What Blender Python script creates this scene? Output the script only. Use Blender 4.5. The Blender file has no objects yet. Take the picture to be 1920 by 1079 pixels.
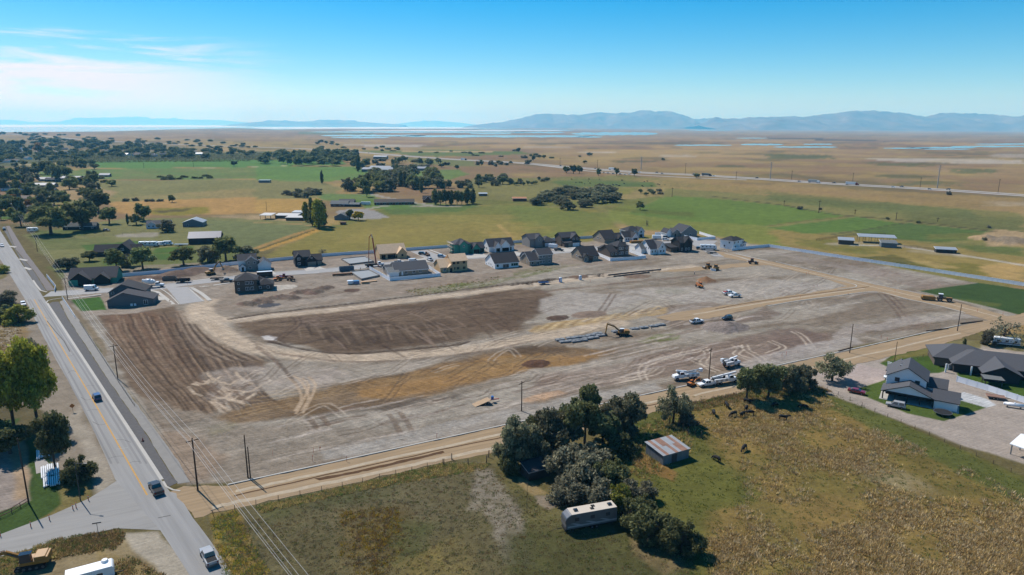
import bpy, bmesh, math, random
import numpy as np
from mathutils import Vector, Matrix
scene = bpy.context.scene
col = scene.collection
PI = math.pi
# ---------------------------------------------------------------- camera
F_PX, CX, CY, CAM_H = 1280.0, 960.0, 539.5, 75.0
PITCH = math.atan((CY - 236.0) / F_PX)
ROLL = math.radians(0.3)
_f = Vector((0, math.cos(PITCH), -math.sin(PITCH)))
_u0 = Vector((0, math.sin(PITCH), math.cos(PITCH)))
_r0 = Vector((1, 0, 0))
_rt = _r0 * math.cos(ROLL) + _u0 * math.sin(ROLL)
_up = _u0 * math.cos(ROLL) - _r0 * math.sin(ROLL)
cam_data = bpy.data.cameras.new('drone_camera')
cam_data.sensor_width = 36.0
cam_data.lens = 36.0 * F_PX / 1920.0
cam_data.clip_start = 1.0
cam_data.clip_end = 200000.0
cam = bpy.data.objects.new('drone_camera', cam_data)
m = Matrix((( _rt.x, _up.x, -_f.x, 0), (_rt.y, _up.y, -_f.y, 0), (_rt.z, _up.z, -_f.z, CAM_H), (0, 0, 0, 1)))
cam.matrix_world = m
col.objects.link(cam)
scene.camera = cam
# ---------------------------------------------------------------- light
SUN_AZ = math.radians(-45.0)     # clockwise from +Y
SUN_EL = math.radians(49.0)
world = bpy.data.worlds.new('World')
scene.world = world
world.use_nodes = True
wn, wl = world.node_tree.nodes, world.node_tree.links
wn.clear()
w_out = wn.new('ShaderNodeOutputWorld')
w_bg = wn.new('ShaderNodeBackground')
w_sky = wn.new('ShaderNodeTexSky')
w_sky.sky_type = 'NISHITA'
w_sky.sun_disc = False
w_sky.sun_elevation = SUN_EL
w_sky.sun_rotation = SUN_AZ
w_sky.altitude = 1300.0
w_sky.air_density = 1.0
w_sky.dust_density = 0.6
w_sky.ozone_density = 4.0
w_hs = wn.new('ShaderNodeHueSaturation')
w_hs.inputs['Saturation'].default_value = 1.6
w_hs.inputs['Hue'].default_value = 0.495
wl.new(w_sky.outputs[0], w_hs.inputs['Color'])
# thin cirrus: noise on the sky direction, thickest in the west
w_tc = wn.new('ShaderNodeTexCoord')
w_sep = wn.new('ShaderNodeSeparateXYZ')
wl.new(w_tc.outputs['Generated'], w_sep.inputs[0])
def wmath(op, a, b=None, clamp=False):
    n = wn.new('ShaderNodeMath'); n.operation = op; n.use_clamp = clamp
    for i, v in enumerate((a, b)):
        if v is None: continue
        if isinstance(v, (int, float)): n.inputs[i].default_value = v
        else: wl.new(v, n.inputs[i])
    return n.outputs[0]
def wramp(val, a, b):
    n = wn.new('ShaderNodeMapRange'); n.interpolation_type = 'SMOOTHSTEP'
    wl.new(val, n.inputs[0]); n.inputs[1].default_value = a; n.inputs[2].default_value = b
    return n.outputs[0]
w_map = wn.new('ShaderNodeMapping'); w_map.inputs['Scale'].default_value = (2.6, 2.6, 30.0)
wl.new(w_tc.outputs['Generated'], w_map.inputs[0])
w_no = wn.new('ShaderNodeTexNoise'); w_no.inputs['Scale'].default_value = 1.6; w_no.inputs['Detail'].default_value = 9.0
w_no.inputs['Roughness'].default_value = 0.6; w_no.inputs['Distortion'].default_value = 0.6
wl.new(w_map.outputs[0], w_no.inputs['Vector'])
cloud_band = wmath('SUBTRACT', 1.0, wramp(w_sep.outputs['Z'], 0.09, 0.13))
w_az = wmath('ARCTAN2', w_sep.outputs['X'], w_sep.outputs['Y'])
cloud_west = wmath('SUBTRACT', 1.0, wramp(w_az, -0.55, -0.27))
w_map2 = wmath('ADD', wmath('MULTIPLY', w_no.outputs[0], 1.0), wmath('MULTIPLY', w_sep.outputs['Z'], -4.0))
cl = wmath('MULTIPLY', wramp(w_map2, 0.07, 0.28), wmath('MULTIPLY', cloud_band, cloud_west))
w_mix = wn.new('ShaderNodeMix'); w_mix.data_type = 'RGBA'
wl.new(wmath('MULTIPLY', cl, 0.95), w_mix.inputs[0])
w_tint = wn.new('ShaderNodeVectorMath'); w_tint.operation = 'MULTIPLY'; w_tint.inputs[1].default_value = (.96, .955, .98)
wl.new(w_hs.outputs[0], w_tint.inputs[0])
wl.new(w_tint.outputs[0], w_mix.inputs[6])
w_mix.inputs[7].default_value = (8.3, 7.7, 8.1, 1)
wl.new(w_mix.outputs[2], w_bg.inputs['Color'])
w_bg.inputs['Strength'].default_value = 0.094
wl.new(w_bg.outputs[0], w_out.inputs['Surface'])
sd = bpy.data.lights.new('sun', 'SUN')
sd.energy = 5.0
sd.angle = math.radians(0.53)
sd.color = (1.0, 0.955, 0.89)
sun = bpy.data.objects.new('sun', sd)
_sdir = Vector((math.sin(SUN_AZ) * math.cos(SUN_EL), math.cos(SUN_AZ) * math.cos(SUN_EL), math.sin(SUN_EL)))
sun.rotation_euler = _sdir.to_track_quat('Z', 'Y').to_euler()
sun.location = (-200, 200, 300)
col.objects.link(sun)
vs = scene.view_settings
scene.display_settings.display_device = 'sRGB'
vs.view_transform = 'Standard'
vs.look = 'None'
vs.exposure = 0.45
vs.gamma = 1.0
scene.cycles.use_denoising = True
scene.cycles.max_bounces = 5
scene.cycles.diffuse_bounces = 2
scene.cycles.glossy_bounces = 2
scene.cycles.transmission_bounces = 2
scene.cycles.transparent_max_bounces = 4
scene.cycles.volume_bounces = 2
scene.cycles.caustics_reflective = False
scene.cycles.caustics_refractive = False
# ---------------------------------------------------------------- helpers
def G(x, y, z=0.0):
    """point of the plane at height z that the photograph shows at pixel x, y"""
    d = _f + _rt * ((x - CX) / F_PX) - _up * ((y - CY) / F_PX)
    t = (z - CAM_H) / d.z
    p = d * t
    return Vector((p.x, p.y, z))
def lin(c):
    return tuple(((v / 255.0) / 12.92 if v <= 10 else (((v / 255.0) + 0.055) / 1.055) ** 2.4) for v in c)
ALB = 0.55
def alb(r, g, b, k=1.0):
    return tuple(min(0.85, v * ALB * k) for v in lin((r, g, b)))
MATS = {}
def pm(name, rgb, rough=0.8, var=0.12, scale=1.5, metallic=0.0, bump=0.0, bscale=None, spec=0.3, stretch=None, emit=None, coat=0.0, rot=None):
    """procedural material: base colour modulated by two noises, optional bump"""
    if name in MATS: return MATS[name]
    mt = bpy.data.materials.new(name); mt.use_nodes = True
    nt = mt.node_tree; n, l = nt.nodes, nt.links
    b = n['Principled BSDF']
    b.inputs['Roughness'].default_value = rough
    b.inputs['Metallic'].default_value = metallic
    b.inputs['Specular IOR Level'].default_value = spec
    if coat: b.inputs['Coat Weight'].default_value = coat
    tc = n.new('ShaderNodeTexCoord')
    mp = n.new('ShaderNodeMapping')
    if rot is not None:
        m0 = n.new('ShaderNodeMapping'); m0.inputs['Rotation'].default_value = (0, 0, math.radians(rot)); l.new(tc.outputs['Object'], m0.inputs[0])
    if stretch: mp.inputs['Scale'].default_value = stretch
    l.new(tc.outputs['Object'] if rot is None else m0.outputs[0], mp.inputs[0])
    no = n.new('ShaderNodeTexNoise'); no.inputs['Scale'].default_value = scale; no.inputs['Detail'].default_value = 5.0
    no.inputs['Roughness'].default_value = 0.65
    l.new(mp.outputs[0], no.inputs['Vector'])
    oi = n.new('ShaderNodeObjectInfo')
    mr = n.new('ShaderNodeMapRange'); mr.inputs[1].default_value = 0.25; mr.inputs[2].default_value = 0.75
    mr.inputs[3].default_value = 1.0 - var; mr.inputs[4].default_value = 1.0 + var
    l.new(no.outputs[0], mr.inputs[0])
    vm = n.new('ShaderNodeVectorMath'); vm.operation = 'SCALE'
    vm.inputs[0].default_value = rgb[:3]
    l.new(mr.outputs[0], vm.inputs['Scale'])
    l.new(vm.outputs[0], b.inputs['Base Color'])
    if bump:
        bp = n.new('ShaderNodeBump'); bp.inputs['Strength'].default_value = bump; bp.inputs['Distance'].default_value = 0.1
        n2 = n.new('ShaderNodeTexNoise'); n2.inputs['Scale'].default_value = bscale or scale * 6; n2.inputs['Detail'].default_value = 4.0
        l.new(mp.outputs[0], n2.inputs['Vector'])
        l.new(n2.outputs[0], bp.inputs['Height']); l.new(bp.outputs[0], b.inputs['Normal'])
    if emit:
        b.inputs['Emission Color'].default_value = (*emit[:3], 1); b.inputs['Emission Strength'].default_value = emit[3]
    MATS[name] = mt
    return mt
class MB:
    """collects polygons; build() links them as one mesh object"""
    def __init__(s): s.v, s.f, s.mi = [], [], []
    def poly(s, pts, mi=0):
        i = len(s.v); s.v += [tuple(p) for p in pts]; s.f.append(tuple(range(i, i + len(pts)))); s.mi.append(mi); return s
    def box(s, x0, x1, y0, y1, z0, z1, mi=0, tx=0.0, ty=0.0):
        i = len(s.v)
        s.v += [(x0, y0, z0), (x1, y0, z0), (x1, y1, z0), (x0, y1, z0),
                (x0 + tx, y0 + ty, z1), (x1 - tx, y0 + ty, z1), (x1 - tx, y1 - ty, z1), (x0 + tx, y1 - ty, z1)]
        for q in ((3, 2, 1, 0), (4, 5, 6, 7), (0, 1, 5, 4), (1, 2, 6, 5), (2, 3, 7, 6), (3, 0, 4, 7)):
            s.f.append(tuple(i + k for k in q)); s.mi.append(mi)
        return s
    def tube(s, p0, p1, r0, r1=None, n=8, mi=0, cap=True):
        r1 = r0 if r1 is None else r1
        p0, p1 = Vector(p0), Vector(p1); d = p1 - p0
        if d.length < 1e-6: return s
        d.normalize(); a = d.orthogonal().normalized(); b = d.cross(a)
        i = len(s.v)
        for p, r in ((p0, r0), (p1, r1)):
            for k in range(n):
                t = 2 * PI * k / n; s.v.append(tuple(p + a * (r * math.cos(t)) + b * (r * math.sin(t))))
        for k in range(n):
            k2 = (k + 1) % n; s.f.append((i + k, i + k2, i + n + k2, i + n + k)); s.mi.append(mi)
        if cap:
            s.f.append(tuple(i + k for k in reversed(range(n)))); s.mi.append(mi)
            s.f.append(tuple(i + n + k for k in range(n))); s.mi.append(mi)
        return s
    def bar(s, p0, p1, w, h, mi=0):
        """square-section bar between two points"""
        p0, p1 = Vector(p0), Vector(p1); d = (p1 - p0).normalized()
        a = d.cross(Vector((0, 0, 1)))
        a = Vector((1, 0, 0)) if a.length < 1e-4 else a.normalized()
        b = a.cross(d).normalized(); i = len(s.v)
        for p in (p0, p1):
            for sa, sb in ((-1, -1), (1, -1), (1, 1), (-1, 1)):
                s.v.append(tuple(p + a * (sa * w / 2) + b * (sb * h / 2)))
        for q in ((0, 1, 2, 3), (7, 6, 5, 4), (0, 4, 5, 1), (1, 5, 6, 2), (2, 6, 7, 3), (3, 7, 4, 0)):
            s.f.append(tuple(i + k for k in q)); s.mi.append(mi)
        return s
    def prism(s, prof, y0, y1, mi=0, w=None):
        """profile [(x, z)...] swept along y; w: per-profile-point half-width factor about the middle"""
        n = len(prof); i = len(s.v); ym = (y0 + y1) / 2; hw = (y1 - y0) / 2
        for sg in (-1, 1):
            for k, (x, z) in enumerate(prof):
                s.v.append((x, ym + sg * hw * (w[k] if w else 1), z))
        for k in range(n):
            k2 = (k + 1) % n; s.f.append((i + k, i + n + k, i + n + k2, i + k2)); s.mi.append(mi)
        s.f.append(tuple(i + k for k in range(n))); s.mi.append(mi)
        s.f.append(tuple(i + n + k for k in reversed(range(n)))); s.mi.append(mi)
        return s
    def mesh(s, name, mats, smooth=False):
        me = bpy.data.meshes.new(name)
        me.from_pydata(s.v, [], s.f)
        if not isinstance(mats, (list, tuple)): mats = [mats]
        for mt in mats: me.materials.append(mt)
        if len(mats) > 1: me.polygons.foreach_set('material_index', s.mi)
        if smooth: me.polygons.foreach_set('use_smooth', [True] * len(s.f))
        me.update()
        return me
    def build(s, name, mats, parent=None, loc=None, smooth=False, bevel=0.0):
        o = bpy.data.objects.new(name, s.mesh(name, mats, smooth))
        col.objects.link(o)
        if parent: o.parent = parent
        if loc: o.location = loc
        if bevel:
            bv = o.modifiers.new('bevel', 'BEVEL'); bv.width = bevel; bv.segments = 2; bv.limit_method = 'ANGLE'
        return o
def tag(o, label=None, cat=None, group=None, kind=None):
    if label: o['label'] = label
    if cat: o['category'] = cat
    if group: o['group'] = group
    if kind: o['kind'] = kind
    return o
def thing(name, label, cat, loc=(0, 0, 0), rz=0.0, group=None):
    o = bpy.data.objects.new(name, None); col.objects.link(o)
    o.empty_display_size = 0.5
    o.location = loc; o.rotation_euler = (0, 0, rz)
    return tag(o, label, cat, group)
KIDS = {}
def kids(o):
    return [c for c in o.children]
def copy_tree(o, parent=None, cache=None):
    """a thing, its parts and their sub-parts"""
    c = o.copy(); col.objects.link(c); c.parent = parent
    for ch in kids(o): copy_tree(ch, c)
    return c
def heading(a, b):
    """z rotation that turns local +x along a->b"""
    return math.atan2(b[1] - a[1], b[0] - a[0])
def azr(deg):
    """z rotation for local +x pointing to compass azimuth deg (clockwise from +Y)"""
    return math.radians(90.0 - deg)
rnd = random.Random(7)
# ---------------------------------------------------------------- ground paint (colours of the soil and the crops)
def vnoise(x, y, seed=0):
    """value noise on numpy arrays"""
    xi = np.floor(x).astype(np.int64); yi = np.floor(y).astype(np.int64)
    fx = x - xi; fy = y - yi
    fx = fx * fx * (3 - 2 * fx); fy = fy * fy * (3 - 2 * fy)
    def h(a, b):
        n = (a * 374761393 + b * 668265263 + seed * 1442695041) & 0xffffffff
        n = ((n ^ (n >> 13)) * 1274126177) & 0xffffffff
        return ((n ^ (n >> 16)) & 0xffff) / 65535.0
    return (h(xi, yi) * (1 - fx) + h(xi + 1, yi) * fx) * (1 - fy) + (h(xi, yi + 1) * (1 - fx) + h(xi + 1, yi + 1) * fx) * fy
def fbm(x, y, s, seed=0, oct=4, rough=0.55):
    a, t, w = 0.0, 0.0, 1.0
    for k in range(oct):
        a = a + w * vnoise(x * s + 17.3 * k, y * s - 9.1 * k, seed + k); t += w; w *= rough; s *= 2.03
    return a / t
def sstep(a, b, x):
    t = np.clip((x - a) / (b - a), 0, 1); return t * t * (3 - 2 * t)
def rotc(x, y, az):
    """coordinates along / across the compass direction az"""
    s, c = math.sin(math.radians(az)), math.cos(math.radians(az))
    return x * s + y * c, x * c - y * s
def seg_dist(x, y, pts, closed=False):
    d = np.full(x.shape, 1e9); n = len(pts)
    for k in range(n if closed else n - 1):
        ax, ay = pts[k][0], pts[k][1]; bx, by = pts[(k + 1) % n][0], pts[(k + 1) % n][1]
        vx, vy = bx - ax, by - ay; L = vx * vx + vy * vy + 1e-9
        t = np.clip(((x - ax) * vx + (y - ay) * vy) / L, 0, 1)
        d = np.minimum(d, (x - ax - t * vx) ** 2 + (y - ay - t * vy) ** 2)
    return np.sqrt(d)
def inside(x, y, pts):
    r = np.zeros(x.shape, bool); n = len(pts)
    for k in range(n):
        ax, ay = pts[k][0], pts[k][1]; bx, by = pts[(k + 1) % n][0], pts[(k + 1) % n][1]
        if ay == by: continue
        c = ((ay > y) != (by > y)) & (x < (bx - ax) * (y - ay) / (by - ay) + ax)
        r ^= c
    return r
def spline(pts, n=8):
    """Catmull-Rom through 2D points"""
    P = [pts[0]] + list(pts) + [pts[-1]]; out = []
    for i in range(1, len(P) - 2):
        for k in range(n):
            t = k / n; a, b, c, d = P[i - 1], P[i], P[i + 1], P[i + 2]
            out.append(tuple(0.5 * (2 * b[j] + (c[j] - a[j]) * t + (2 * a[j] - 5 * b[j] + 4 * c[j] - d[j]) * t * t + (3 * b[j] - a[j] - 3 * c[j] + d[j]) * t ** 3) for j in range(2)))
    out.append(tuple(P[-2][:2]))
    return out
def GP(pix): return [tuple(G(*p)[:2]) for p in pix]
class Paint:
    """vertex albedo painted in metres on the ground"""
    def __init__(s, x, y):
        s.x, s.y = x, y
        s.c = np.zeros((x.size, 3)); s.z = np.zeros(x.size); s.g = np.zeros(x.size)   # colour, relief, grassiness
        s.wx = (fbm(x, y, 0.09, 5) - 0.5); s.wy = (fbm(x, y, 0.09, 55) - 0.5)
        s.fine = fbm(x, y, 0.35, 91, 3)
    def sub(s, pts, pad):
        P = np.array(pts); lo, hi = P.min(0) - pad, P.max(0) + pad
        return np.nonzero((s.x > lo[0]) & (s.x < hi[0]) & (s.y > lo[1]) & (s.y < hi[1]))[0]
    def put(s, i, w, colr, var=0.0, grass=None, z=None):
        w = w[:, None]; c = np.array(colr)[None, :]
        if var: c = c * (1 + var * 2 * (s.fine[i] - 0.5))[:, None]
        s.c[i] = s.c[i] * (1 - w) + c * w
        if grass is not None: s.g[i] = s.g[i] * (1 - w[:, 0]) + grass * w[:, 0]
        if z is not None: s.z[i] = s.z[i] * (1 - w[:, 0]) + z * w[:, 0]
    def area(s, pix, colr, feather=2.0, warp=4.0, op=1.0, var=0.15, grass=None, breakup=0.0, bscale=0.12, seed=3, stretch=None, z=None, world=False):
        pts = pix if world else GP(pix)
        i = s.sub(pts, feather + warp)
        if not i.size: return
        x = s.x[i] + s.wx[i] * 2 * warp; y = s.y[i] + s.wy[i] * 2 * warp
        d = seg_dist(x, y, pts, True); d = np.where(inside(x, y, pts), d, -d)
        w = sstep(-feather, feather, d) * op
        if breakup:
            X, Y = s.x[i], s.y[i]
            if stretch: X, Y = rotc(X, Y, stretch[0]); X = X / stretch[1]
            nz = fbm(X, Y, bscale, seed)
            w = w * (1 - breakup + breakup * sstep(0.38, 0.62, nz))
        s.put(i, w, colr, var, grass, z)
    def stroke(s, pix, width, colr, op=1.0, soft=0.5, smooth=True, z=None, var=0.1, breakup=0.3, world=False, warp=0.0, seed=8, grass=None):
        pts = list(pix) if world else GP(pix)
        if smooth and len(pts) > 2: pts = spline(pts, 6)
        i = s.sub(pts, width + soft + warp)
        if not i.size: return
        x = s.x[i] + s.wx[i] * 2 * warp; y = s.y[i] + s.wy[i] * 2 * warp
        d = seg_dist(x, y, pts)
        w = (1 - sstep(width / 2 - soft / 2, width / 2 + soft, d)) * op
        if breakup: w = w * (1 - breakup + breakup * sstep(0.3, 0.6, fbm(s.x[i], s.y[i], 0.2, seed)))
        s.put(i, w, colr, var, grass)
        if z is not None: s.z[i] += z * w
    def ruts(s, pix, colr, gauge=2.0, width=0.7, op=0.7, n=2, **k):
        """parallel wheel tracks along a line"""
        pts = spline(GP(pix), 8) if len(pix) > 2 else GP(pix)
        for j in range(n):
            o = (j - (n - 1) / 2) * gauge; q = []
            for a in range(len(pts)):
                b, e = pts[max(a - 1, 0)], pts[min(a + 1, len(pts) - 1)]
                dx, dy = e[0] - b[0], e[1] - b[1]; L = math.hypot(dx, dy) + 1e-9
                q.append((pts[a][0] - dy / L * o, pts[a][1] + dx / L * o))
            s.stroke(q, width, colr, op=op, smooth=False, world=True, soft=0.35, seed=j + 11, **k)
# ---------------------------------------------------------------- ground mesh: rows get wider apart with distance
ts = np.tan(np.concatenate([np.linspace(-1.0, -.74, 40)[:-1], np.linspace(-.74, .74, 1060), np.linspace(.74, 1.0, 40)[1:]]))
rows = [70.0]
while rows[-1] < 62000.0:
    yv = rows[-1]; rows.append(yv + min(max(0.34, yv * yv / 51000.0 * (.72 if yv < 430 else 1.25)), yv * 0.12))
rows = np.array(rows)
T, Yg = np.meshgrid(ts, rows)
gx = (T * Yg).ravel(); gy = Yg.ravel().copy()
pt = Paint(gx, gy)
far = sstep(600, 1500, gy)
def C(r, g, b):
    if g > r + 8: g, b = g * .92 + r * .02, b * 1.05
    return alb(r, g, b)
# plain: dry marsh grass in broad patches
n1 = fbm(gx, gy, 1 / 420.0, 21, 5); n2 = fbm(gx, gy, 1 / 90.0, 31, 4); n3 = fbm(gx, gy, 1 / 1700.0, 41, 4)
tan_, brn, olv, gol = (np.array(C(*c)) for c in ((176, 148, 102), (142, 115, 86), (126, 118, 70), (190, 158, 98)))
k1 = sstep(0.35, 0.65, n1 * 0.7 + n2 * 0.3)[:, None]; k2 = sstep(0.48, 0.66, n3 * 0.6 + n2 * 0.4)[:, None]; k3 = sstep(0.55, 0.68, n2)[:, None]
pt.c[:] = tan_ * k1 + brn * (1 - k1)
pt.c[:] = pt.c * (1 - 0.55 * k2) + olv * 0.55 * k2
pt.c[:] = pt.c * (1 - 0.35 * k3) + gol * 0.35 * k3
dk = sstep(0.64, 0.72, fbm(gx, gy * 1.0, 1 / 150.0, 61, 3))[:, None] * 0.5
pt.c[:] = pt.c * (1 - dk) + np.array(C(96, 92, 62)) * dk
mauve = (sstep(2400, 5000, gy) * 0.55)[:, None]
pt.c[:] = pt.c * (1 - mauve) + np.array(C(150, 130, 106)) * mauve * (0.8 + 0.5 * n1[:, None])
pt.g[:] = 0.8
A, S, RU = pt.area, pt.stroke, pt.ruts
# near ground between the fields: dry verge
A([(-900, 420), (300, 420), (700, 500), (1300, 600), (2400, 560), (2400, 1500), (-900, 1500)], C(112, 102, 66), 8, 10, 1, .2, .9)
# --- dark streaks and green wet patches of the marsh
for pl, c, op in (([(1440, 290), (1560, 291), (1560, 298), (1440, 299)], (96, 108, 62), .8), ([(1620, 304), (1740, 308), (1735, 313), (1650, 311)], (104, 104, 66), .8),
                  ([(1640, 327), (1760, 330), (1740, 336), (1650, 333)], (98, 98, 62), .7), ([(1780, 316), (1870, 318), (1880, 324), (1790, 326)], (104, 108, 66), .8),
                  ([(1350, 309), (1400, 310), (1390, 315), (1350, 314)], (96, 96, 62), .7), ([(1150, 301), (1230, 301), (1220, 305), (1150, 305)], (90, 90, 62), .7),
                  ([(990, 268), (1300, 268), (1300, 271), (1000, 271)], (110, 98, 76), .7), ([(1440, 258), (1660, 264), (1660, 266), (1440, 261)], (92, 84, 74), .9),
                  ([(1690, 340), (1790, 342), (1780, 348), (1700, 347)], (100, 104, 62), .7),
                  ([(1860, 290), (1920, 289), (1920, 296), (1870, 296)], (190, 178, 168), .5), ([(560, 247), (700, 250), (700, 254), (560, 252)], (120, 128, 96), .8)):
    A(pl, C(*c), 12, 25, op, .2, .8)
for pl in ([(1600, 296), (1920, 300), (1920, 308), (1700, 305)], [(980, 275), (1075, 275), (1070, 278), (980, 278)], [(1080, 284), (1150, 285), (1150, 288), (1085, 287)], [(1840, 378), (1920, 378), (1920, 388), (1860, 386)],
           [(640, 270), (800, 272), (780, 276), (650, 274)], [(1240, 291), (1310, 292), (1300, 296), (1240, 295)]):
    A(pl, C(205, 196, 184), 10, 20, .55, .1, .4, breakup=.4, bscale=.01)
# --- far green crops
for pl, c in (([(665, 282), (900, 282), (905, 284), (850, 287), (780, 289), (700, 287)], (110, 128, 62)), ([(740, 287), (960, 284), (1000, 287), (940, 291), (820, 294), (760, 291)], (104, 126, 58)),
              ([(750, 283), (930, 283), (920, 287), (760, 286)], (190, 162, 120)), ([(540, 284), (640, 286), (620, 291), (500, 290)], (98, 124, 56)),
              ([(760, 297), (880, 300), (900, 313), (780, 308)], (118, 130, 66))):
    A(pl, C(*c), 5, 10, .9, .1, .9)
# --- left: orchard ground, two bright fields, dry pastures
A([(-260, 285), (620, 285), (620, 300), (480, 304), (-260, 318)], C(92, 104, 62), 6, 10, .9, .2, .9)
A([(-300, 240), (-20, 262), (300, 268), (420, 286), (-300, 286)], C(128, 118, 92), 20, 30, .7, .2, .9)
A([(30, 308), (110, 306), (120, 318), (50, 320)], C(168, 152, 112), 4, 6, .9, .2, .8)
A([(178, 303), (640, 299), (650, 309), (420, 314), (180, 316)], C(96, 142, 62), 2, 3, 1, .08, .9)
A([(70, 322), (180, 317), (450, 315), (660, 314), (690, 322), (600, 335), (480, 336), (240, 337), (80, 334)], C(106, 136, 64), 3, 4, 1, .12, .9, breakup=.25, bscale=.03)
A([(480, 313), (660, 313), (730, 322), (740, 334), (600, 341), (480, 341)], C(102, 142, 62), 3, 4, .9, .12, .9)
A([(690, 322), (860, 319), (880, 327), (840, 338), (720, 338)], C(106, 138, 62), 3, 4, .9, .12, .9)
S([(175, 316), (300, 316), (450, 314), (560, 310)], 7, C(170, 166, 128), .8, 2)
A([(60, 340), (480, 337), (600, 342), (610, 372), (470, 374), (210, 380), (60, 385)], C(132, 128, 80), 4, 6, 1, .15, .8)
A([(60, 350), (160, 347), (215, 360), (205, 372), (60, 380)], C(170, 142, 104), 4, 5, .8, .15, .6)
A([(205, 372), (480, 352), (480, 372), (330, 374), (215, 378)], C(160, 140, 92), 5, 10, .7, .2, .8, breakup=.5, bscale=.02)
A([(205, 380), (330, 374), (480, 370), (580, 372), (580, 398), (440, 402), (250, 405), (215, 398)], C(176, 140, 84), 3, 5, 1, .15, .8)
A([(285, 392), (390, 388), (396, 400), (330, 405), (285, 403)], C(130, 122, 46), 3, 4, .9, .2, .9)
A([(290, 396), (360, 391), (350, 396), (300, 400)], C(84, 76, 52), 2, 3, .8, .2, .9)
A([(480, 374), (600, 370), (600, 396), (480, 398)], C(180, 146, 82), 2, 3, 1, .1, .8)
A([(480, 341), (600, 341), (640, 352), (620, 372), (480, 374)], C(134, 128, 82), 3, 5, 1, .15, .8)
A([(395, 404), (590, 404), (590, 412), (500, 418), (400, 414)], C(172, 150, 116), 3, 3, .9, .2, .5, breakup=.35, bscale=.08)
A([(45, 440), (235, 410), (395, 408), (600, 418), (590, 430), (500, 468), (440, 470), (300, 490), (120, 500), (70, 470)], C(126, 124, 78), 2, 4, 1, .14, .9)
A([(60, 448), (200, 446), (220, 455), (150, 466), (80, 470)], C(100, 116, 58), 3, 5, .8, .15, .9, breakup=.4, bscale=.06)
A([(60, 432), (180, 430), (160, 442), (62, 446)], C(96, 118, 56), 3, 4, .8, .15, .9)
A([(215, 440), (300, 436), (296, 444), (220, 446)], C(164, 156, 142), 1.5, 2, .8, .15, .3)
A([(390, 412), (500, 418), (590, 421), (585, 432), (480, 470), (400, 462)], C(114, 120, 78), 2, 3, .9, .12, .9)
A([(90, 500), (210, 485), (240, 470), (470, 470), (470, 488), (250, 510), (110, 522)], C(108, 122, 62), 2, 3, 1, .15, .9)
for pl in ([(150, 460), (260, 452), (262, 466), (160, 470)], [(288, 466), (360, 462), (362, 470), (290, 476)], [(290, 477), (350, 474), (345, 486), (295, 488)], [(185, 485), (240, 482), (240, 495), (200, 498)], [(0, 396), (40, 396), (50, 410), (0, 412)]):
    A(pl, C(80, 116, 46), 1.5, 2, .95, .12, .9)
# --- right side pastures and crops
A([(880, 335), (1180, 330), (1500, 362), (1920, 400), (1920, 600), (1560, 470), (1330, 440), (1000, 390), (860, 372)], C(128, 124, 72), 6, 12, .9, .18, .9)
A([(1180, 334), (1920, 372), (1920, 400), (1500, 372), (1240, 352)], C(160, 134, 86), 6, 12, .8, .2, .8, breakup=.4, bscale=.02)
A([(1030, 340), (1100, 336), (1230, 343), (1230, 352), (1140, 352), (1050, 348)], C(84, 116, 52), 4, 6, .8, .15, .9, breakup=.3, bscale=.03)
A([(1440, 360), (1640, 378), (1820, 395), (1840, 412), (1600, 395), (1440, 375)], C(104, 118, 60), 5, 10, .8, .18, .9, breakup=.4, bscale=.025)
A([(1690, 400), (1920, 408), (1920, 440), (1850, 432), (1700, 415)], C(106, 116, 60), 5, 10, .8, .18, .9, breakup=.3, bscale=.03)
A([(860, 372), (1000, 380), (1150, 376), (1250, 368), (1200, 385), (1000, 388), (880, 384)], C(116, 118, 62), 3, 6, .9, .2, .9)
A([(1150, 352), (1250, 350), (1240, 368), (1150, 376)], C(158, 138, 90), 4, 6, .8, .2, .8)
A([(1100, 352), (1200, 352), (1180, 364), (1120, 362)], C(126, 136, 50), 4, 6, .7, .2, .9)
A([(490, 486), (600, 428), (700, 394), (975, 382), (1010, 388), (1120, 395), (1180, 440), (1300, 446), (1330, 440), (1330, 452), (1180, 452), (840, 468), (510, 490)], C(138, 128, 68), 3, 4, 1, .12, .9)
A([(600, 430), (700, 396), (975, 383), (1040, 392), (960, 402), (700, 405), (640, 425)], C(116, 120, 62), 4, 8, .8, .12, .9)
A([(960, 386), (1060, 392), (1130, 400), (1160, 420), (1100, 440), (1040, 450), (1000, 440), (960, 410)], C(112, 130, 58), 5, 10, .8, .15, .9, breakup=.3, bscale=.02)
A([(700, 425), (1000, 415), (1050, 435), (900, 452), (720, 458), (640, 455)], C(156, 138, 76), 5, 12, .6, .14, .9, breakup=.5, bscale=.03, stretch=(65, 5))
A([(900, 432), (1000, 440), (1010, 450), (940, 456)], C(168, 146, 84), 4, 8, .6, .2, .9)
S([(935, 422), (950, 436), (960, 446)], 3, C(178, 150, 92), .8, 1.5, warp=1)
A([(1130, 410), (1160, 385), (1200, 385), (1290, 402), (1440, 425), (1500, 436), (1480, 462), (1440, 462), (1330, 441), (1200, 430)], C(126, 132, 62), 5, 10, .9, .16, .9)
A([(1180, 398), (1240, 372), (1262, 368), (1330, 372), (1470, 386), (1560, 400), (1585, 406), (1440, 424), (1300, 416), (1180, 402)], C(106, 134, 54), 2, 3, 1, .1, .9)
A([(1130, 388), (1290, 398), (1300, 408), (1160, 396)], C(100, 98, 50), 4, 8, .6, .2, .9, breakup=.3, bscale=.04)
A([(1440, 428), (1610, 407), (1690, 420), (1600, 434), (1500, 440)], C(98, 130, 54), 2, 3, 1, .1, .9)
A([(1600, 434), (1700, 418), (1850, 434), (1835, 448), (1760, 455), (1640, 446)], C(92, 118, 54), 2, 3, 1, .12, .9)
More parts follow.
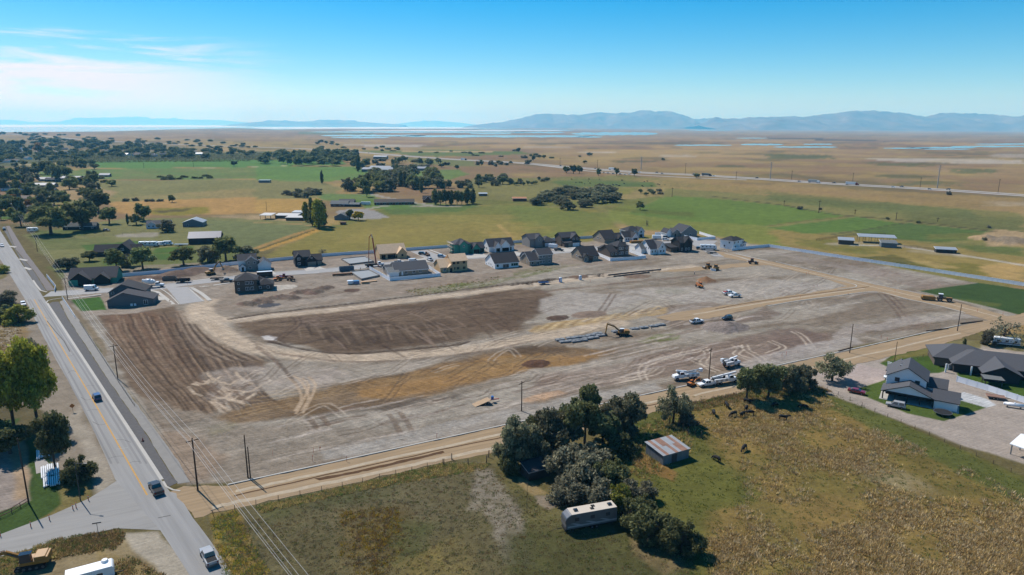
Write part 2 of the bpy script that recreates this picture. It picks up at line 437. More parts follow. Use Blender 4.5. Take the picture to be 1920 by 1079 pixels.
A([(1740, 440), (1850, 436), (1830, 450), (1740, 450)], C(122, 116, 60), 3, 6, .6, .16, .9)
A([(1440, 430), (1520, 440), (1660, 447), (1800, 466), (1920, 474), (1920, 540), (1640, 490), (1470, 460)], C(148, 130, 76), 3, 6, 1, .16, .9)
A([(1500, 448), (1560, 450), (1660, 470), (1620, 478), (1500, 462)], C(112, 112, 52), 3, 6, .8, .2, .9, breakup=.3, bscale=.08)
A([(1620, 484), (1680, 478), (1720, 490), (1780, 506), (1700, 504), (1640, 492)], C(74, 84, 38), 3, 6, .9, .25, .9, breakup=.3, bscale=.1)
A([(1700, 492), (1830, 495), (1880, 508), (1920, 520), (1830, 515), (1760, 510)], C(118, 112, 52), 3, 6, .8, .2, .9)
A([(1700, 488), (1740, 490), (1800, 502), (1760, 504)], C(176, 152, 98), 2, 4, .7, .2, .9)
A([(1830, 500), (1920, 490), (1920, 530), (1860, 522)], C(182, 152, 98), 3, 6, .9, .12, .8)
A([(1790, 458), (1920, 466), (1920, 482), (1830, 472)], C(96, 116, 54), 3, 5, .8, .15, .9)
A([(1840, 440), (1870, 430), (1920, 436), (1920, 462), (1850, 462)], C(178, 152, 116), 2, 3, .9, .25, .3)
S([(1600, 460), (1680, 462), (1760, 473), (1830, 483), (1920, 498)], 4.5, C(186, 180, 168), .9, 1.5, warp=.6)
S([(1560, 458), (1640, 456), (1720, 466)], 7, C(176, 164, 144), .7, 3, warp=1)
S([(1720, 472), (1800, 480)], 9, C(170, 160, 140), .5, 4)
for pl in ([(1470, 385), (1560, 402), (1680, 412), (1860, 434)],):
    S(pl, 5, C(78, 70, 48), .8, 2, warp=1.5)
S([(1330, 368), (1470, 385)], 4, C(78, 74, 48), .8, 2)
S([(1560, 440), (1600, 434), (1700, 418)], 2.2, C(72, 70, 48), .7, 1)
S([(1440, 424), (1530, 412), (1600, 406)], 3, C(120, 104, 66), .7, 1.5)
# golden ditch banks behind the houses
S([(484, 470), (540, 452), (590, 434), (610, 424)], 6.5, C(188, 148, 76), .95, 1.5, warp=1.5, grass=1)
S([(478, 466), (530, 448), (585, 430)], 4.0, C(176, 138, 84), .95, 1.5, warp=1.5, grass=1)
S([(484, 468), (540, 449), (590, 431)], 2.2, C(80, 76, 44), .9, .8, warp=1, grass=1)
S([(480, 418), (560, 421), (600, 424), (640, 420)], 4, C(170, 142, 96), .8, 1.5, warp=1)
A([(700, 388), (760, 380), (900, 385), (860, 398), (730, 402)], C(96, 124, 58), 3, 4, .9, .14, .9)
A([(600, 363), (700, 365), (720, 380), (660, 384), (600, 374)], C(102, 136, 66), 3, 4, .9, .14, .9)
A([(660, 378), (690, 374), (780, 380), (770, 392), (690, 393)], C(96, 132, 58), 2, 3, .9, .14, .9)
A([(630, 396), (660, 392), (700, 394), (730, 408), (700, 412), (640, 412)], C(158, 154, 150), 1, 1, .95, .08, .1)
S([(690, 392), (730, 386), (800, 387), (860, 388)], 6, C(168, 160, 146), .9, 1.5)
S([(695, 364), (720, 370), (760, 378), (810, 386)], 7, C(170, 162, 150), .9, 1.5)
# --- near left: verge, sand, lawns
A([(-400, 470), (0, 440), (40, 520), (150, 700), (215, 900), (0, 990), (-400, 1000)], C(150, 138, 122), 1.5, 2, 1, .18, .5)
A([(-300, 490), (10, 495), (18, 510), (0, 525), (-300, 560)], C(116, 108, 62), 1, 2, .9, .2, .9)
A([(-300, 590), (40, 590), (50, 640), (30, 660), (-300, 680)], C(146, 122, 84), 1, 3, .9, .25, .7, breakup=.4, bscale=.3)
A([(-300, 620), (30, 615), (30, 650), (-300, 660)], C(170, 160, 142), 1, 2, .8, .2, .2, breakup=.3, bscale=.3)
A([(-200, 760), (60, 760), (120, 800), (100, 840), (0, 850), (-200, 870)], C(96, 88, 58), 1, 2, .9, .25, .9)
A([(0, 790), (30, 785), (30, 830), (0, 840)], C(70, 100, 44), .6, 1, .9, .15, .9)
A([(-200, 830), (46, 828), (56, 936), (0, 970), (-200, 1000)], C(158, 146, 136), .8, 1.5, 1, .2, .1)
A([(22, 826), (50, 826), (55, 935), (25, 940)], C(176, 150, 118), .8, 1.5, .8, .2, .4)
A([(52, 828), (75, 818), (92, 830), (100, 900), (130, 910), (120, 945), (60, 990), (-60, 1030), (-60, 985), (56, 940)], C(72, 100, 44), .5, 1, 1, .14, .9)
A([(100, 905), (165, 890), (178, 900), (165, 935), (110, 962), (70, 982), (58, 984), (115, 945)], C(134, 122, 76), .5, 1.2, .9, .22, .8)
A([(150, 760), (185, 850), (215, 905), (180, 935), (165, 890), (150, 830), (120, 790)], C(172, 162, 146), 1, 1.5, .9, .12, .5)
A([(-60, 1050), (110, 1005), (170, 1000), (235, 1000), (270, 1030), (305, 1079), (330, 1140), (-60, 1140)], C(148, 132, 100), .6, 1, 1, .25, .7)
A([(100, 1010), (180, 992), (225, 1000), (215, 1025), (150, 1035), (100, 1040)], C(112, 96, 62), .5, 1, .9, .3, 1)
A([(-60, 1060), (60, 1030), (130, 1025), (110, 1050), (-60, 1090)], C(128, 108, 70), .5, 1, .8, .3, .9)
A([(185, 1030), (245, 1045), (300, 1079), (240, 1110), (180, 1090)], C(150, 130, 84), .6, 1.2, .8, .3, .9, breakup=.3, bscale=.5)
A([(232, 1000), (300, 995), (345, 1040), (365, 1079), (390, 1140), (315, 1140), (290, 1060), (255, 1025)], C(178, 168, 150), .6, 1, 1, .12, .5)
# verge between dirt road and pasture
A([(385, 965), (470, 940), (660, 895), (880, 860), (930, 870), (960, 1000), (1000, 1160), (400, 1160)], C(108, 100, 70), .6, 1, 1, .2, .9)
A([(390, 965), (440, 955), (500, 1079), (530, 1160), (440, 1160), (400, 1020)], C(150, 128, 74), .6, 1.5, .9, .28, 1)
A([(395, 975), (420, 960), (450, 1010), (425, 1040)], C(112, 112, 66), .6, 1.5, .8, .25, 1)
# pasture patches
A([(560, 935), (760, 890), (880, 870), (940, 900), (900, 960), (760, 1000), (600, 1000)], C(112, 104, 78), 3, 6, .7, .2, .9, breakup=.4, bscale=.1)
A([(640, 960), (740, 950), (760, 1000), (740, 1070), (640, 1079), (620, 1000)], C(120, 100, 58), 2, 5, .45, .3, 1, breakup=.5, bscale=.25)
A([(720, 985), (800, 980), (800, 1040), (740, 1060)], C(82, 90, 48), 2, 4, .7, .2, .9, breakup=.4, bscale=.2)
A([(470, 950), (640, 915), (760, 900), (740, 930), (600, 960), (500, 990)], C(92, 96, 60), 2, 4, .6, .2, .9, breakup=.5, bscale=.12)
A([(740, 1060), (860, 1010), (900, 1040), (880, 1140), (740, 1140)], C(134, 118, 66), 2, 4, .6, .25, .9, breakup=.5, bscale=.2)
A([(885, 870), (925, 878), (960, 930), (1000, 1000), (1010, 1060), (960, 1060), (930, 990), (900, 950), (870, 950)], C(152, 142, 128), 1, 2.5, .75, .2, .4, breakup=.35, bscale=.5)
A([(930, 860), (1000, 880), (1060, 960), (1060, 1000), (1000, 1010), (960, 940), (925, 890)], C(92, 92, 56), 1, 2, .6, .25, .9, breakup=.5, bscale=.4)
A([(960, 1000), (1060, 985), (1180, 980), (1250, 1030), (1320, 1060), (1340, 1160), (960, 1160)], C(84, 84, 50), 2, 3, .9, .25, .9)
A([(1180, 985), (1240, 1010), (1290, 1060), (1240, 1079), (1180, 1030)], C(146, 126, 92), 1, 2, .7, .25, .7, breakup=.3, bscale=.4)
A([(1005, 930), (1040, 928), (1060, 940), (1030, 955), (1008, 945)], C(150, 136, 118), .5, 1, .9, .12, .1)
A([(975, 895), (1000, 905), (1030, 925), (1000, 930), (975, 910)], C(160, 138, 98), .5, 1, .8, .2, .5)
# right tussock field
A([(1130, 800), (1290, 745), (1380, 738), (1480, 728), (1530, 730), (1640, 775), (1800, 840), (2060, 960), (2060, 1200), (1330, 1200), (1290, 1020), (1200, 930), (1150, 860)], C(106, 104, 54), 1, 2, 1, .2, .9)
A([(1290, 770), (1400, 750), (1540, 740), (1620, 800), (1720, 850), (1820, 900), (2000, 990), (2000, 1160), (1600, 1160), (1480, 1000), (1400, 900), (1300, 830)], C(150, 124, 74), 2, 6, .8, .25, 1, breakup=.45, bscale=.09)
A([(1330, 950), (1500, 930), (1700, 950), (1900, 1020), (2000, 1160), (1350, 1160)], C(144, 120, 72), 2, 5, .8, .25, 1, breakup=.3, bscale=.12)
A([(1560, 745), (1660, 780), (1800, 845), (1920, 905), (1920, 950), (1780, 880), (1640, 810), (1550, 765)], C(100, 112, 52), 1, 2, .8, .22, .9)
A([(1220, 890), (1330, 870), (1420, 920), (1400, 960), (1300, 960), (1230, 930)], C(106, 106, 52), 1, 4, .8, .2, .8)
A([(1600, 870), (1680, 880), (1760, 930), (1700, 940), (1620, 900)], C(160, 146, 118), 2, 4, .5, .25, 1, breakup=.5, bscale=.2)
A([(1180, 850), (1220, 850), (1270, 890), (1260, 905), (1200, 880)], C(140, 106, 64), .6, 1.5, .8, .25, 1)
A([(1150, 800), (1230, 790), (1240, 830), (1200, 850)], C(92, 104, 46), 1, 2, .8, .2, .9)
# houses at the right: lawns, gravel yard
A([(1500, 690), (1560, 660), (1680, 655), (1760, 640), (1900, 640), (2060, 660), (2060, 925), (1920, 870), (1815, 839), (1710, 798), (1652, 777), (1552, 739), (1518, 715)], C(176, 164, 152), .8, 1, 1, .1, .5)
A([(1530, 700), (1600, 682), (1680, 700), (1700, 715), (1580, 722)], C(188, 172, 164), .8, 1, .8, .08, .5)
A([(1590, 735), (1660, 712), (1690, 720), (1740, 760), (1800, 750), (1850, 765), (1770, 790), (1700, 775), (1625, 745)], C(84, 108, 44), .3, .3, 1, .16, .9)
A([(1650, 682), (1680, 662), (1785, 648), (1800, 660), (1790, 690), (1760, 700), (1690, 700)], C(74, 104, 40), .4, .4, 1, .14, .9)
A([(1790, 690), (1860, 700), (1960, 690), (2060, 720), (2060, 800), (1900, 745), (1800, 715)], C(78, 108, 40), .4, .4, 1, .14, .9)
A([(1805, 735), (1850, 748), (1868, 760), (1850, 765), (1790, 748)], C(205, 206, 206), .2, .1, 1, .04, 0)
A([(1650, 680), (1780, 640), (1850, 640), (1840, 655), (1700, 672)], C(124, 116, 66), .8, 1.5, .9, .2, .9)
A([(1830, 620), (1900, 600), (2060, 600), (2060, 660), (1920, 660), (1850, 650)], C(122, 112, 66), 1, 2, .9, .2, .9)
A([(1860, 605), (1920, 598), (1980, 600), (1980, 625), (1870, 625)], C(170, 140, 92), 1, 2, .9, .15, .8)
A([(1718, 547), (1830, 530), (1920, 543), (2060, 565), (2060, 640), (1920, 592), (1800, 565)], C(70, 98, 46), .5, .6, 1, .12, .9)
A([(1790, 560), (1880, 570), (1870, 576), (1800, 568)], C(120, 130, 60), .6, 1, .5, .12, .9)
S([(1705, 545), (1770, 560), (1840, 576), (1920, 598)], 6, C(182, 172, 158), .9, .8)
# ---------------------------------------------------------------- road outlines (used to level the ground and to lay the sheets)
def line_at(p, q, y):
    return (p[0] + (q[0] - p[0]) * (y - p[1]) / (q[1] - p[1]), y)
K0, K1 = (86, 565), (284, 870)
MAIN_ROAD = [(-150, 262.6 + 4), (0, 486), (26, 527), (50, 567), (75, 620), (112, 687), (150, 752), (200, 862), (216, 900), (300, 994), (330, 1040), (355, 1079), (420, 1200), (515, 1200), (437, 1079), (395, 1015), (362, 972), (345, 945), (318, 922), (306, 905)] + [line_at(K0, K1, y) for y in (870, 720, 565)] + [(80, 556), (62, 527), line_at(K0, K1, 470), line_at(K0, K1, 420), line_at(K0, K1, 360), line_at(K0, K1, 320)]
MAIN_ROAD[0] = line_at((75, 620), (0, 492), 320)
SIDE_ROAD = [(218, 903), (165, 936), (100, 965), (0, 1002), (-220, 1085), (-220, 1125), (0, 1044), (150, 1006), (217, 991), (300, 995), (340, 960), (330, 925)]
FRONT_DIRT = [(318, 924), (345, 912), (428, 911), (480, 899.5), (612, 871.5), (934, 801.5), (1300, 722), (1610, 654), (1740, 625), (1855, 600), (1960, 580), (1960, 604), (1840, 622), (1780, 642), (1640, 676), (1500, 705), (1380, 738), (1290, 757), (1200, 780), (1090, 808), (930, 848), (830, 867), (680, 902), (480, 945), (400, 962), (380, 968), (362, 972), (345, 945)]
TAN_MAIN = [(1340, 470), (1440, 489.5), (1540, 512), (1600, 525), (1680, 542), (1740, 553), (1770, 561), (1880, 590), (1900, 600), (1855, 602), (1760, 573), (1700, 561), (1640, 547), (1600, 541), (1530, 517), (1440, 497.5), (1352, 482)]
TAN_BRANCH = [(1590, 537), (1520, 549), (1440, 561), (1340, 576), (1272, 586), (1230, 596), (1262, 602), (1330, 598), (1400, 582), (1440, 572.5), (1560, 556), (1650, 546), (1640, 538)]
TAN_BACK = [(1404, 492), (1390, 494), (1330, 499), (1280, 504), (1230, 510), (1290, 509), (1340, 506), (1400, 500), (1450, 497), (1440, 490)]
STREET_C = [(88, 552), (140, 549), (200, 545), (290, 540), (350, 532), (430, 523), (520, 514), (620, 507), (700, 498), (800, 489), (900, 482), (1035, 473.5), (1110, 467), (1200, 459), (1290, 454)]
def offset_line(pts, o):
    q = []
    for a in range(len(pts)):
        b, e = pts[max(a - 1, 0)], pts[min(a + 1, len(pts) - 1)]
        dx, dy = e[0] - b[0], e[1] - b[1]; L = math.hypot(dx, dy) + 1e-9
        q.append((pts[a][0] - dy / L * o, pts[a][1] + dx / L * o))
    return q
STREET_L = spline(GP(STREET_C), 4)
STREET = offset_line(STREET_L, 4.6) + offset_line(STREET_L, -4.6)[::-1]
STUB = GP([(312, 540), (353, 538), (384, 565), (338, 571)])
STREET_N = GP([(772, 472), (800, 469), (840, 488), (812, 493)])
SPUR = GP([(1290, 449), (1345, 452), (1330, 466), (1358, 482), (1338, 481), (1296, 458)])
LEVEL = [GP(FRONT_DIRT), GP(TAN_MAIN), GP(TAN_BRANCH), GP(TAN_BACK), STREET, STUB, STREET_N, SPUR]
# ---------------------------------------------------------------- building site: graded soil, haul roads, wheel tracks
SITE = [(120, 505), (215, 512), (440, 490), (510, 486), (700, 474), (880, 463), (1180, 450), (1340, 446), (1440, 463), (1600, 488), (1830, 531), (1716, 546), (1800, 566), (1900, 590), (1850, 602), (1610, 648),
        (1520, 675), (1370, 705), (1245, 733), (1090, 768), (934, 801), (800, 832), (612, 872), (480, 898), (358, 908), (337, 867), (242, 737), (151, 604), (122, 563)]
GREY, GREY2, PALE = C(157, 148, 134), C(140, 128, 112), C(180, 171, 157)
BROWN, DBROWN, UMBER = C(122, 104, 86), C(100, 83, 68), C(78, 65, 54)
TANR, GOLD = C(186, 158, 122), C(158, 124, 82)
A(SITE, GREY, 1.0, 1.0, 1, .14, .0)
A(SITE, GREY2, 1.0, 1.0, .8, .12, .0, breakup=.95, bscale=.05, stretch=(64, 4), seed=71)
A(SITE, BROWN, 1.0, 1.0, .62, .12, .0, breakup=1, bscale=.06, stretch=(64, 6), seed=77)
A(SITE, PALE, 1.0, 1.0, .6, .1, .0, breakup=1, bscale=.11, stretch=(64, 5), seed=83)
# lots behind the street
A([(120, 505), (440, 490), (700, 474), (880, 463), (1180, 450), (1340, 446), (1300, 475), (1180, 492), (900, 516), (700, 535), (520, 550), (380, 560), (300, 585), (170, 590)], C(158, 144, 130), 1, 2, .8, .14, 0, breakup=.4, bscale=.1)
A([(380, 560), (450, 548), (520, 545), (640, 540), (900, 515), (1000, 500), (1050, 500), (900, 530), (700, 560), (440, 590), (395, 590)], C(150, 134, 118), 1, 3, .8, .2, .1, breakup=.4, bscale=.12, stretch=(66, 4))
A([(180, 590), (300, 580), (330, 575), (360, 590), (330, 600), (200, 596)], C(166, 154, 142), 1, 2, .9, .15, 0)
A([(365, 535), (432, 525), (440, 550), (390, 562)], C(160, 148, 134), .6, .5, .9, .1, 0)
A([(133, 563), (187, 556), (201, 581), (152, 584)], C(70, 112, 42), .4, .4, 1, .12, .9)
A([(266, 550), (286, 547), (296, 553), (272, 557)], C(74, 114, 44), .4, .4, 1, .12, .9)
A([(124, 565), (152, 604), (200, 672), (192, 640), (150, 588)], C(138, 122, 98), .5, .8, .9, .2, .3)
# grassy weeds on the back strip
for pl, op in (([(760, 545), (880, 530), (960, 520), (1050, 500), (1040, 508), (900, 540), (780, 552)], .55), ([(960, 508), (1030, 497), (1100, 495), (1000, 515)], .45), ([(840, 535), (880, 530), (885, 536), (845, 541)], .8), ([(1225, 548), (1260, 540), (1300, 545), (1280, 552), (1230, 552)], .8),
               ([(1190, 640), (1230, 628), (1275, 626), (1270, 636), (1210, 644)], .85), ([(390, 800), (440, 782), (450, 800), (400, 822)], .6), ([(960, 512), (985, 509), (985, 514), (962, 518)], .8)):
    A(pl, C(112, 118, 66), .8, 2, op, .2, .6, breakup=.6, bscale=.5)
# inner basin: dark tilled soil
B2 = [(440, 604), (520, 592), (700, 574), (860, 556), (960, 543), (1005, 540), (1035, 552), (1015, 570), (1020, 585), (985, 606), (962, 622), (860, 640), (720, 656), (600, 658), (510, 640), (460, 622)]
A(B2, BROWN, 3, 6, 1, .16, 0)
A(B2, DBROWN, 1.5, 2, .7, .16, 0, breakup=1, bscale=.09, stretch=(66, 5), seed=19)
A([(560, 610), (700, 600), (800, 600), (880, 610), (820, 640), (700, 650), (600, 640)], UMBER, 3, 5, .5, .2, 0, breakup=.7, bscale=.25, stretch=(100, 3), seed=29)
A([(540, 600), (680, 585), (760, 580), (700, 600), (580, 615)], C(132, 114, 100), 2, 5, .7, .2, 0, breakup=.4, bscale=.1)
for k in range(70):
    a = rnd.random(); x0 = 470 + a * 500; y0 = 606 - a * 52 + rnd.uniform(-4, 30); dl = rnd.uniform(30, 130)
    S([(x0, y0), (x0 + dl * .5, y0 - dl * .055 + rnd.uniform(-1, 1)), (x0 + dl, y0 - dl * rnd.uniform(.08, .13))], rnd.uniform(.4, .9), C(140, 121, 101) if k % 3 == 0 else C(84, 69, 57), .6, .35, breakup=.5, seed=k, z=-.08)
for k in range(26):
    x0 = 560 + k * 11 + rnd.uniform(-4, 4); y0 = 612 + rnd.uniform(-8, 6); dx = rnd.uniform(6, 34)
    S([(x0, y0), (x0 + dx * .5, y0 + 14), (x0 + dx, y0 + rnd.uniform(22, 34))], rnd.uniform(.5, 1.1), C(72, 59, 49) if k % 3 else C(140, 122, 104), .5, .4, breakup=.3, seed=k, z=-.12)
# left block: ploughed rows running along the road
B1 = [(186, 592), (260, 586), (330, 574), (352, 596), (372, 620), (440, 655), (500, 680), (480, 715), (430, 745), (395, 775), (340, 800), (300, 800), (262, 745), (205, 645)]
A(B1, BROWN, 1.2, 2, 1, .15, 0)
A([(190, 592), (290, 584), (325, 600), (330, 640), (380, 690), (360, 720), (300, 700), (240, 660)], C(122, 98, 80), 2, 3, .9, .15, 0)
A([(330, 585), (380, 640), (460, 680), (500, 690), (470, 720), (400, 700), (350, 650)], C(112, 98, 88), 2, 4, .8, .15, 0)
for k in range(64):
    o = k * 3.3 + rnd.uniform(-2, 2); sl = rnd.uniform(-4, 4); t0 = rnd.uniform(0, .35); t1 = rnd.uniform(.7, 1)
    pl = [(196 + o * .95, 592 - o * .06), (222 + o * 1.05 + sl, 640 + o * .08), (268 + o * 1.1 + sl, 696 + o * .2), (318 + o * 1.02, 752 + o * .02), (345 + o * .95, 792 - o * .12)]
    pl = spline(pl, 5); pl = pl[int(t0 * len(pl)):int(t1 * len(pl)) + 1]
    if len(pl) > 1: S(pl, rnd.uniform(.5, 1.0), (UMBER, C(150, 128, 106), C(94, 78, 64))[k % 3], .75, .4, z=(-.16, .12, -.1)[k % 3], breakup=.4, seed=k, warp=.5)
for k in range(10):
    RU([(335 + k * 3, 588 - k), (352 + k * 6, 622), (372 + k * 9, 648), (420 + k * 10, 676)], UMBER if k % 2 else C(158, 140, 122), 1.9, .6, .55, z=-.08)
# lower-left churned ground
A([(250, 745), (310, 800), (345, 905), (480, 895), (612, 870), (760, 838), (760, 800), (600, 800), (480, 800), (430, 770), (395, 775), (330, 760)], C(148, 136, 121), 1.5, 3, .9, .16, 0, breakup=.25, bscale=.15, stretch=(64, 4))
A([(300, 800), (345, 905), (400, 898), (420, 860), (380, 820)], C(158, 138, 118), 1.5, 3, .8, .16, 0)
A([(390, 700), (450, 690), (620, 690), (660, 705), (640, 720), (480, 735), (400, 760)], C(170, 158, 146), 2, 4, .9, .16, 0, breakup=.5, bscale=.25)
for k in range(26):
    x0 = 350 + rnd.random() * 110; y0 = 696 + rnd.random() * 60; a = rnd.choice([-1, 1]); dl = 22 + rnd.random() * 30
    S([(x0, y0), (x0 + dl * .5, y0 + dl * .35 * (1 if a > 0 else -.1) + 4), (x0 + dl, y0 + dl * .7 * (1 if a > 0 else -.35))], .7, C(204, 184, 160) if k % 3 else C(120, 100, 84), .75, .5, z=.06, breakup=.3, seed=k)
# gold and dark clay bands
A([(400, 778), (520, 748), (640, 722), (800, 690), (960, 655), (1060, 650), (1160, 660), (1100, 680), (1000, 690), (900, 718), (800, 742), (700, 765), (560, 785), (430, 792)], C(132, 108, 80), 1.5, 3, 1, .15, 0, breakup=.15, bscale=.1)
A([(680, 720), (800, 695), (960, 664), (1040, 666), (1130, 668), (1080, 682), (1000, 690), (930, 706), (820, 730), (720, 748), (670, 745)], GOLD, 1.5, 3, .95, .12, 0)
A([(860, 690), (960, 668), (1060, 672), (980, 690), (880, 712)], C(168, 136, 92), 2, 4, .6, .12, 0, breakup=.4, bscale=.1, stretch=(65, 6))
A([(560, 770), (680, 755), (820, 740), (880, 735), (840, 752), (740, 768), (600, 785), (480, 790)], UMBER, 1.2, 3, .75, .18, 0, breakup=.5, bscale=.12, stretch=(65, 4))
A([(960, 650), (1060, 648), (1080, 660), (1000, 664), (960, 662)], UMBER, 1.2, 3, .65, .18, 0, breakup=.4, bscale=.14, stretch=(65, 4))
for k in range(14):
    o = k * 5.2
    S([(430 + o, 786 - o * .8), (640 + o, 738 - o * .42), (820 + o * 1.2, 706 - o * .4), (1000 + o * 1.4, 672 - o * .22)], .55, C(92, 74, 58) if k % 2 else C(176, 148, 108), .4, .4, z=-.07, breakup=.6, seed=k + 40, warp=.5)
# middle: brown tracked ground towards the service trucks
A([(1010, 705), (1160, 680), (1300, 650), (1440, 625), (1560, 628), (1560, 650), (1440, 672), (1340, 690), (1200, 712), (1060, 740), (980, 745)], C(140, 121, 108), 2, 4, .85, .15, 0, breakup=.35, bscale=.08, stretch=(64, 5))
A([(1440, 620), (1500, 615), (1560, 632), (1500, 655), (1440, 665)], C(120, 102, 92), 2, 3, .7, .15, 0, breakup=.3, bscale=.1, stretch=(64, 4))
A([(1160, 585), (1260, 575), (1330, 565), (1420, 580), (1300, 600), (1240, 600)], C(126, 106, 92), 1.5, 3, .6, .15, 0, breakup=.4, bscale=.1, stretch=(64, 4))
A([(1240, 600), (1330, 598), (1400, 592), (1440, 575), (1470, 590), (1440, 600), (1340, 615), (1260, 618)], C(118, 100, 88), 1.5, 3, .7, .15, 0, breakup=.3, bscale=.12, stretch=(64, 4))
# straw-coloured scraped patch by the excavator
A([(985, 620), (1010, 612), (1090, 598), (1180, 588), (1260, 578), (1250, 588), (1180, 600), (1080, 616), (1010, 628)], C(186, 158, 112), 1, 3, .9, .15, 0, breakup=.4, bscale=.3, stretch=(64, 3))
for k in range(18):
    x0 = 995 + k * 13; S([(x0, 622 - k * 2.1), (x0 + 16, 612 - k * 2.1), (x0 + 26, 614 - k * 2.1)], .9, C(214, 188, 142) if k % 2 else C(150, 122, 84), .6, .6, breakup=.3)
A([(1015, 560), (1060, 548), (1160, 552), (1220, 560), (1130, 585), (1030, 592), (1010, 580)], C(172, 164, 154), 1.5, 3, .85, .1, 0)
A([(1160, 545), (1300, 535), (1440, 525), (1590, 535), (1440, 560), (1300, 570)], C(176, 168, 158), 3, 6, .7, .1, 0, breakup=.3, bscale=.05)
# --- haul roads of compacted dirt
LT, LT2 = C(199, 181, 158), C(182, 163, 140)
loop = [(372, 578), (385, 596), (410, 620), (440, 640), (490, 657), (560, 667), (640, 671), (740, 669), (840, 659), (930, 647), (1010, 632), (1080, 620), (1160, 606)]
S(loop, 7.6, LT, .95, 2.2, breakup=.12)
S(loop, 2.2, LT2, .5, 1.5, breakup=.4)
top = [(385, 592), (440, 601), (520, 592), (660, 577), (800, 559), (940, 542), (1080, 524), (1200, 510), (1300, 500)]
S(top, 6.0, LT, .9, 2.5, breakup=.15)
S([(385, 565), (370, 580), (380, 600)], 9, LT, .9, 3, breakup=.15)
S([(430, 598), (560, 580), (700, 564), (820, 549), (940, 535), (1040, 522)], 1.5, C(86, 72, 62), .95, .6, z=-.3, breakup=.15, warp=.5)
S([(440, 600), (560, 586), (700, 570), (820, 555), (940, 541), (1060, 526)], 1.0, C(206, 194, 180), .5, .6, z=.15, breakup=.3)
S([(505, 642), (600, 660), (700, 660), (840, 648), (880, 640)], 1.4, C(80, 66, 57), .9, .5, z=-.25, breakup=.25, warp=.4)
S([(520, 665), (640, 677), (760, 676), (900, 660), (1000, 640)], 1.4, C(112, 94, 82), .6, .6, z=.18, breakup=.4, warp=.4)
A([(490, 632), (505, 630), (522, 634), (518, 640), (497, 639)], C(214, 208, 202), .5, .5, .9, .06, 0)
A([(460, 570), (560, 562), (700, 545), (640, 560), (480, 585)], C(176, 164, 150), 2, 3, .5, .15, 0, breakup=.5, bscale=.2)
# trench line with pipe bedding behind
S([(960, 535), (1010, 528), (1060, 521), (1130, 513)], 1.6, C(72, 60, 52), .9, .5, z=-.5, warp=.5)
S([(1140, 517), (1190, 511), (1236, 507)], 1.2, C(66, 66, 68), .95, .4, z=-.3)
S([(1140, 521), (1190, 515), (1236, 510)], .9, C(70, 70, 72), .9, .4, z=-.2)
S([(1010, 548), (1080, 540), (1180, 530), (1260, 522), (1330, 515)], 2.5, C(128, 106, 92), .7, 1, breakup=.4, warp=1)
# wheel tracks
TK, TL = C(112, 94, 82), C(208, 192, 172)
for pl in ([(1126, 586), (1138, 570), (1150, 552)], [(560, 560), (600, 556), (640, 548)]):
    RU(pl, TK, 2.4, .9, .75)
for pl in ([(520, 640), (545, 620), (560, 606), (556, 598)], [(780, 590), (795, 580), (800, 575)], [(728, 600), (760, 588), (780, 580)]):
    RU(pl, C(92, 76, 66), 2.2, .8, .7, z=-.12)
for pl in ([(1000, 712), (1100, 686), (1200, 662), (1262, 650)], [(980, 735), (1080, 708), (1180, 690), (1240, 676)], [(1060, 740), (1140, 716), (1210, 700)]):
    RU(pl, C(196, 180, 164), 2.1, .6, .55)
for pl in ([(1208, 712), (1203, 695), (1216, 682), (1260, 668), (1330, 652)], [(1320, 655), (1328, 664), (1318, 678), (1330, 690), (1345, 696)], [(1292, 670), (1312, 680), (1335, 688)], [(1378, 648), (1388, 656), (1380, 664), (1400, 672), (1425, 680)], [(1396, 648), (1402, 658), (1420, 668), (1430, 676)],
           [(1444, 640), (1468, 652), (1440, 664)], [(1488, 622), (1506, 632), (1525, 655)], [(1150, 716), (1220, 702), (1240, 690)]):
    RU(pl, TL, 2.0, .55, .75)
for pl in ([(1652, 552), (1672, 570), (1690, 590), (1700, 608)], [(1660, 548), (1680, 566), (1692, 580)]):
    RU(pl, TK, 2.3, .8, .75, z=-.1)
for pl in ([(1460, 545), (1475, 550), (1468, 556)], [(1480, 618), (1560, 628), (1660, 612), (1720, 598), (1680, 590)], [(1700, 610), (1725, 612), (1730, 604)], [(1640, 610), (1690, 618), (1740, 605)]):
    RU(pl, C(134, 116, 104), 2.3, 1.0, .6)
for pl in ([(545, 705), (560, 718), (572, 745), (560, 770)], [(573, 708), (585, 722), (575, 750), (562, 775)]):
    RU(pl, C(196, 172, 144), 1.9, .7, .75)
for pl in ([(640, 720), (760, 690), (820, 672)], [(680, 712), (800, 683)], [(575, 785), (590, 800), (592, 808)], [(660, 790), (740, 770), (840, 745)]):
    RU(pl, C(190, 176, 160), 2.1, .7, .55)
for pl in ([(740, 775), (752, 792), (770, 825)], [(590, 782), (605, 800)]):
    RU(pl, C(118, 100, 84), 3, 1.3, .7, z=-.08)
for k in range(46):
    u = rnd.random(); x0 = 480 + rnd.random() * 900; y0 = 900 - (x0 - 480) * .225 - 25 - rnd.random() * 75; dl = 40 + rnd.random() * 120
    S([(x0, y0), (x0 + dl * .5, y0 - dl * (.105 + rnd.random() * .05)), (x0 + dl, y0 - dl * .235)], .5 + rnd.random() * .7, C(120, 102, 90) if u < .55 else C(204, 192, 180), .5, .5, breakup=.5, seed=k, z=-.06)
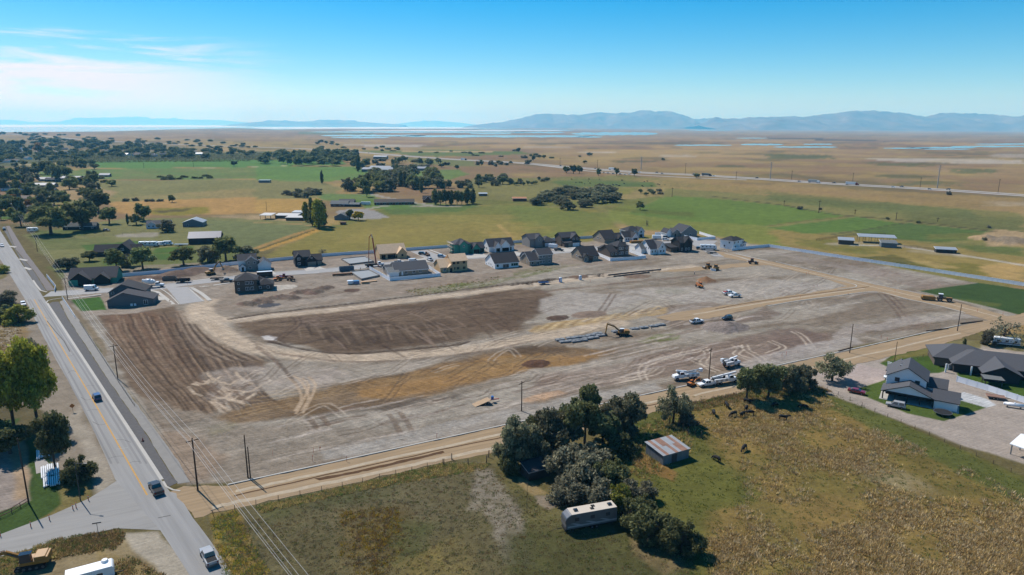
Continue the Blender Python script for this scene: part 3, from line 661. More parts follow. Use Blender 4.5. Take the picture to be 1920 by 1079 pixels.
for k in range(60):
    x0 = 1060 + rnd.random() * 640; y0 = 640 - rnd.random() * 130; dl = 20 + rnd.random() * 60
    if x0 > 1350 + (640 - y0) * 3.5: continue
    S([(x0, y0), (x0 + dl * .5, y0 - dl * .1 - rnd.random() * 4), (x0 + dl, y0 - dl * .16)], .5 + rnd.random() * .8, C(132, 114, 102) if rnd.random() < .6 else C(200, 190, 180), .45, .6, breakup=.5, seed=k)
for k in range(40):
    x0 = 470 + rnd.random() * 480; y0 = 655 - rnd.random() * 55 - (x0 - 470) * .07; dl = 20 + rnd.random() * 60; sl = rnd.choice([.5, -.14, -.2, .9])
    S([(x0, y0), (x0 + dl * .6, y0 + dl * sl * .5), (x0 + dl, y0 + dl * sl)], .5 + rnd.random() * .6, C(86, 70, 60) if rnd.random() < .6 else C(150, 130, 114), .5, .5, breakup=.4, seed=k, z=-.1)
for k in range(64):
    u = rnd.random(); x0 = 430 + u * 1050; y0 = 880 - u * 225 - rnd.uniform(20, 190) * (1 - .25 * u); dl = rnd.uniform(40, 120); cv = rnd.uniform(-16, 16)
    if x0 < 640 and y0 < 690: continue
    RU([(x0, y0), (x0 + dl * .35, y0 - dl * .1 + cv * .8), (x0 + dl * .7, y0 - dl * .2 + cv), (x0 + dl, y0 - dl * rnd.uniform(.1, .5))], (C(112, 96, 80), C(198, 184, 166), C(98, 82, 68))[k % 3], rnd.uniform(1.7, 2.3), .5, .5, breakup=.4, z=-.07)
for k in range(24):
    x0 = 1180 + rnd.random() * 520; y0 = 520 + rnd.random() * 40 + (x0 - 1180) * .05; dl = rnd.uniform(20, 60)
    RU([(x0, y0), (x0 + dl * .5, y0 + rnd.uniform(-8, 8)), (x0 + dl, y0 + rnd.uniform(-10, 10))], (C(120, 104, 90), C(196, 184, 170))[k % 2], 2.1, .5, .4, breakup=.4)
# front strip pale with clods, orange sandy spill
A([(612, 868), (800, 828), (940, 798), (1100, 760), (1245, 728), (1230, 715), (1060, 745), (940, 770), (780, 805), (600, 845)], C(176, 170, 161), 1, 2, .8, .12, 0, breakup=.35, bscale=.3)
A([(978, 752), (1010, 740), (1045, 733), (1060, 738), (1010, 752), (985, 758)], C(196, 160, 126), .8, 2, .8, .12, 0, breakup=.3, bscale=.4)
A([(1370, 700), (1520, 668), (1620, 644), (1600, 632), (1500, 648), (1380, 680)], C(178, 170, 162), 1, 2, .8, .12, 0, breakup=.3, bscale=.2)
A([(1560, 640), (1680, 615), (1780, 600), (1850, 598), (1820, 590), (1700, 596), (1580, 615)], C(172, 162, 152), 1, 3, .8, .12, 0, breakup=.3, bscale=.2)
A([(1640, 500), (1720, 520), (1780, 532), (1740, 542), (1660, 528), (1600, 512)], C(142, 124, 112), 1.5, 4, .7, .14, 0, breakup=.5, bscale=.1)
A([(1440, 470), (1560, 492), (1660, 512), (1640, 518), (1500, 492)], C(160, 148, 138), 1.5, 4, .6, .14, 0, breakup=.5, bscale=.1)
# relief: clods and ruts over the site, fading at its edge
P_site = GP(SITE)
i = pt.sub(P_site, 1)
d = seg_dist(gx[i], gy[i], P_site, True); d = np.where(inside(gx[i], gy[i], P_site), d, -d)
w = sstep(0.5, 6, d)
pt.z[i] = (pt.z[i] + (fbm(gx[i], gy[i], .55, 300, 3) - .5) * .34 + (fbm(gx[i], gy[i], .06, 310, 3) - .5) * .7) * w
for P_ in LEVEL:
    j = pt.sub(P_, 3)
    dd = seg_dist(gx[j], gy[j], P_, True); dd = np.where(inside(gx[j], gy[j], P_), dd, -dd)
    pt.z[j] *= 1 - sstep(-2.5, -.5, dd); pt.z[j] -= .06 * sstep(-.6, .3, dd)
# berm of spoil heaps and single heaps: (pixel, radius, height, colour)
def heap(px, r, h, colr, sq=1.0, az=64, rough=.35, p=1.0):
    g = G(*px); j = pt.sub([(g.x, g.y)], r * max(sq, 1) * 1.5)
    if not j.size: return
    a, b = rotc(gx[j] - g.x, gy[j] - g.y, az)
    rr = np.sqrt((a / sq) ** 2 + b ** 2) / r + (fbm(gx[j], gy[j], 1.2 / r * 2, 9, 3) - .5) * rough
    hh = np.clip(1 - rr, 0, 1) ** p * h
    pt.z[j] = np.maximum(pt.z[j], hh)
    pt.put(j, sstep(.02, .12, hh / h), colr, .25, 0)
heap((1324, 527), 5.2, 2.6, C(146, 112, 84)); heap((1361, 615), 8.0, 2.6, C(150, 138, 130), 1.3)
heap((1006, 683), 4.0, 1.0, C(104, 78, 62), 1.3)
heap((330, 517), 9, 3.0, C(122, 104, 92), 1.3); heap((262, 524), 7, 1.8, C(128, 108, 94), 1.5); heap((300, 522), 6, 1.6, C(120, 102, 90), 1.4)
heap((424, 507), 6, 3.0, C(140, 124, 110), 1.0); heap((434, 509), 5, 2.4, C(132, 116, 102)); heap((372, 509), 8, 2.6, C(126, 108, 96), 1.5)
for k in range(17):
    heap((462 + k * 9.5 + rnd.uniform(-2, 2), 574 - k * 1.9 + rnd.uniform(-5, 4)), 3.4 + rnd.random() * 1.2, 1.2 + rnd.random() * .7, C(124 + rnd.randint(-8, 8), 108, 96))
heap((506, 573), 3.5, .4, C(92, 92, 96), 1.5); heap((520, 540), 6, .6, C(196, 188, 176), 1.6)
heap((660, 545), 4, .5, C(110, 90, 78)); heap((1850, 448), 12, 3.2, C(180, 154, 118), 1.2); heap((1895, 452), 14, 3.5, C(150, 134, 112), 1.3)
heap((1195, 519), 5, .9, C(136, 116, 100), 1.6); heap((1105, 590), 5, .6, C(140, 122, 108), 1.8); heap((1045, 597), 4, .8, C(100, 82, 70), 1.4); heap((1085, 520), 4, .8, C(120, 100, 86), 1.5)
S([(735, 866), (780, 855), (826, 847)], 1.4, C(100, 74, 54), .9, .5, z=-.0)
# ---------------------------------------------------------------- ground object
me = bpy.data.meshes.new('ground')
nr, nc = T.shape
co = np.empty((gx.size, 3)); co[:, 0] = gx; co[:, 1] = gy; co[:, 2] = pt.z
idx = np.arange(gx.size).reshape(nr, nc)
quads = np.stack([idx[:-1, :-1], idx[:-1, 1:], idx[1:, 1:], idx[1:, :-1]], -1).reshape(-1, 4)
me.vertices.add(gx.size); me.vertices.foreach_set('co', co.ravel())
me.loops.add(quads.size); me.loops.foreach_set('vertex_index', quads.ravel().astype(np.int32))
me.polygons.add(len(quads)); me.polygons.foreach_set('loop_start', np.arange(0, quads.size, 4, dtype=np.int32))
me.polygons.foreach_set('loop_total', np.full(len(quads), 4, np.int32))
me.update(calc_edges=True)
me.polygons.foreach_set('use_smooth', np.ones(len(quads), bool))
ca = me.color_attributes.new('soil', 'FLOAT_COLOR', 'POINT')
ca.data.foreach_set('color', np.concatenate([np.clip(pt.c, 0, .85), pt.g[:, None]], 1).astype(np.float32).ravel())
gm = bpy.data.materials.new('soil_and_grass'); gm.use_nodes = True
nt = gm.node_tree; n, l = nt.nodes, nt.links; bs = n['Principled BSDF']
bs.inputs['Roughness'].default_value = 1.0; bs.inputs['Specular IOR Level'].default_value = 0.05
at = n.new('ShaderNodeVertexColor'); at.layer_name = 'soil'
tc = n.new('ShaderNodeTexCoord')
def gnoise(scale, detail, rough=.6, vec=None):
    q = n.new('ShaderNodeTexNoise'); q.inputs['Scale'].default_value = scale; q.inputs['Detail'].default_value = detail; q.inputs['Roughness'].default_value = rough
    l.new(vec or tc.outputs['Object'], q.inputs['Vector']); return q.outputs[0]
def gm_map(v, a, b, c, d):
    q = n.new('ShaderNodeMapRange'); l.new(v, q.inputs[0])
    for k, val in enumerate((a, b, c, d)): q.inputs[k + 1].default_value = val
    return q.outputs[0]
def gmath(op, a, b):
    q = n.new('ShaderNodeMath'); q.operation = op
    for k, v in enumerate((a, b)):
        if isinstance(v, (int, float)): q.inputs[k].default_value = v
        else: l.new(v, q.inputs[k])
    return q.outputs[0]
gmr = n.new('ShaderNodeMapping'); gmr.inputs['Rotation'].default_value = (0, 0, math.radians(-26)); l.new(tc.outputs['Object'], gmr.inputs[0])
gmp = n.new('ShaderNodeMapping'); gmp.inputs['Scale'].default_value = (.055, 1, 1)
l.new(gmr.outputs[0], gmp.inputs[0])
gmr2 = n.new('ShaderNodeMapping'); gmr2.inputs['Rotation'].default_value = (0, 0, math.radians(38)); l.new(tc.outputs['Object'], gmr2.inputs[0])
gmp2 = n.new('ShaderNodeMapping'); gmp2.inputs['Scale'].default_value = (.09, 1, 1)
l.new(gmr2.outputs[0], gmp2.inputs[0])
fine_s = gmath('MULTIPLY', gm_map(gnoise(2.6, 6, .7, gmp.outputs[0]), .3, .7, .6, 1.38), gm_map(gnoise(.9, 5, .7, gmp2.outputs[0]), .35, .65, .86, 1.14))
fine_s = gmath('MULTIPLY', fine_s, gm_map(gnoise(.22, 5, .7), .3, .7, .82, 1.18))
fine_d = gm_map(gnoise(2.0, 5, .8), .3, .7, .80, 1.20)
fine_g = gm_map(gnoise(1.3, 6, .8), .3, .7, .62, 1.38)
mid_g = gm_map(gnoise(.13, 5, .65), .3, .7, .82, 1.18)
big_g = gm_map(gnoise(.012, 4, .6), .3, .7, .88, 1.12)
soilk = gmath('MULTIPLY', fine_s, fine_d)
grk = gmath('MULTIPLY', gmath('MULTIPLY', fine_g, mid_g), big_g)
mixk = n.new('ShaderNodeMix'); mixk.data_type = 'FLOAT'
l.new(at.outputs['Alpha'], mixk.inputs[0]); l.new(soilk, mixk.inputs[2]); l.new(grk, mixk.inputs[3])
sc_ = n.new('ShaderNodeVectorMath'); sc_.operation = 'SCALE'
l.new(at.outputs['Color'], sc_.inputs[0]); l.new(mixk.outputs[0], sc_.inputs['Scale'])
l.new(sc_.outputs[0], bs.inputs['Base Color'])
bp = n.new('ShaderNodeBump'); bp.inputs['Strength'].default_value = .8; bp.inputs['Distance'].default_value = .3
l.new(gnoise(1.1, 5, .7), bp.inputs['Height']); l.new(bp.outputs[0], bs.inputs['Normal'])
me.materials.append(gm)
ground = bpy.data.objects.new('ground', me); col.objects.link(ground); tag(ground, kind='structure')
# ---------------------------------------------------------------- water, mountains, haze
def water_mat(name, c, rough):
    mt = pm(name, c, rough, .1, .002, spec=.5, bump=.02, bscale=.02)
    return mt
W_LAKE = water_mat('lake_water', (.10, .16, .20), .12)
W_POND = water_mat('pond_water', (.12, .17, .19), .15)
def sheet(name, pix, mat, z=.3, step=3):
    b = MB(); P = [G(*p) for p in pix]
    b.poly([(p.x, p.y, z) for p in P])
    o = b.build(name, mat); tag(o, kind='structure')
    return o
def wob(x0, x1, yt, yb, n, seed, tip=.3):
    """flat pond outline between two image heights, ragged"""
    r = random.Random(seed); up, dn = [], []
    for k in range(n + 1):
        t = k / n; e = math.sin(PI * t) ** tip
        x = x0 + (x1 - x0) * t
        ym = (yt + yb) / 2; hh = (yb - yt) / 2
        up.append((x, ym - hh * e * r.uniform(.5, 1))); dn.append((x, ym + hh * e * r.uniform(.5, 1)))
    return up + dn[::-1]
sheet('lake', [(-500, 230.2), (440, 233.6), (960, 237.6), (1000, 238.4), (960, 241.4), (700, 242.2), (620, 241.5), (520, 243.4), (440, 240.4), (330, 243), (200, 247.0), (0, 248.5), (-500, 250)], W_LAKE, .5)
for k, (x0, x1, yt, yb) in enumerate(((575, 1000, 246.4, 249.6), (600, 800, 252.6, 257), (740, 1120, 253.4, 258.6), (860, 1080, 243.6, 246.0), (1070, 1235, 247.6, 255.0), (960, 1060, 247, 250.6), (1290, 1375, 243.6, 245.5), (880, 960, 249.5, 252.6), (620, 730, 257, 260), (1080, 1130, 256, 259))):
    sheet('marsh_pond', wob(x0, x1, yt, yb, 22, k), W_POND, .4)
for k, (x0, x1, yt, yb) in enumerate(((1262, 1374, 271.4, 274.2), (1388, 1470, 269.5, 273.5), (1448, 1572, 274.5, 278.0), (1505, 1562, 269.5, 272.4), (1655, 1745, 277, 280), (1700, 1830, 275.6, 279.4), (1780, 1960, 273.4, 277), (1825, 1990, 269.0, 272.4), (1730, 1820, 279.5, 281.5), (1380, 1440, 258.6, 260.4))):
    sheet('marsh_pond', wob(x0, x1, yt, yb, 18, k + 40), W_POND, .3)
SALT_SHEEN = pm('salt_and_sky_sheen', (.48, .5, .52), .9, .06, .0005)
sheet('salt_and_sheen', wob(-420, 470, 234.4, 239.4, 30, 91, .15), SALT_SHEEN, 1.2)  # whitish sky reflection of the lake, painted as a pale sheet
sheet('salt_and_sheen', wob(470, 900, 238.6, 242.2, 24, 92, .2), SALT_SHEEN, 1.2)
sheet('salt_and_sheen', wob(640, 1060, 244.4, 246.2, 20, 93, .2), SALT_SHEEN, .8)
def mountain(name, prof, ybase, dist, depth, seed, mat, tip=1.0):
    """ridge whose skyline runs through the given pixels at a set distance, with spurs running down both flanks"""
    pts = []
    for k in range(len(prof) - 1):
        (xa, ya), (xb, yb) = prof[k], prof[k + 1]; m_ = max(2, int(abs(xb - xa) / 5))
        for j in range(m_): pts.append((xa + (xb - xa) * j / m_, ya + (yb - ya) * j / m_))
    pts.append(prof[-1])
    ridge = []
    jr = random.Random(seed); w1 = 0
    for (x, y) in pts:
        w1 = w1 * .55 + jr.uniform(-1, 1) * 1.3; y = y + w1 if y < ybase - 8 else y
        d = _f + _rt * ((x - CX) / F_PX) - _up * ((y - CY) / F_PX)
        t = dist / d.y; ridge.append((d.x * t, dist, max(4.0, CAM_H + d.z * t)))
    nn = len(ridge); X = np.array([r[0] for r in ridge]); Z = np.array([r[2] for r in ridge])
    vs_ = np.linspace(-1, 1, 41); V = np.empty((41, nn, 3))
    for a, v in enumerate(vs_):
        sp = fbm(X / 1000.0, np.full(nn, v * 1.2), 1.6, seed, 4)
        fall = 1 - abs(v) ** .85
        spur = (sp - .5) * 1.1 * math.sin(PI * min(1, abs(v))) ** .8
        V[a, :, 0] = X + (fbm(X / 800.0, np.full(nn, v), 1.0, seed + 9, 2) - .5) * 500 * abs(v)
        V[a, :, 1] = dist + v * depth
        V[a, :, 2] = np.maximum(Z * (fall + spur) , -3) if v not in (0.0,) else Z
        if abs(v) > .98: V[a, :, 2] = -3
    b = MB(); b.v = [tuple(p) for p in V.reshape(-1, 3)]
    for a in range(40):
        for k in range(nn - 1):
            i0 = a * nn + k; b.f.append((i0, i0 + 1, i0 + nn + 1, i0 + nn)); b.mi.append(0)
    o = b.build(name, mat, smooth=True); tag(o, kind='structure'); return o
M_MT = pm('dry_mountain_slope', alb(124, 108, 98), 1.0, .8, .0016, bump=.0)
mountain('mountain', [(880, 236), (940, 229), (960, 225), (1000, 216), (1027, 212), (1060, 214), (1080, 216.5), (1100, 214), (1128, 210.5), (1160, 211), (1185, 210), (1204, 206), (1225, 209), (1245, 208.5), (1265, 212), (1300, 222), (1340, 223.5)], 239, 26000, 3300, 3, M_MT)
mountain('mountain', [(1310, 236), (1330, 224.5), (1342, 221), (1360, 224), (1400, 222), (1425, 218), (1440, 218.5), (1495, 219), (1540, 216), (1590, 210.5), (1630, 207), (1650, 209), (1690, 211), (1735, 219), (1762, 213), (1800, 213.5), (1860, 215.5), (1900, 219), (1925, 217.5), (2000, 221), (2100, 230)], 247, 21000, 3000, 13, M_MT)
mountain('hill', [(440, 233), (480, 229), (520, 226.5), (580, 227.5), (612, 224.5), (660, 227.5), (700, 230.5), (760, 234.5)], 236, 33000, 1800, 23, M_MT)
mountain('mountain', [(-120, 229), (-20, 225), (20, 225), (60, 229), (110, 228.5), (140, 223), (180, 221), (210, 221), (260, 219), (285, 223), (320, 221.5), (350, 224.5), (410, 225), (440, 228), (480, 231)], 232, 58000, 2500, 33, M_MT)
mountain('mountain', [(720, 235), (780, 228), (800, 226), (830, 228), (860, 230), (900, 235)], 236, 58000, 1800, 43, M_MT)
HAZE = bpy.data.materials.new('air'); HAZE.use_nodes = True
hn, hl = HAZE.node_tree.nodes, HAZE.node_tree.links; hn.clear()
ho = hn.new('ShaderNodeOutputMaterial'); hv = hn.new('ShaderNodeVolumePrincipled')
hv.inputs['Absorption Color'].default_value = (.66, .84, 1, 1); hv.inputs['Color'].default_value = (.17, .60, 1.0, 1); hv.inputs['Density'].default_value = 5.4e-5; hv.inputs['Anisotropy'].default_value = .05
hl.new(hv.outputs[0], ho.inputs['Volume'])
hb = MB().box(-99000, 99000, -3000, 64000, -4, 1050)
hz = hb.build('haze', HAZE); tag(hz, kind='stuff')
# ---------------------------------------------------------------- roads
M_ASPH = pm('worn_asphalt', alb(158, 157, 155), .9, .2, .5, bump=.15, bscale=6, stretch=(.06, 1.6, 1), rot=49.5)
M_ASPH2 = pm('side_road_asphalt', alb(160, 158, 154), .9, .18, .5, bump=.15, bscale=6, stretch=(.1, 1.2, 1), rot=-25)
M_NEWASPH = pm('street_asphalt', alb(172, 171, 170), .9, .08, .3, bump=.1, bscale=6)
M_GRAVEL = pm('dark_gravel', alb(102, 100, 100), .95, .22, 1.2, bump=.5, bscale=9)
M_WALK = pm('grey_path', alb(150, 147, 142), .9, .12, .5, bump=.2, bscale=6)
M_CONC = pm('concrete', alb(200, 196, 188), .9, .08, .7, bump=.1, bscale=5)
M_YEL = pm('yellow_line', alb(206, 158, 72), .8, .22, 1.5)
M_WHT = pm('white_line', alb(212, 210, 206), .8, .2, 1.5)
M_TAN = pm('compacted_dirt', alb(174, 151, 121), 1.0, .24, .9, bump=.5, bscale=1.5, stretch=(.07, 1.1, 1), spec=.05, rot=-27)
M_TAR = pm('tar_seal', alb(92, 88, 84), .8, .15, 1)
def flat(name, pts, z, mat, jit=0.0, seed=0, step=3.0):
    """ground sheet from a world outline, its edge roughened by jit metres"""
    r = random.Random(seed); q = []
    for k in range(len(pts)):
        a, b = pts[k], pts[(k + 1) % len(pts)]
        L = math.hypot(b[0] - a[0], b[1] - a[1]); m_ = max(1, int(L / step)) if jit else 1
        for j in range(m_):
            t = j / m_; q.append((a[0] + (b[0] - a[0]) * t + r.uniform(-jit, jit), a[1] + (b[1] - a[1]) * t + r.uniform(-jit, jit), z))
    b = MB().poly(q); o = b.build(name, mat); tag(o, kind='structure'); return o
def ribbon(name, pts, w, z, mat, h=0.0, kind='structure', parent=None):
    """strip of width w along a world line; h > 0 gives it the section of a kerb"""
    L, R = offset_line(pts, w / 2), offset_line(pts, -w / 2); b = MB()
    for k in range(len(pts) - 1):
        a, c, d, e = L[k], L[k + 1], R[k + 1], R[k]
        b.poly([(*a, z), (*e, z), (*d, z), (*c, z)])
        if h:
            b.poly([(*a, z - h), (*a, z), (*c, z), (*c, z - h)]); b.poly([(*e, z), (*e, z - h), (*d, z - h), (*d, z)])
    o = b.build(name, mat, parent)
    if kind and not parent: tag(o, kind=kind)
    return o
flat('side_road', GP(SIDE_ROAD), .03, M_ASPH2, .12, 1)
flat('main_road', GP(MAIN_ROAD), .04, M_ASPH, .06, 2)
flat('dirt_road', GP(FRONT_DIRT), .02, M_TAN, .35, 3, 2.0)
flat('dirt_road', GP(TAN_MAIN), .022, M_TAN, .35, 4, 2.5)
flat('dirt_road', GP(TAN_BRANCH), .018, M_TAN, .6, 5, 2.5)
flat('dirt_road', GP(TAN_BACK), .014, M_TAN, .8, 6, 3)
M_DAMP = pm('damp_soil', alb(104, 80, 60), 1, .25, .8, spec=.05); M_PALED = pm('pale_dust', alb(196, 180, 156), 1, .2, .6, spec=.05)
flat('wheel_rut', GP([(590, 898), (640, 889), (735, 868), (830, 846), (835, 849), (740, 872), (640, 894), (600, 901)]), .03, M_DAMP, .2, 21, 1.2)
for pl, w_, m__ in (([(400, 952), (480, 934), (680, 892), (830, 860), (930, 840)], 1.3, M_PALED), ([(440, 922), (620, 884), (930, 817), (1290, 740)], 1.1, M_PALED), ([(440, 930), (640, 885), (930, 822), (1290, 745)], .5, M_DAMP), ([(1300, 742), (1480, 700), (1640, 662), (1800, 625)], .9, M_PALED), ([(1360, 476), (1440, 494), (1600, 530), (1760, 566), (1870, 594)], 1.0, M_PALED), ([(1620, 541), (1440, 567), (1300, 590)], 1.2, M_PALED), ([(1630, 538), (1440, 563), (1340, 580)], .7, M_DAMP)):
    L_ = spline(GP(pl), 8); L_ = [(x + rnd.uniform(-.25, .25), y + rnd.uniform(-.25, .25)) for x, y in L_]; ribbon('wheel_rut', L_, w_, .028, m__)
flat('street', STREET, .03, M_NEWASPH, .05, 7)
flat('street', STUB, .034, M_NEWASPH, .05, 8)
flat('street', STREET_N, .026, M_NEWASPH, .05, 9)
flat('street', SPUR, .038, M_NEWASPH, .05, 10)
ribbon('yellow_centre_line', GP([(64, 562), (86, 600), (125, 667), (175, 752), (242, 870), (276, 929)]), .32, .05, M_YEL)
KL = GP([line_at(K0, K1, y) for y in (569, 640, 720, 800, 870, 900)])
ribbon('kerb', KL, .75, .07, M_CONC, .12)
ribbon('kerb', GP([(306, 903), (312, 913), (324, 919), (338, 921)]), .4, .07, M_CONC, .12)
ribbon('kerb', GP([(62, 526), (68, 535), (76, 545), (88, 548)]), .7, .07, M_CONC, .12)
ribbon('kerb', GP([(86, 569), (90, 564), (98, 562), (118, 559)]), .5, .08, M_CONC, .12)
flat('gravel_verge', GP([(91, 571), (97, 567), (110, 566), (128, 600), (205, 717), (272, 812), (322, 893), (335, 905), (316, 914), (309, 904)] + [line_at((91, 571), (288, 870), y) for y in (870, 720)]), .05, M_GRAVEL, .1, 11)
flat('footpath', GP([(112, 566), (119, 563), (150, 603), (240, 736), (335, 866), (356, 905), (333, 908), (323, 893), (272.5, 811), (205.5, 716), (128.5, 599)]), .045, M_WALK, .12, 12)
flat('gravel_verge', GP([(4, 426), (10, 424), (30, 470), (64, 510), (86, 545), (76, 545), (62, 526), (40, 490)]), .05, M_GRAVEL, .1, 13)
flat('footpath', GP([(11, 424), (18, 424), (50, 476), (103, 544), (88, 546), (64.5, 509), (30.5, 469)]), .045, pm('path_asphalt', alb(120, 112, 110), .9, .12, .5), .1, 14)
for a, b in (((40, 486), (50, 489)), ((22, 462), (29, 464)), ((50, 502), (57, 506))):
    p, q = G(*a), G(*b); flat('concrete_apron', [(p.x - 1, p.y - 1.2), (q.x + .5, q.y - 1.5), (q.x, q.y + 1.5), (p.x - 1.5, p.y + 1.2)], .07, M_CONC)
ribbon('tar_seam', GP([(88, 602), (104, 622), (120, 640), (131, 660)]), .35, .052, M_TAR)
ribbon('tar_seam', GP([(296, 972), (320, 967)]), .25, .052, M_TAR)
ribbon('stop_bar', GP([(218, 843), (240, 840)]), .2, .053, pm('pale_seam', alb(178, 178, 176), .9, .1, 1))
for k in range(12):
    y0 = 590 + k * 26 + rnd.uniform(-8, 8); xc = 64 + (y0 - 562) * .577; side = rnd.choice((-1, 1)); ex = side * rnd.uniform(.18, .3) * (y0 - 480) * .28
    ribbon('tar_seam', spline(GP([(xc, y0), (xc + ex * .5, y0 + rnd.uniform(-3, 3)), (xc + ex, y0 + rnd.uniform(-5, 5))]), 4), .14, .047, M_TAR)
for o_, wd in ((-20, .5), (-33, .45), (22, .5), (33, .4)):
    ribbon('tyre_wear', GP([(64 + o_ * .35, 562), (125 + o_ * .62, 667), (175 + o_ * .78, 752), (242 + o_, 870)]), wd, .044, pm('worn_lane', alb(138, 137, 136), .85, .2, .5, stretch=(.06, 1.6, 1), rot=49.5))
# concrete kerbs and walks of the new street
ribbon('kerb', GP([(427, 909.5), (480, 898), (612, 870), (934, 800), (1040, 777)]), .45, .14, M_CONC, .2)
ribbon('kerb', GP([(1040, 777), (1300, 720.5), (1470, 683), (1610, 652.5), (1740, 623), (1800, 610)]), .45, .14, M_CONC, .2)
for pl, w in (([(1455, 491), (1540, 511), (1600, 524), (1630, 531), (1697, 545), (1760, 558)], .5), ([(1530, 518.5), (1570, 526), (1600, 533), (1606, 537), (1598, 540), (1570, 543)], .5), ([(1440, 574), (1500, 564), (1560, 556.5), (1640, 547.5), (1700, 561), (1760, 574), (1810, 587)], .5),
              ([(1358, 475), (1385, 482), (1402, 487.5), (1405, 489), (1400, 491.5)], .6), ([(1315, 459), (1360, 471), (1407, 482.5), (1440, 489)], .9)):
    ribbon('kerb', spline(GP(pl), 4), w, .14, M_CONC, .2)
for o_ in (5.1, -5.1):
    ln = offset_line(STREET_L, o_)
    n_ = len(ln)
    for a, b in ((0, 9), (12, 22), (23, 38), (39, n_)) if o_ > 0 else ((0, 8), (20, 28), (28, 40), (41, n_)):
        seg = ln[a:b]
        if len(seg) > 1: ribbon('kerb', seg, .7, .12, M_CONC, .2)
for pl, w in (([(272, 545), (292, 547), (302, 553), (325, 571)], 1.6), ([(300, 541), (318, 553), (336, 571)], .5), ([(431, 531), (395, 536), (362, 539.5), (357, 541)], 1.5), ([(361, 541), (378, 551), (394, 564)], 1.8), ([(353, 541), (366, 552), (381, 565)], .5),
              ([(800, 470), (822, 479), (842, 488)], .5), ([(806, 469), (830, 478), (850, 487)], 1.5), ([(771, 472), (790, 481), (810, 491)], .5), ([(330, 530), (380, 525), (427, 519)], 1.4), ([(140, 545), (190, 541)], 1.4), ([(125, 561), (190, 553)], 1.4)):
    ribbon('pavement', spline(GP(pl), 4), w, .10, M_CONC, .15)
def pad(name, pix, z=.08, mat=None):
    P = GP(pix); b = MB(); b.poly([(x, y, z) for x, y in P])
    for k in range(len(P)):
        a, c = P[k], P[(k + 1) % len(P)]; b.poly([(*a, z - .2), (*c, z - .2), (*c, z), (*a, z)])
    o = b.build(name, mat or M_CONC); tag(o, kind='structure'); return o
for pl in ([(270, 560), (300, 556), (312, 562), (270, 569)], [(569, 503), (598, 500), (612, 505), (574, 509)], [(860, 478), (906, 476), (916, 482), (866, 486)], [(930, 475), (966, 472), (985, 478), (950, 482)], [(1030, 466), (1062, 466), (1086, 470), (1050, 474)], [(1060, 465), (1092, 462), (1110, 466), (1090, 469)],
           [(1172, 455), (1200, 453), (1216, 457), (1190, 461)], [(1228, 441), (1262, 438), (1276, 446), (1240, 453)], [(480, 512), (512, 509), (518, 514), (490, 518)], [(770, 487), (800, 484), (806, 489), (780, 492)], [(1180, 462), (1204, 466), (1196, 472), (1180, 468)]):
    pad('concrete_pad', pl)
# interstate far off
M_HWY = pm('highway_concrete', alb(186, 180, 172), .9, .06, .02)
HW = [(-500, 247), (-120, 249), (14, 252), (90, 257), (200, 265), (330, 271), (470, 276), (560, 279), (640, 283.5), (700, 288), (760, 293), (860, 300), (960, 305), (1080, 315), (1200, 324), (1300, 328.5), (1440, 337), (1560, 345), (1740, 355), (1920, 367), (2150, 382)]
HWL = spline(GP(HW), 4)
ribbon('highway', offset_line(HWL, 10), 13, .25, M_HWY)
ribbon('highway', offset_line(HWL, -10), 13, .25, M_HWY)
ribbon('ramp', GP([(1000, 309), (1100, 321), (1200, 329), (1300, 334), (1400, 338)]), 10, .2, M_HWY)
# ---------------------------------------------------------------- houses
M_GLASS = pm('window_glass', (.02, .03, .04), .08, .2, 2, spec=.6)
M_FRAME = pm('white_trim', (.68, .69, .70), .5, .04, 2)
M_DARKTRIM = pm('dark_trim', alb(44, 44, 46), .6, .1, 2)
M_OPEN = pm('dark_opening', (.012, .011, .011), .9, .2, 2)
M_RSLATE = pm('charcoal_shingles', alb(72, 72, 78), .9, .22, 2.2, bump=.35, bscale=8, stretch=(1, 3, 3))
M_RBLACK = pm('black_shingles', alb(54, 54, 59), .9, .22, 2.2, bump=.35, bscale=8, stretch=(1, 3, 3))
M_RGREY = pm('grey_shingles', alb(96, 97, 102), .9, .18, 2.2, bump=.35, bscale=8, stretch=(1, 3, 3))
M_RPALE = pm('pale_grey_shingles', alb(120, 124, 124), .9, .16, 2.2, bump=.3, bscale=8)
M_OSB = pm('osb_sheathing', (.48, .33, .18), .85, .16, 1.1, bump=.1)
M_OSBR = pm('osb_roof_deck', (.50, .36, .23), .85, .13, .8, bump=.1)
M_WRAP = pm('green_sheathing', alb(76, 170, 146), .7, .12, .9)
M_SHEET = pm('ribbed_steel_roof', alb(190, 196, 202), .5, .1, .6, metallic=.3, spec=.5)
M_WROOF = pm('dull_white_roof', alb(214, 214, 214), .7, .08, .5)
M_RUST = pm('rusty_sheet', alb(158, 122, 104), .8, .3, .8)
M_PIPE = pm('vent_pipe_metal', alb(170, 170, 172), .5, .1, 2)
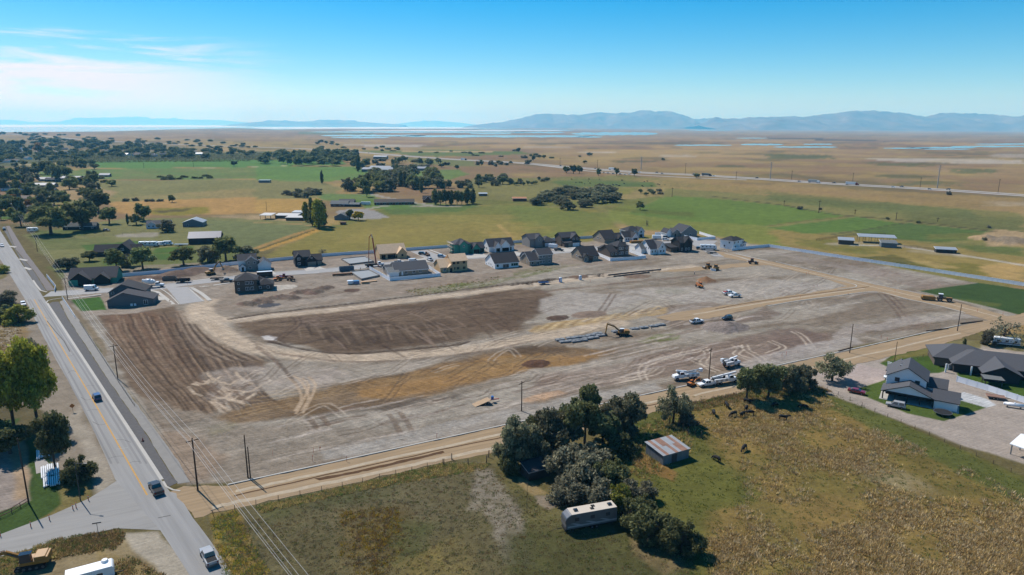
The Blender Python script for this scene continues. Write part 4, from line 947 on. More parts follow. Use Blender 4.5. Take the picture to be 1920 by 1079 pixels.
WALLS = dict(
    white=pm('white_siding', (.66, .67, .68), .75, .04, 1.2, bump=.12, bscale=3, stretch=(.2, .2, 4)),
    grey=pm('grey_siding', alb(158, 154, 150), .8, .08, 1.2, bump=.12, bscale=3, stretch=(.2, .2, 4)),
    tan=pm('tan_siding', alb(174, 160, 142), .8, .08, 1.2, bump=.12, bscale=3, stretch=(.2, .2, 4)),
    brown=pm('brown_siding', alb(112, 98, 88), .8, .10, 1.2, bump=.12, bscale=3, stretch=(.2, .2, 4)),
    black=pm('black_siding', alb(58, 56, 56), .8, .12, 1.2, bump=.12, bscale=3, stretch=(.2, .2, 4)),
    slate=pm('slate_siding', alb(120, 124, 128), .8, .08, 1.2, bump=.12, bscale=3, stretch=(.2, .2, 4)),
    stone=pm('stone_facing', alb(168, 160, 152), .9, .28, 1.6, bump=.5, bscale=3),
    blue=pm('pale_blue_siding', (.44, .49, .55), .75, .05, 1.2, bump=.12, bscale=3, stretch=(.2, .2, 4)),
    osb=M_OSB, wrap=M_WRAP,
    steel=pm('grey_steel_wall', alb(128, 138, 146), .5, .1, .8, metallic=.2),
    brick=pm('red_brown_wall', alb(128, 92, 76), .9, .18, 2),
    wood=pm('weathered_boards', alb(96, 86, 78), .9, .3, 1.2, stretch=(4, 4, .3)),
    galv=pm('galvanised_wall', alb(140, 152, 164), .5, .25, .5, metallic=.4, stretch=(3, 3, .5)))
_wm = {}
def unit(name, w, h, mats):
    """shared meshes of a window, opening or door of a given size"""
    k = (name, round(w, 2), round(h, 2))
    if k not in _wm:
        if name == 'frame':
            b = MB(); t = .09
            b.box(0, w, -.06, .02, 0, t).box(0, w, -.06, .02, h - t, h).box(0, t, -.06, .02, t, h - t).box(w - t, w, -.06, .02, t, h - t)
            if w > 1.3: b.box(w / 2 - t / 2, w / 2 + t / 2, -.058, .018, t, h - t)
        elif name == 'garage_door':
            b = MB()
            for q in range(4): b.box(0, w, -.05, .02, q * h / 4 + .015, (q + 1) * h / 4 - .015)
        else:
            b = MB().box(.03, w - .03, -.025, .012, .03, h - .03)
        _wm[k] = b.mesh(name, mats)
    return _wm[k]
def addm(name, me, parent, loc=(0, 0, 0), rz=0.0):
    o = bpy.data.objects.new(name, me); col.objects.link(o); o.parent = parent; o.location = loc; o.rotation_euler = (0, 0, rz); return o
def on_face(blk, face, u, z):
    x0, x1, y0, y1 = blk[:4]
    return {'f': ((x0 + u, y0 - .01, z), 0), 'l': ((x0 - .01, y1 - u, z), -PI / 2), 'r': ((x1 + .01, y0 + u, z), PI / 2), 'k': ((x1 - u, y1 + .01, z), PI)}[face]
def add_window(root, blk, face, u, z, w, h, frame=None, pane=None):
    loc, rz = on_face(blk, face, u, z)
    fo = addm('window', unit('frame', w, h, frame or M_FRAME), root, loc, rz)
    addm('pane', unit('pane', w, h, pane or M_GLASS), fo)
def slab(b, pts, t):
    """roof plane with thickness t"""
    P = [Vector(p) for p in pts]; n = (P[1] - P[0]).cross(P[2] - P[0]).normalized()
    if n.z < 0: P = P[::-1]; n = -n
    i = len(b.v); k = len(P); b.v += [tuple(p) for p in P] + [tuple(p - Vector((0, 0, t))) for p in P]
    b.f.append(tuple(range(i, i + k))); b.f.append(tuple(reversed(range(i + k, i + 2 * k)))); b.mi += [0, 0]
    for j in range(k):
        j2 = (j + 1) % k; b.f.append((i + j2, i + j, i + k + j, i + k + j2)); b.mi.append(1)
def block_roof(blk, ov=.45, t=.22):
    x0, x1, y0, y1, h, kind, rh = blk[:7]; fr = blk[7] if len(blk) > 7 and isinstance(blk[7], (int, float)) else .5
    b = MB()
    if kind == 'x':       # ridge along x
        ym = y0 + (y1 - y0) * fr; z = h + rh
        s0, s1 = rh / (ym - y0), rh / (y1 - ym)
        slab(b, [(x0 - ov, y0 - ov, h - s0 * ov), (x1 + ov, y0 - ov, h - s0 * ov), (x1 + ov, ym, z), (x0 - ov, ym, z)], t)
        slab(b, [(x0 - ov, ym, z), (x1 + ov, ym, z), (x1 + ov, y1 + ov, h - s1 * ov), (x0 - ov, y1 + ov, h - s1 * ov)], t)
    elif kind == 'y':
        xm = x0 + (x1 - x0) * fr; z = h + rh; s0, s1 = rh / (xm - x0), rh / (x1 - xm)
        slab(b, [(x0 - ov, y0 - ov, h - s0 * ov), (xm, y0 - ov, z), (xm, y1 + ov, z), (x0 - ov, y1 + ov, h - s0 * ov)], t)
        slab(b, [(xm, y0 - ov, z), (x1 + ov, y0 - ov, h - s1 * ov), (x1 + ov, y1 + ov, h - s1 * ov), (xm, y1 + ov, z)], t)
    elif kind == 'hip':
        W_, D_ = x1 - x0, y1 - y0; X0, X1, Y0, Y1 = x0 - ov, x1 + ov, y0 - ov, y1 + ov; z = h + rh; zl = h - .1
        if W_ >= D_:
            c = (D_ / 2 + ov) * .95; a, e = (X0 + c, (Y0 + Y1) / 2, z), (X1 - c, (Y0 + Y1) / 2, z)
            slab(b, [(X0, Y0, zl), (X1, Y0, zl), e, a], t); slab(b, [(X1, Y1, zl), (X0, Y1, zl), a, e], t)
            slab(b, [(X0, Y1, zl), (X0, Y0, zl), a], t); slab(b, [(X1, Y0, zl), (X1, Y1, zl), e], t)
        else:
            c = (W_ / 2 + ov) * .95; a, e = ((X0 + X1) / 2, Y0 + c, z), ((X0 + X1) / 2, Y1 - c, z)
            slab(b, [(X0, Y0, zl), (X1, Y0, zl), a], t); slab(b, [(X1, Y1, zl), (X0, Y1, zl), e], t)
            slab(b, [(X0, Y1, zl), (X0, Y0, zl), a, e], t); slab(b, [(X1, Y0, zl), (X1, Y1, zl), e, a], t)
    elif kind == 'shed':  # slopes down towards -y by rh
        slab(b, [(x0 - ov, y0 - ov, h), (x1 + ov, y0 - ov, h), (x1 + ov, y1 + ov, h + rh), (x0 - ov, y1 + ov, h + rh)], t)
    elif kind == 'flat':
        slab(b, [(x0 - ov, y0 - ov, h + .1), (x1 + ov, y0 - ov, h + .1), (x1 + ov, y1 + ov, h + .1), (x0 - ov, y1 + ov, h + .1)], t)
    return b
def block_wall(blk, open_=False):
    x0, x1, y0, y1, h, kind, rh = blk[:7]; fr = blk[7] if len(blk) > 7 and isinstance(blk[7], (int, float)) else .5
    b = MB(); z0 = -.5 if not (len(blk) > 8 and blk[8]) else blk[8]
    if open_:
        for px in np.linspace(x0 + .1, x1 - .1, max(2, int((x1 - x0) / 3.5) + 1)):
            for py in (y0 + .1, y1 - .1): b.box(px - .1, px + .1, py - .1, py + .1, z0, h - .1)
        return b
    hb = h - .05 if kind != 'shed' else h - .1
    b.poly([(x0, y0, z0), (x1, y0, z0), (x1, y0, hb), (x0, y0, hb)]); b.poly([(x1, y0, z0), (x1, y1, z0), (x1, y1, hb), (x1, y0, hb)])
    b.poly([(x1, y1, z0), (x0, y1, z0), (x0, y1, hb), (x1, y1, hb)]); b.poly([(x0, y1, z0), (x0, y0, z0), (x0, y0, hb), (x0, y1, hb)])
    if kind == 'x':
        ym = y0 + (y1 - y0) * fr
        for x in (x0, x1): b.poly([(x, y0, hb), (x, y1, hb), (x, ym, h + rh - .12)])
    if kind == 'y':
        xm = x0 + (x1 - x0) * fr
        for y in (y0, y1): b.poly([(x0, y, hb), (x1, y, hb), (xm, y, h + rh - .12)])
    if kind == 'shed':
        for x in (x0, x1): b.poly([(x, y0, hb), (x, y1, hb), (x, y1, hb + rh)])
        b.poly([(x0, y1, hb), (x1, y1, hb), (x1, y1, hb + rh), (x0, y1, hb + rh)])
    return b
def house(label, px, az, blocks, wall, roof, trim=None, wins=(), doors=(), garages=(), vents=0, name='house', cat='house', group=None, loc=None, gmat=None, open_blocks=(), wframe=None, wpane=None, ov=.45):
    """blocks: (x0, x1, y0, y1, eaves, roof kind, rise[, ridge position, base z]); +x runs along az, +y away from the viewer"""
    g = loc or G(*px); root = thing(name, label, cat, (g[0], g[1], 0), azr(az), group)
    walls = wall if isinstance(wall, (list, tuple)) else [wall] * len(blocks)
    roofs = roof if isinstance(roof, (list, tuple)) else [roof] * len(blocks)
    for k, bl in enumerate(blocks):
        block_wall(bl, k in open_blocks).build('wall' if k not in open_blocks else 'posts', WALLS[walls[k]] if isinstance(walls[k], str) else walls[k], root)
        ro = block_roof(bl, ov).build('roof', [roofs[k], trim or M_FRAME], root)
        if k < vents:
            b = MB(); xm, ym = (bl[0] * .35 + bl[1] * .65), (bl[2] * .3 + bl[3] * .7)
            zt = bl[4] + bl[6] * (.55 if bl[5] == 'x' else .45)
            b.tube((xm, ym, zt - .3), (xm, ym, zt + .55), .09); b.build('vent_pipe', M_PIPE, ro)
            MB().box(xm - 2.2, xm - 1.7, ym - .25, ym + .25, zt - .2, zt + .35).build('roof_vent', M_PIPE, ro)
    for (bi, f, u, z, w, h) in wins: add_window(root, blocks[bi], f, u, z, w, h, wframe, wpane)
    for (bi, f, u, w, h, m_) in doors:
        l_, rz = on_face(blocks[bi], f, u, 0.05); addm('door', unit('door' + m_.name, w, h, m_), root, l_, rz)
    for (bi, f, u, w) in garages:
        l_, rz = on_face(blocks[bi], f, u, 0.05); addm('garage_door', unit('garage_door', w, 2.3, gmat or M_FRAME) if not (gmat is M_OPEN) else unit('opening', w, 2.3, M_OPEN), root, l_, rz)
    return root
def rowwin(bi, f, us, z, w=1.2, h=1.3): return [(bi, f, u, z, w, h) for u in us]
AZ = 66.0
D = M_DARKTRIM
# corner house with the green lawn
house('slate grey house with low asymmetric gable beside a bright green lawn at the corner', (202, 577), 75,
      [(0, 17.5, 0, 9, 2.9, 'y', 3.2, .36), (-1.5, 12.5, 9, 19, 4.6, 'y', 3.2, .38)], ['slate', 'slate'], [M_RSLATE, M_RBLACK], M_RGREY, wins=[(0, 'f', 13.8, .4, 1.6, 2.0), (1, 'f', 1.0, 3.6, 1.0, 1.0), (0, 'l', 2, 1, 1.4, 1.4)], doors=[(0, 'f', 8.6, 1.0, 1.1, M_FRAME), (0, 'f', 10, .9, 1.1, M_FRAME)])
# green-sheathed ranch under construction near the main road
r_ = house('charcoal roofed house under construction with green sheathing and open porch gables by main road', (128, 537), 73,
      [(0, 20, 2, 14, 3.2, 'x', 4.0), (0.5, 9.5, 0, 8, 2.8, 'y', 3.4, .5), (11, 17.5, 0, 8, 2.8, 'y', 2.6, .5)], ['wrap', M_OPEN, M_OPEN], M_RSLATE, pm('bare_lumber', alb(208, 176, 140), .8, .15, 2), wins=[(1, 'f', 1.4, 1, 1.4, 1.4)], name='unfinished_house')
MB().box(.3, 4.2, -.12, .0, -.4, 2.7).build('sheathing_panel', M_WRAP, r_)
house('dark brown two storey house with hipped roof in front of tall dirt heaps', (441, 550), 73,
      [(0, 9.5, 0, 10, 5.8, 'hip', 2.6), (9.5, 16.5, 1.5, 9, 3.0, 'hip', 2.2), (2, 12, 10, 15, 3.0, 'hip', 2.2)], 'brown', M_RBLACK, D,
      wins=rowwin(0, 'f', (4.6, 6.6), 3.7, 1.5, 1.5) + rowwin(0, 'f', (4.6, 6.6), 1.0, 1.5, 1.5) + rowwin(0, 'f', (1.3,), 3.8, .8, 1.2) + rowwin(0, 'f', (1.3,), 1.0, .8, 1.2) + rowwin(1, 'f', (.8, 4.2), 1.0, 1.1, 1.3))
house('white and stone two storey house with white garage doors below long white fence', (448, 510), 68,
      [(0, 9, 2, 11, 5.6, 'x', 2.6), (3.5, 9.5, .8, 5, 5.4, 'y', 2.2), (9.5, 16, 0, 8, 3.4, 'y', 2.4), (.6, 3.4, .2, 3, 2.6, 'y', 1.2)], ['white', 'stone', 'white', 'white'], M_RSLATE, None,
      wins=rowwin(1, 'f', (1.2, 4), 3.6, 1.0, 1.2) + rowwin(1, 'f', (1.5,), 1, 1.2, 1.3) + rowwin(0, 'l', (3, 6), 3.6), garages=[(2, 'f', .3, 2.6), (2, 'f', 3.4, 2.8)], doors=[(3, 'f', .9, 1.1, 2.2, M_OPEN)])
house('black two storey house with two front gables and tan garage doors', (555, 501), AZ,
      [(0, 8, 1, 11, 5.4, 'x', 2.6), (-.2, 3.8, 0, 4, 5.2, 'y', 2.0), (5.2, 14, 0, 9, 3.2, 'x', 2.6), (5.6, 11.2, -.5, 4, 3.2, 'y', 2.8)], 'black', M_RBLACK, M_RSLATE,
      wins=rowwin(1, 'f', (1.2,), 3.6, 1.5, 1.3) + rowwin(1, 'f', (1.2,), 1, 1.5, 1.3) + rowwin(3, 'f', (2.4,), 4.0, .8, .8), garages=[(3, 'f', .5, 4.6), (2, 'f', 6.2, 2.3)], gmat=WALLS['tan'])
house('bare wood sheathed house with broad plywood roof behind the concrete pump', (713, 487), AZ,
      [(0, 15.5, 1, 13, 3.4, 'x', 4.2), (10, 15.5, -.6, 6, 3.2, 'y', 3.0)], 'osb', M_OSBR, M_OSB, wins=rowwin(1, 'f', (2.2,), 1, 1.3, 1.5), garages=[(0, 'f', 1.0, 2.4), (0, 'f', 4.6, 4.6)], gmat=M_OPEN, doors=[(0, 'f', 9.6, 1.0, 2.4, M_OPEN)], name='unfinished_house', wframe=M_OSB, wpane=M_OPEN)
house('one storey house with blue grey roof inside a white vinyl fence', (734, 519), AZ,
      [(2, 19.5, 0, 12, 2.8, 'x', 3.4), (-1.5, 4.5, 3, 11, 2.8, 'x', 2.2), (-1.5, 3.5, -1.5, 4, 2.5, 'shed', 1.6)], ['tan', 'stone', 'white'], [M_RGREY, M_RGREY, M_RPALE], M_FRAME,
      wins=rowwin(0, 'f', (5, 9, 12.5), .9, 1.5, 1.4) + rowwin(2, 'l', (1.2, 3), 1, 1.1, 1.2), doors=[(0, 'f', 3.2, 1.0, 2.1, M_FRAME)])
house('bare wood sheathed two storey house with dark window openings', (826, 512), AZ,
      [(0, 7, 0, 11, 3.0, 'x', 3.4), (6.2, 15, .3, 10, 5.8, 'x', 2.8), (4, 7.2, -.8, 2, 3.0, 'y', 1.2)], 'osb', M_OSBR, M_OSB,
      wins=rowwin(1, 'f', (.6, 2.8, 6.2), 3.8, 1.6, 1.5) + rowwin(1, 'f', (.6, 2.8, 6.2), .9, 1.6, 1.5) + rowwin(0, 'f', (1.6,), .9, 1.4, 1.4), doors=[(2, 'f', .8, 1.5, 2.2, M_OPEN)], name='unfinished_house', wframe=M_OSB, wpane=M_OPEN)
r_ = house('two storey house in green sheathing with scaffolding on its left side', (861, 477), AZ,
      [(-2, 8, 1.5, 11, 5.8, 'hip', 2.6), (.5, 5.5, 0, 5, 5.8, 'y', 2.2), (8, 16, -.5, 8, 3.2, 'x', 2.8), (8.3, 13, -1, 4, 3.2, 'y', 2.8)], 'wrap', M_RSLATE, D,
      wins=rowwin(1, 'f', (2,), 4, 1.0, 1.2) + rowwin(0, 'f', (3,), 1, 1.2, 1.4), garages=[(3, 'f', .6, 3.8), (2, 'f', 5.2, 2.4)], gmat=M_OPEN, name='unfinished_house', wframe=M_WRAP, wpane=M_OPEN)
sc_b = MB()
for sx in (-2.9, -4.1):
    for sy in (1.5, 4.5, 7.5, 10.5): sc_b.tube((sx, sy, 0), (sx, sy, 7.2), .05, n=5)
for sz in (2.0, 4.0, 6.0): sc_b.box(-4.15, -2.85, 1.3, 10.7, sz, sz + .12)
for sz in (2.9, 4.9, 6.9): sc_b.bar((-4.1, 1.4, sz), (-4.1, 10.6, sz), .08, .14)
sc_b.build('scaffold', pm('scaffold_timber', alb(206, 190, 170), .8, .2, 2), r_)
house('white farmhouse style house with two white front gables and black garage doors', (927, 473), AZ,
      [(-3, 13.5, 1, 12, 3.4, 'x', 4.0), (0, 4.2, -.8, 5, 3.4, 'y', 2.6), (4.4, 10, -.5, 5, 4.0, 'y', 2.8)], 'white', M_RSLATE, None,
      wins=rowwin(0, 'f', (12.6,), 1.2, 1.5, 1.5) + rowwin(0, 'l', (3, 6), 1.2), garages=[(1, 'f', .9, 2.5), (2, 'f', .5, 4.6)], gmat=M_OPEN, doors=[(0, 'f', 13.8, 1.1, 2.2, M_OPEN)], wframe=D)
house('long white one storey house with steep black roof in the front row', (928, 505), AZ,
      [(0, 14, 0, 14, 3.2, 'x', 4.2)], 'white', M_RBLACK, None, vents=1, wins=rowwin(0, 'f', (1, 9.6, 11, 12.3), 1.0, 1.2, 1.4) + rowwin(0, 'l', (5, 8), 1.1, .9, 1.1) + rowwin(0, 'l', (1.2, 10.5), .3, .9, .8) + [(0, 'f', 4.6, .2, 3.6, 2.1)])
house('grey two storey house with lower hipped garage and white trailer in its drive', (1000, 464), AZ,
      [(-2.5, 6.5, 0, 12, 5.4, 'x', 2.6), (1, 6.6, -.6, 4, 5.4, 'y', 2.4), (6.5, 15.5, -1, 9, 3.2, 'hip', 2.8)], ['grey', 'grey', 'brown'], M_RSLATE, D,
      wins=rowwin(1, 'f', (2.2,), 3.8, 1.1, 1.3), garages=[(2, 'f', 1.2, 4.2), (2, 'f', 6.2, 2.2)], gmat=WALLS['blue'])
house('taupe two storey house with white framed rear windows in the front row', (993, 499), AZ,
      [(0, 6.5, 0, 11, 3.0, 'x', 3.6), (5.8, 14.2, .4, 10, 5.8, 'x', 2.6), (1, 8, 9, 15, 3.0, 'x', 2.8)], ['tan', 'grey', 'grey'], [M_RSLATE, M_RSLATE, M_RGREY], None,
      wins=rowwin(1, 'f', (.6, 2.3, 5.8), 3.8, 1.4, 1.5) + rowwin(1, 'f', (.6, 2.3, 5.8), .9, 1.4, 1.5) + rowwin(0, 'f', (1.2,), .9, 1.3, 1.4) + rowwin(0, 'l', (7,), .9, 1, 1.2) + [(0, 'f', 4, .1, 1.8, 2.1)])
house('brown two storey house with wide white garage door', (1059, 463), AZ,
      [(-1.5, 10.5, 2, 11, 5.8, 'x', 2.6), (4.5, 10.8, 0, 6, 5.4, 'y', 2.6), (-1.2, 10.6, -1.6, 2.4, 2.9, 'shed', 1.2)], 'brown', M_RSLATE, D, wins=rowwin(1, 'f', (1.2, 4), 3.9, 1.0, 1.3), garages=[(2, 'f', 3, 2.3), (2, 'f', 6, 5)])
house('tan gabled one storey house with black roof in the front row', (1092, 491), AZ,
      [(0, 10.5, 0, 13, 3.2, 'x', 4.4), (.2, 3, -1, 4, 3.0, 'y', 1.6)], 'tan', M_RBLACK, D, vents=1, wins=rowwin(0, 'l', (5.5, 7.8), 1.8, 1.0, 1.1) + rowwin(0, 'f', (7.6,), 1.0, 1.4, 1.4) + rowwin(1, 'f', (.8,), .3, 1.3, 2), doors=[(0, 'f', 4.2, 2.6, 2.1, M_GLASS)])
house('wide grey gabled house with black roof at the back row centre', (1136, 457), AZ,
      [(-1, 8.5, 0, 15, 3.2, 'x', 4.6), (7, 12.5, -.6, 9, 3.0, 'x', 3.0), (8.5, 12.2, -1.2, 4, 3.0, 'y', 2.2)], ['tan', 'black', 'black'], M_RBLACK, D, wins=rowwin(0, 'l', (6, 9), 2, 1.1, 1.4) + rowwin(2, 'f', (1.2,), 1))
house('dark brown two storey house behind a white fence in the front row', (1144, 482), AZ,
      [(0, 6, 0, 12, 3.0, 'x', 3.2), (5, 13, .4, 10, 5.8, 'hip', 2.4), (1, 7, 10, 16, 3.0, 'hip', 2.2)], ['brown', 'brown', 'brown'], M_RBLACK, D, wins=rowwin(1, 'f', (1.2, 2.9), 3.8, 1.5, 1.5) + rowwin(1, 'f', (1.2, 2.9, 6), .8, 1.5, 1.6) + rowwin(1, 'f', (6,), 3.8, 1, 1.4) + rowwin(0, 'f', (1, 3.6), .9, 1, 1.5))
house('small white house with one black garage door at the back row', (1171, 454), AZ,
      [(0, 9.5, 0, 10, 3.2, 'x', 3.2), (5, 10, -1.5, 6, 3.2, 'y', 3.0)], 'white', M_RBLACK, None, wins=rowwin(0, 'f', (1, 2.6), 1, 1, 1.4), garages=[(1, 'f', 1, 3.2)], gmat=M_OPEN)
house('pale blue two storey house at the rear of the back row', (1186, 446), AZ,
      [(-4, 8, 0, 10, 4.8, 'hip', 2.6), (3.5, 8.5, -1.5, 5, 4.6, 'y', 2.6)], 'blue', M_RBLACK, None, wins=rowwin(1, 'f', (1.8,), 3.2, 1.2, 1.4) + rowwin(0, 'l', (3,), 3), doors=[(1, 'f', 1.0, 2.6, 2.2, M_OPEN)])
house('white farmhouse with grey green roof and porch in the front row', (1221, 478), AZ,
      [(0, 5.5, 1, 13, 3.4, 'x', 4.6), (5, 10.5, 0, 11, 3.8, 'y', 3.6), (-3, 3, 6, 13, 3.0, 'x', 2.6)], 'white', [M_RSLATE, M_RGREY, M_RPALE], None, wins=rowwin(0, 'l', (3.5,), 1, 1, 1.3) + rowwin(0, 'l', (7, 9.5), 3, .9, 1.1) + rowwin(1, 'f', (1.2, 3.4), 1, 1.1, 1.4) + rowwin(1, 'f', (2.3,), 3.6, 1.1, 1.2) + rowwin(0, 'f', (1, 3), .9, 1, 1.4))
house('black two storey house with gabled roof at the end of the front row', (1274, 473), AZ,
      [(0, 9.5, 0, 9, 6.0, 'x', 2.8), (3, 8, -.4, 5, 6.0, 'y', 2.6), (-5, 0, 2, 10, 2.9, 'shed', 1.2)], ['black', 'black', 'brown'], M_RBLACK, D, wins=rowwin(0, 'f', (1.2,), .8, 1.1, 1.6) + rowwin(1, 'f', (1, 3), .8, 1.1, 1.6))
house('large grey house with big front gable beyond white fence', (1277, 445), 70,
      [(0, 13, 0, 13, 3.4, 'y', 4.4), (-6, .5, 2, 9, 3.2, 'y', 2.4), (-10, -5.5, 3, 10, 3.2, 'y', 2.6)], ['grey', 'stone', 'white'], M_RSLATE, None, wins=rowwin(0, 'f', (3, 7), .9, 1.2, 1.3), doors=[(1, 'f', 2, 1.2, 2.2, M_OPEN)], garages=[(2, 'f', .8, 3)])
house('white two storey house with hipped black roof at the right end', (1373, 469), 50,
      [(0, 9, 0, 9, 5.6, 'hip', 2.4), (6, 13.5, 1, 8, 5.2, 'hip', 2.0), (12, 17, 1, 7, 3.0, 'hip', 1.8)], 'white', M_RBLACK, None, wins=rowwin(0, 'f', (1.5, 5.5), 3.7) + rowwin(0, 'f', (2.5,), 1) + rowwin(1, 'f', (4, 6), 3.4, 1, 1.2) + rowwin(1, 'f', (4,), .9, 1.6, 1.4) + rowwin(0, 'l', (2.6,), 1.2) + rowwin(0, 'l', (6,), 3.7) + rowwin(2, 'f', (1.5, 3.2), .9, 1, 1.3), wframe=D)
# big houses at the right
r_ = house('two storey white house with grey roof and long covered patio on a green lawn', (1758, 762), 33,
      [(2.6, 12.5, 3.4, 13.2, 5.9, 'x', 3.0), (-2.2, 3.4, -4.5, 1.2, 2.9, 'y', 1.9), (-2.4, 3.4, 1.0, 13.6, 2.7, 'x', 2.6), (8, 13, -1.5, 4.6, 3.0, 'y', 1.8), (11.5, 17, 7.5, 13.8, 4.4, 'x', 2.4)], ['white', 'white', 'wood', 'white', 'white'], M_RGREY, D, vents=1, open_blocks=(2,),
      wins=rowwin(1, 'f', (1.3, 2.4, 3.5), .9, .9, 1.5) + rowwin(3, 'f', (1.2, 2.2, 3.2), .9, .9, 1.4) + rowwin(0, 'f', (5.5, 7.0), 3.8, 1.1, 1.4) + rowwin(0, 'l', (2, 7), 4.2, 1.2, 1.2), wframe=D)
MB().box(-3.0, 4.0, -5.0, 14.2, -.1, .12).build('patio_slab', M_CONC, r_)
b = MB()
b.poly([(-2.38, 1.2, 2.62), (-2.38, 13.4, 2.62), (-2.38, 7.3, 5.1)]); b.build('patio_gable', WALLS['white'], r_)
MB().box(-2.5, -2.3, 1.0, 13.6, 2.3, 2.6).build('patio_beam', D, r_)
for yy in (1.2, 4.3, 7.4, 10.4, 13.4): MB().box(-2.5, -2.25, yy - .13, yy + .13, .1, 2.3).build('patio_post', D, r_)
MB().box(2.2, 2.35, 1.3, 13, .1, 2.8).build('patio_shade_sheet', WALLS['black'], r_)  # black sheet before the white wall paints the shade inside the patio
r_ = house('long one storey house with broad grey hipped roof and dark walls at right edge', (1808, 700), 112,
      [(-3, 30, 0, 14, 3.1, 'hip', 3.0), (-7.5, 8, 5, 17, 3.1, 'hip', 3.2), (4, 13, -5.5, 4, 3.1, 'y', 2.2)], ['black', 'brown', 'black'], M_RGREY, D, vents=1, wins=rowwin(0, 'f', (18, 22), .9, 1.6, 1.4), doors=[(0, 'f', 15, 1.8, 2.1, M_FRAME)], ov=.9)
for px_ in (-5.6, 1.2): MB().box(px_, px_ + .4, -1.6, -1.2, -.2, 2.8).build('porch_post', M_FRAME, r_)
# left of the site
house('dark gabled house among trees behind the white boundary fence', (177, 482), 76, [(0, 13, 0, 9, 3.0, 'x', 3.4), (11, 20, -1, 9, 3.2, 'y', 4.4), (17, 24, 3, 10, 3.0, 'x', 2.8), (12, 18, 9, 16, 4, 'y', 3.4)], 'black', [M_RBLACK, M_RBLACK, M_RBLACK, M_RSLATE], D, wins=rowwin(1, 'f', (3.6,), 3.2, 1.5, 1.5), wframe=M_WRAP, wpane=WALLS['blue'])
house('dark barn with long blue grey metal roof in the pasture', (354, 459), 76, [(0, 19, 0, 11, 4.2, 'x', 3.2)], 'black', pm('blue_grey_metal_roof', alb(112, 116, 132), .5, .06, .6, metallic=.2), D, name='barn', cat='barn')
house('small pale grey house behind three pasture trees', (275, 429), 72, [(0, 16, 0, 9, 2.8, 'x', 2.6), (0, 7, -1, 5, 2.8, 'y', 2.2)], 'blue', M_RGREY, None, wins=rowwin(1, 'f', (1.2, 4), 1))
house('grey steel garage with white gable roof beside the pale house', (343, 426), 80, [(0, 14, 0, 12, 3.4, 'y', 2.6)], 'steel', M_SHEET, None, wins=[(0, 'f', 3, .3, 1, 2)], name='garage', cat='garage')
house('long brown ranch house with many dark openings along its front', (702, 385), 80, [(0, 38, 0, 10, 2.8, 'x', 2.4)], 'brick', pm('brown_shingle', alb(98, 88, 80), .9, .15, 2), None, wins=[(0, 'f', u, .3, 3, 2.2) for u in (2, 8, 14, 20, 26, 32)])
# ---------------------------------------------------------------- vehicles and machines (local +x is forward)
def paint(name, rgb, rough=.28): return pm('paint_' + name, alb(*rgb), rough, .03, 1, spec=.5, coat=.5)
P_WHITE, P_BLACK, P_SILVER, P_RED, P_BLUE, P_GREY = pm('paint_white', (.66, .67, .68), .3, .04, 1, spec=.5, coat=.4), paint('black', (26, 27, 30)), paint('silver', (190, 192, 194)), paint('red', (150, 22, 30)), paint('blue', (52, 84, 140)), paint('grey', (92, 96, 102))
P_YEL = pm('machine_yellow', alb(176, 126, 48), .5, .12, 1.2, spec=.4)
P_ORG = pm('machine_orange', alb(222, 132, 48), .5, .12, 1.2, spec=.4)
P_REDM = pm('boom_red', alb(186, 62, 46), .5, .12, 1.2, spec=.4)
M_TYRE = pm('tyre_rubber', alb(34, 33, 33), .9, .2, 3)
M_RIM = pm('wheel_rim', alb(150, 150, 152), .4, .1, 3, metallic=.6)
M_CHAS = pm('chassis_black', alb(36, 35, 35), .8, .2, 2)
M_STEEL = pm('worn_steel', alb(120, 118, 116), .5, .25, 2, metallic=.5)
M_LAMP = pm('head_lamp', alb(230, 230, 226), .2, .05, 2)
M_TAIL = pm('tail_lamp', alb(170, 20, 20), .3, .05, 2)
M_BEDL = pm('bed_liner', alb(40, 40, 42), .9, .15, 2)
_wheel = {}
def wheel(root, x, y, r, w=.25):
    k = (r, w)
    if k not in _wheel:
        _wheel[k] = (MB().tube((0, -w / 2, 0), (0, w / 2, 0), r, n=14).mesh('wheel', M_TYRE), MB().tube((0, -w / 2 - .015, 0), (0, w / 2 + .015, 0), r * .58, n=10).mesh('rim', M_RIM))
    o = addm('wheel', _wheel[k][0], root, (x, y, r)); addm('rim', _wheel[k][1], o)
def pane_on(b, quad, s=.84, off=.012):
    P = [Vector(p) for p in quad]; c = sum(P, Vector()) / len(P); n_ = (P[1] - P[0]).cross(P[2] - P[0]).normalized()
    if n_.dot(c - Vector((0, 0, 1.0))) < 0: n_ = -n_
    b.poly([c + (p - c) * s + n_ * off for p in P])
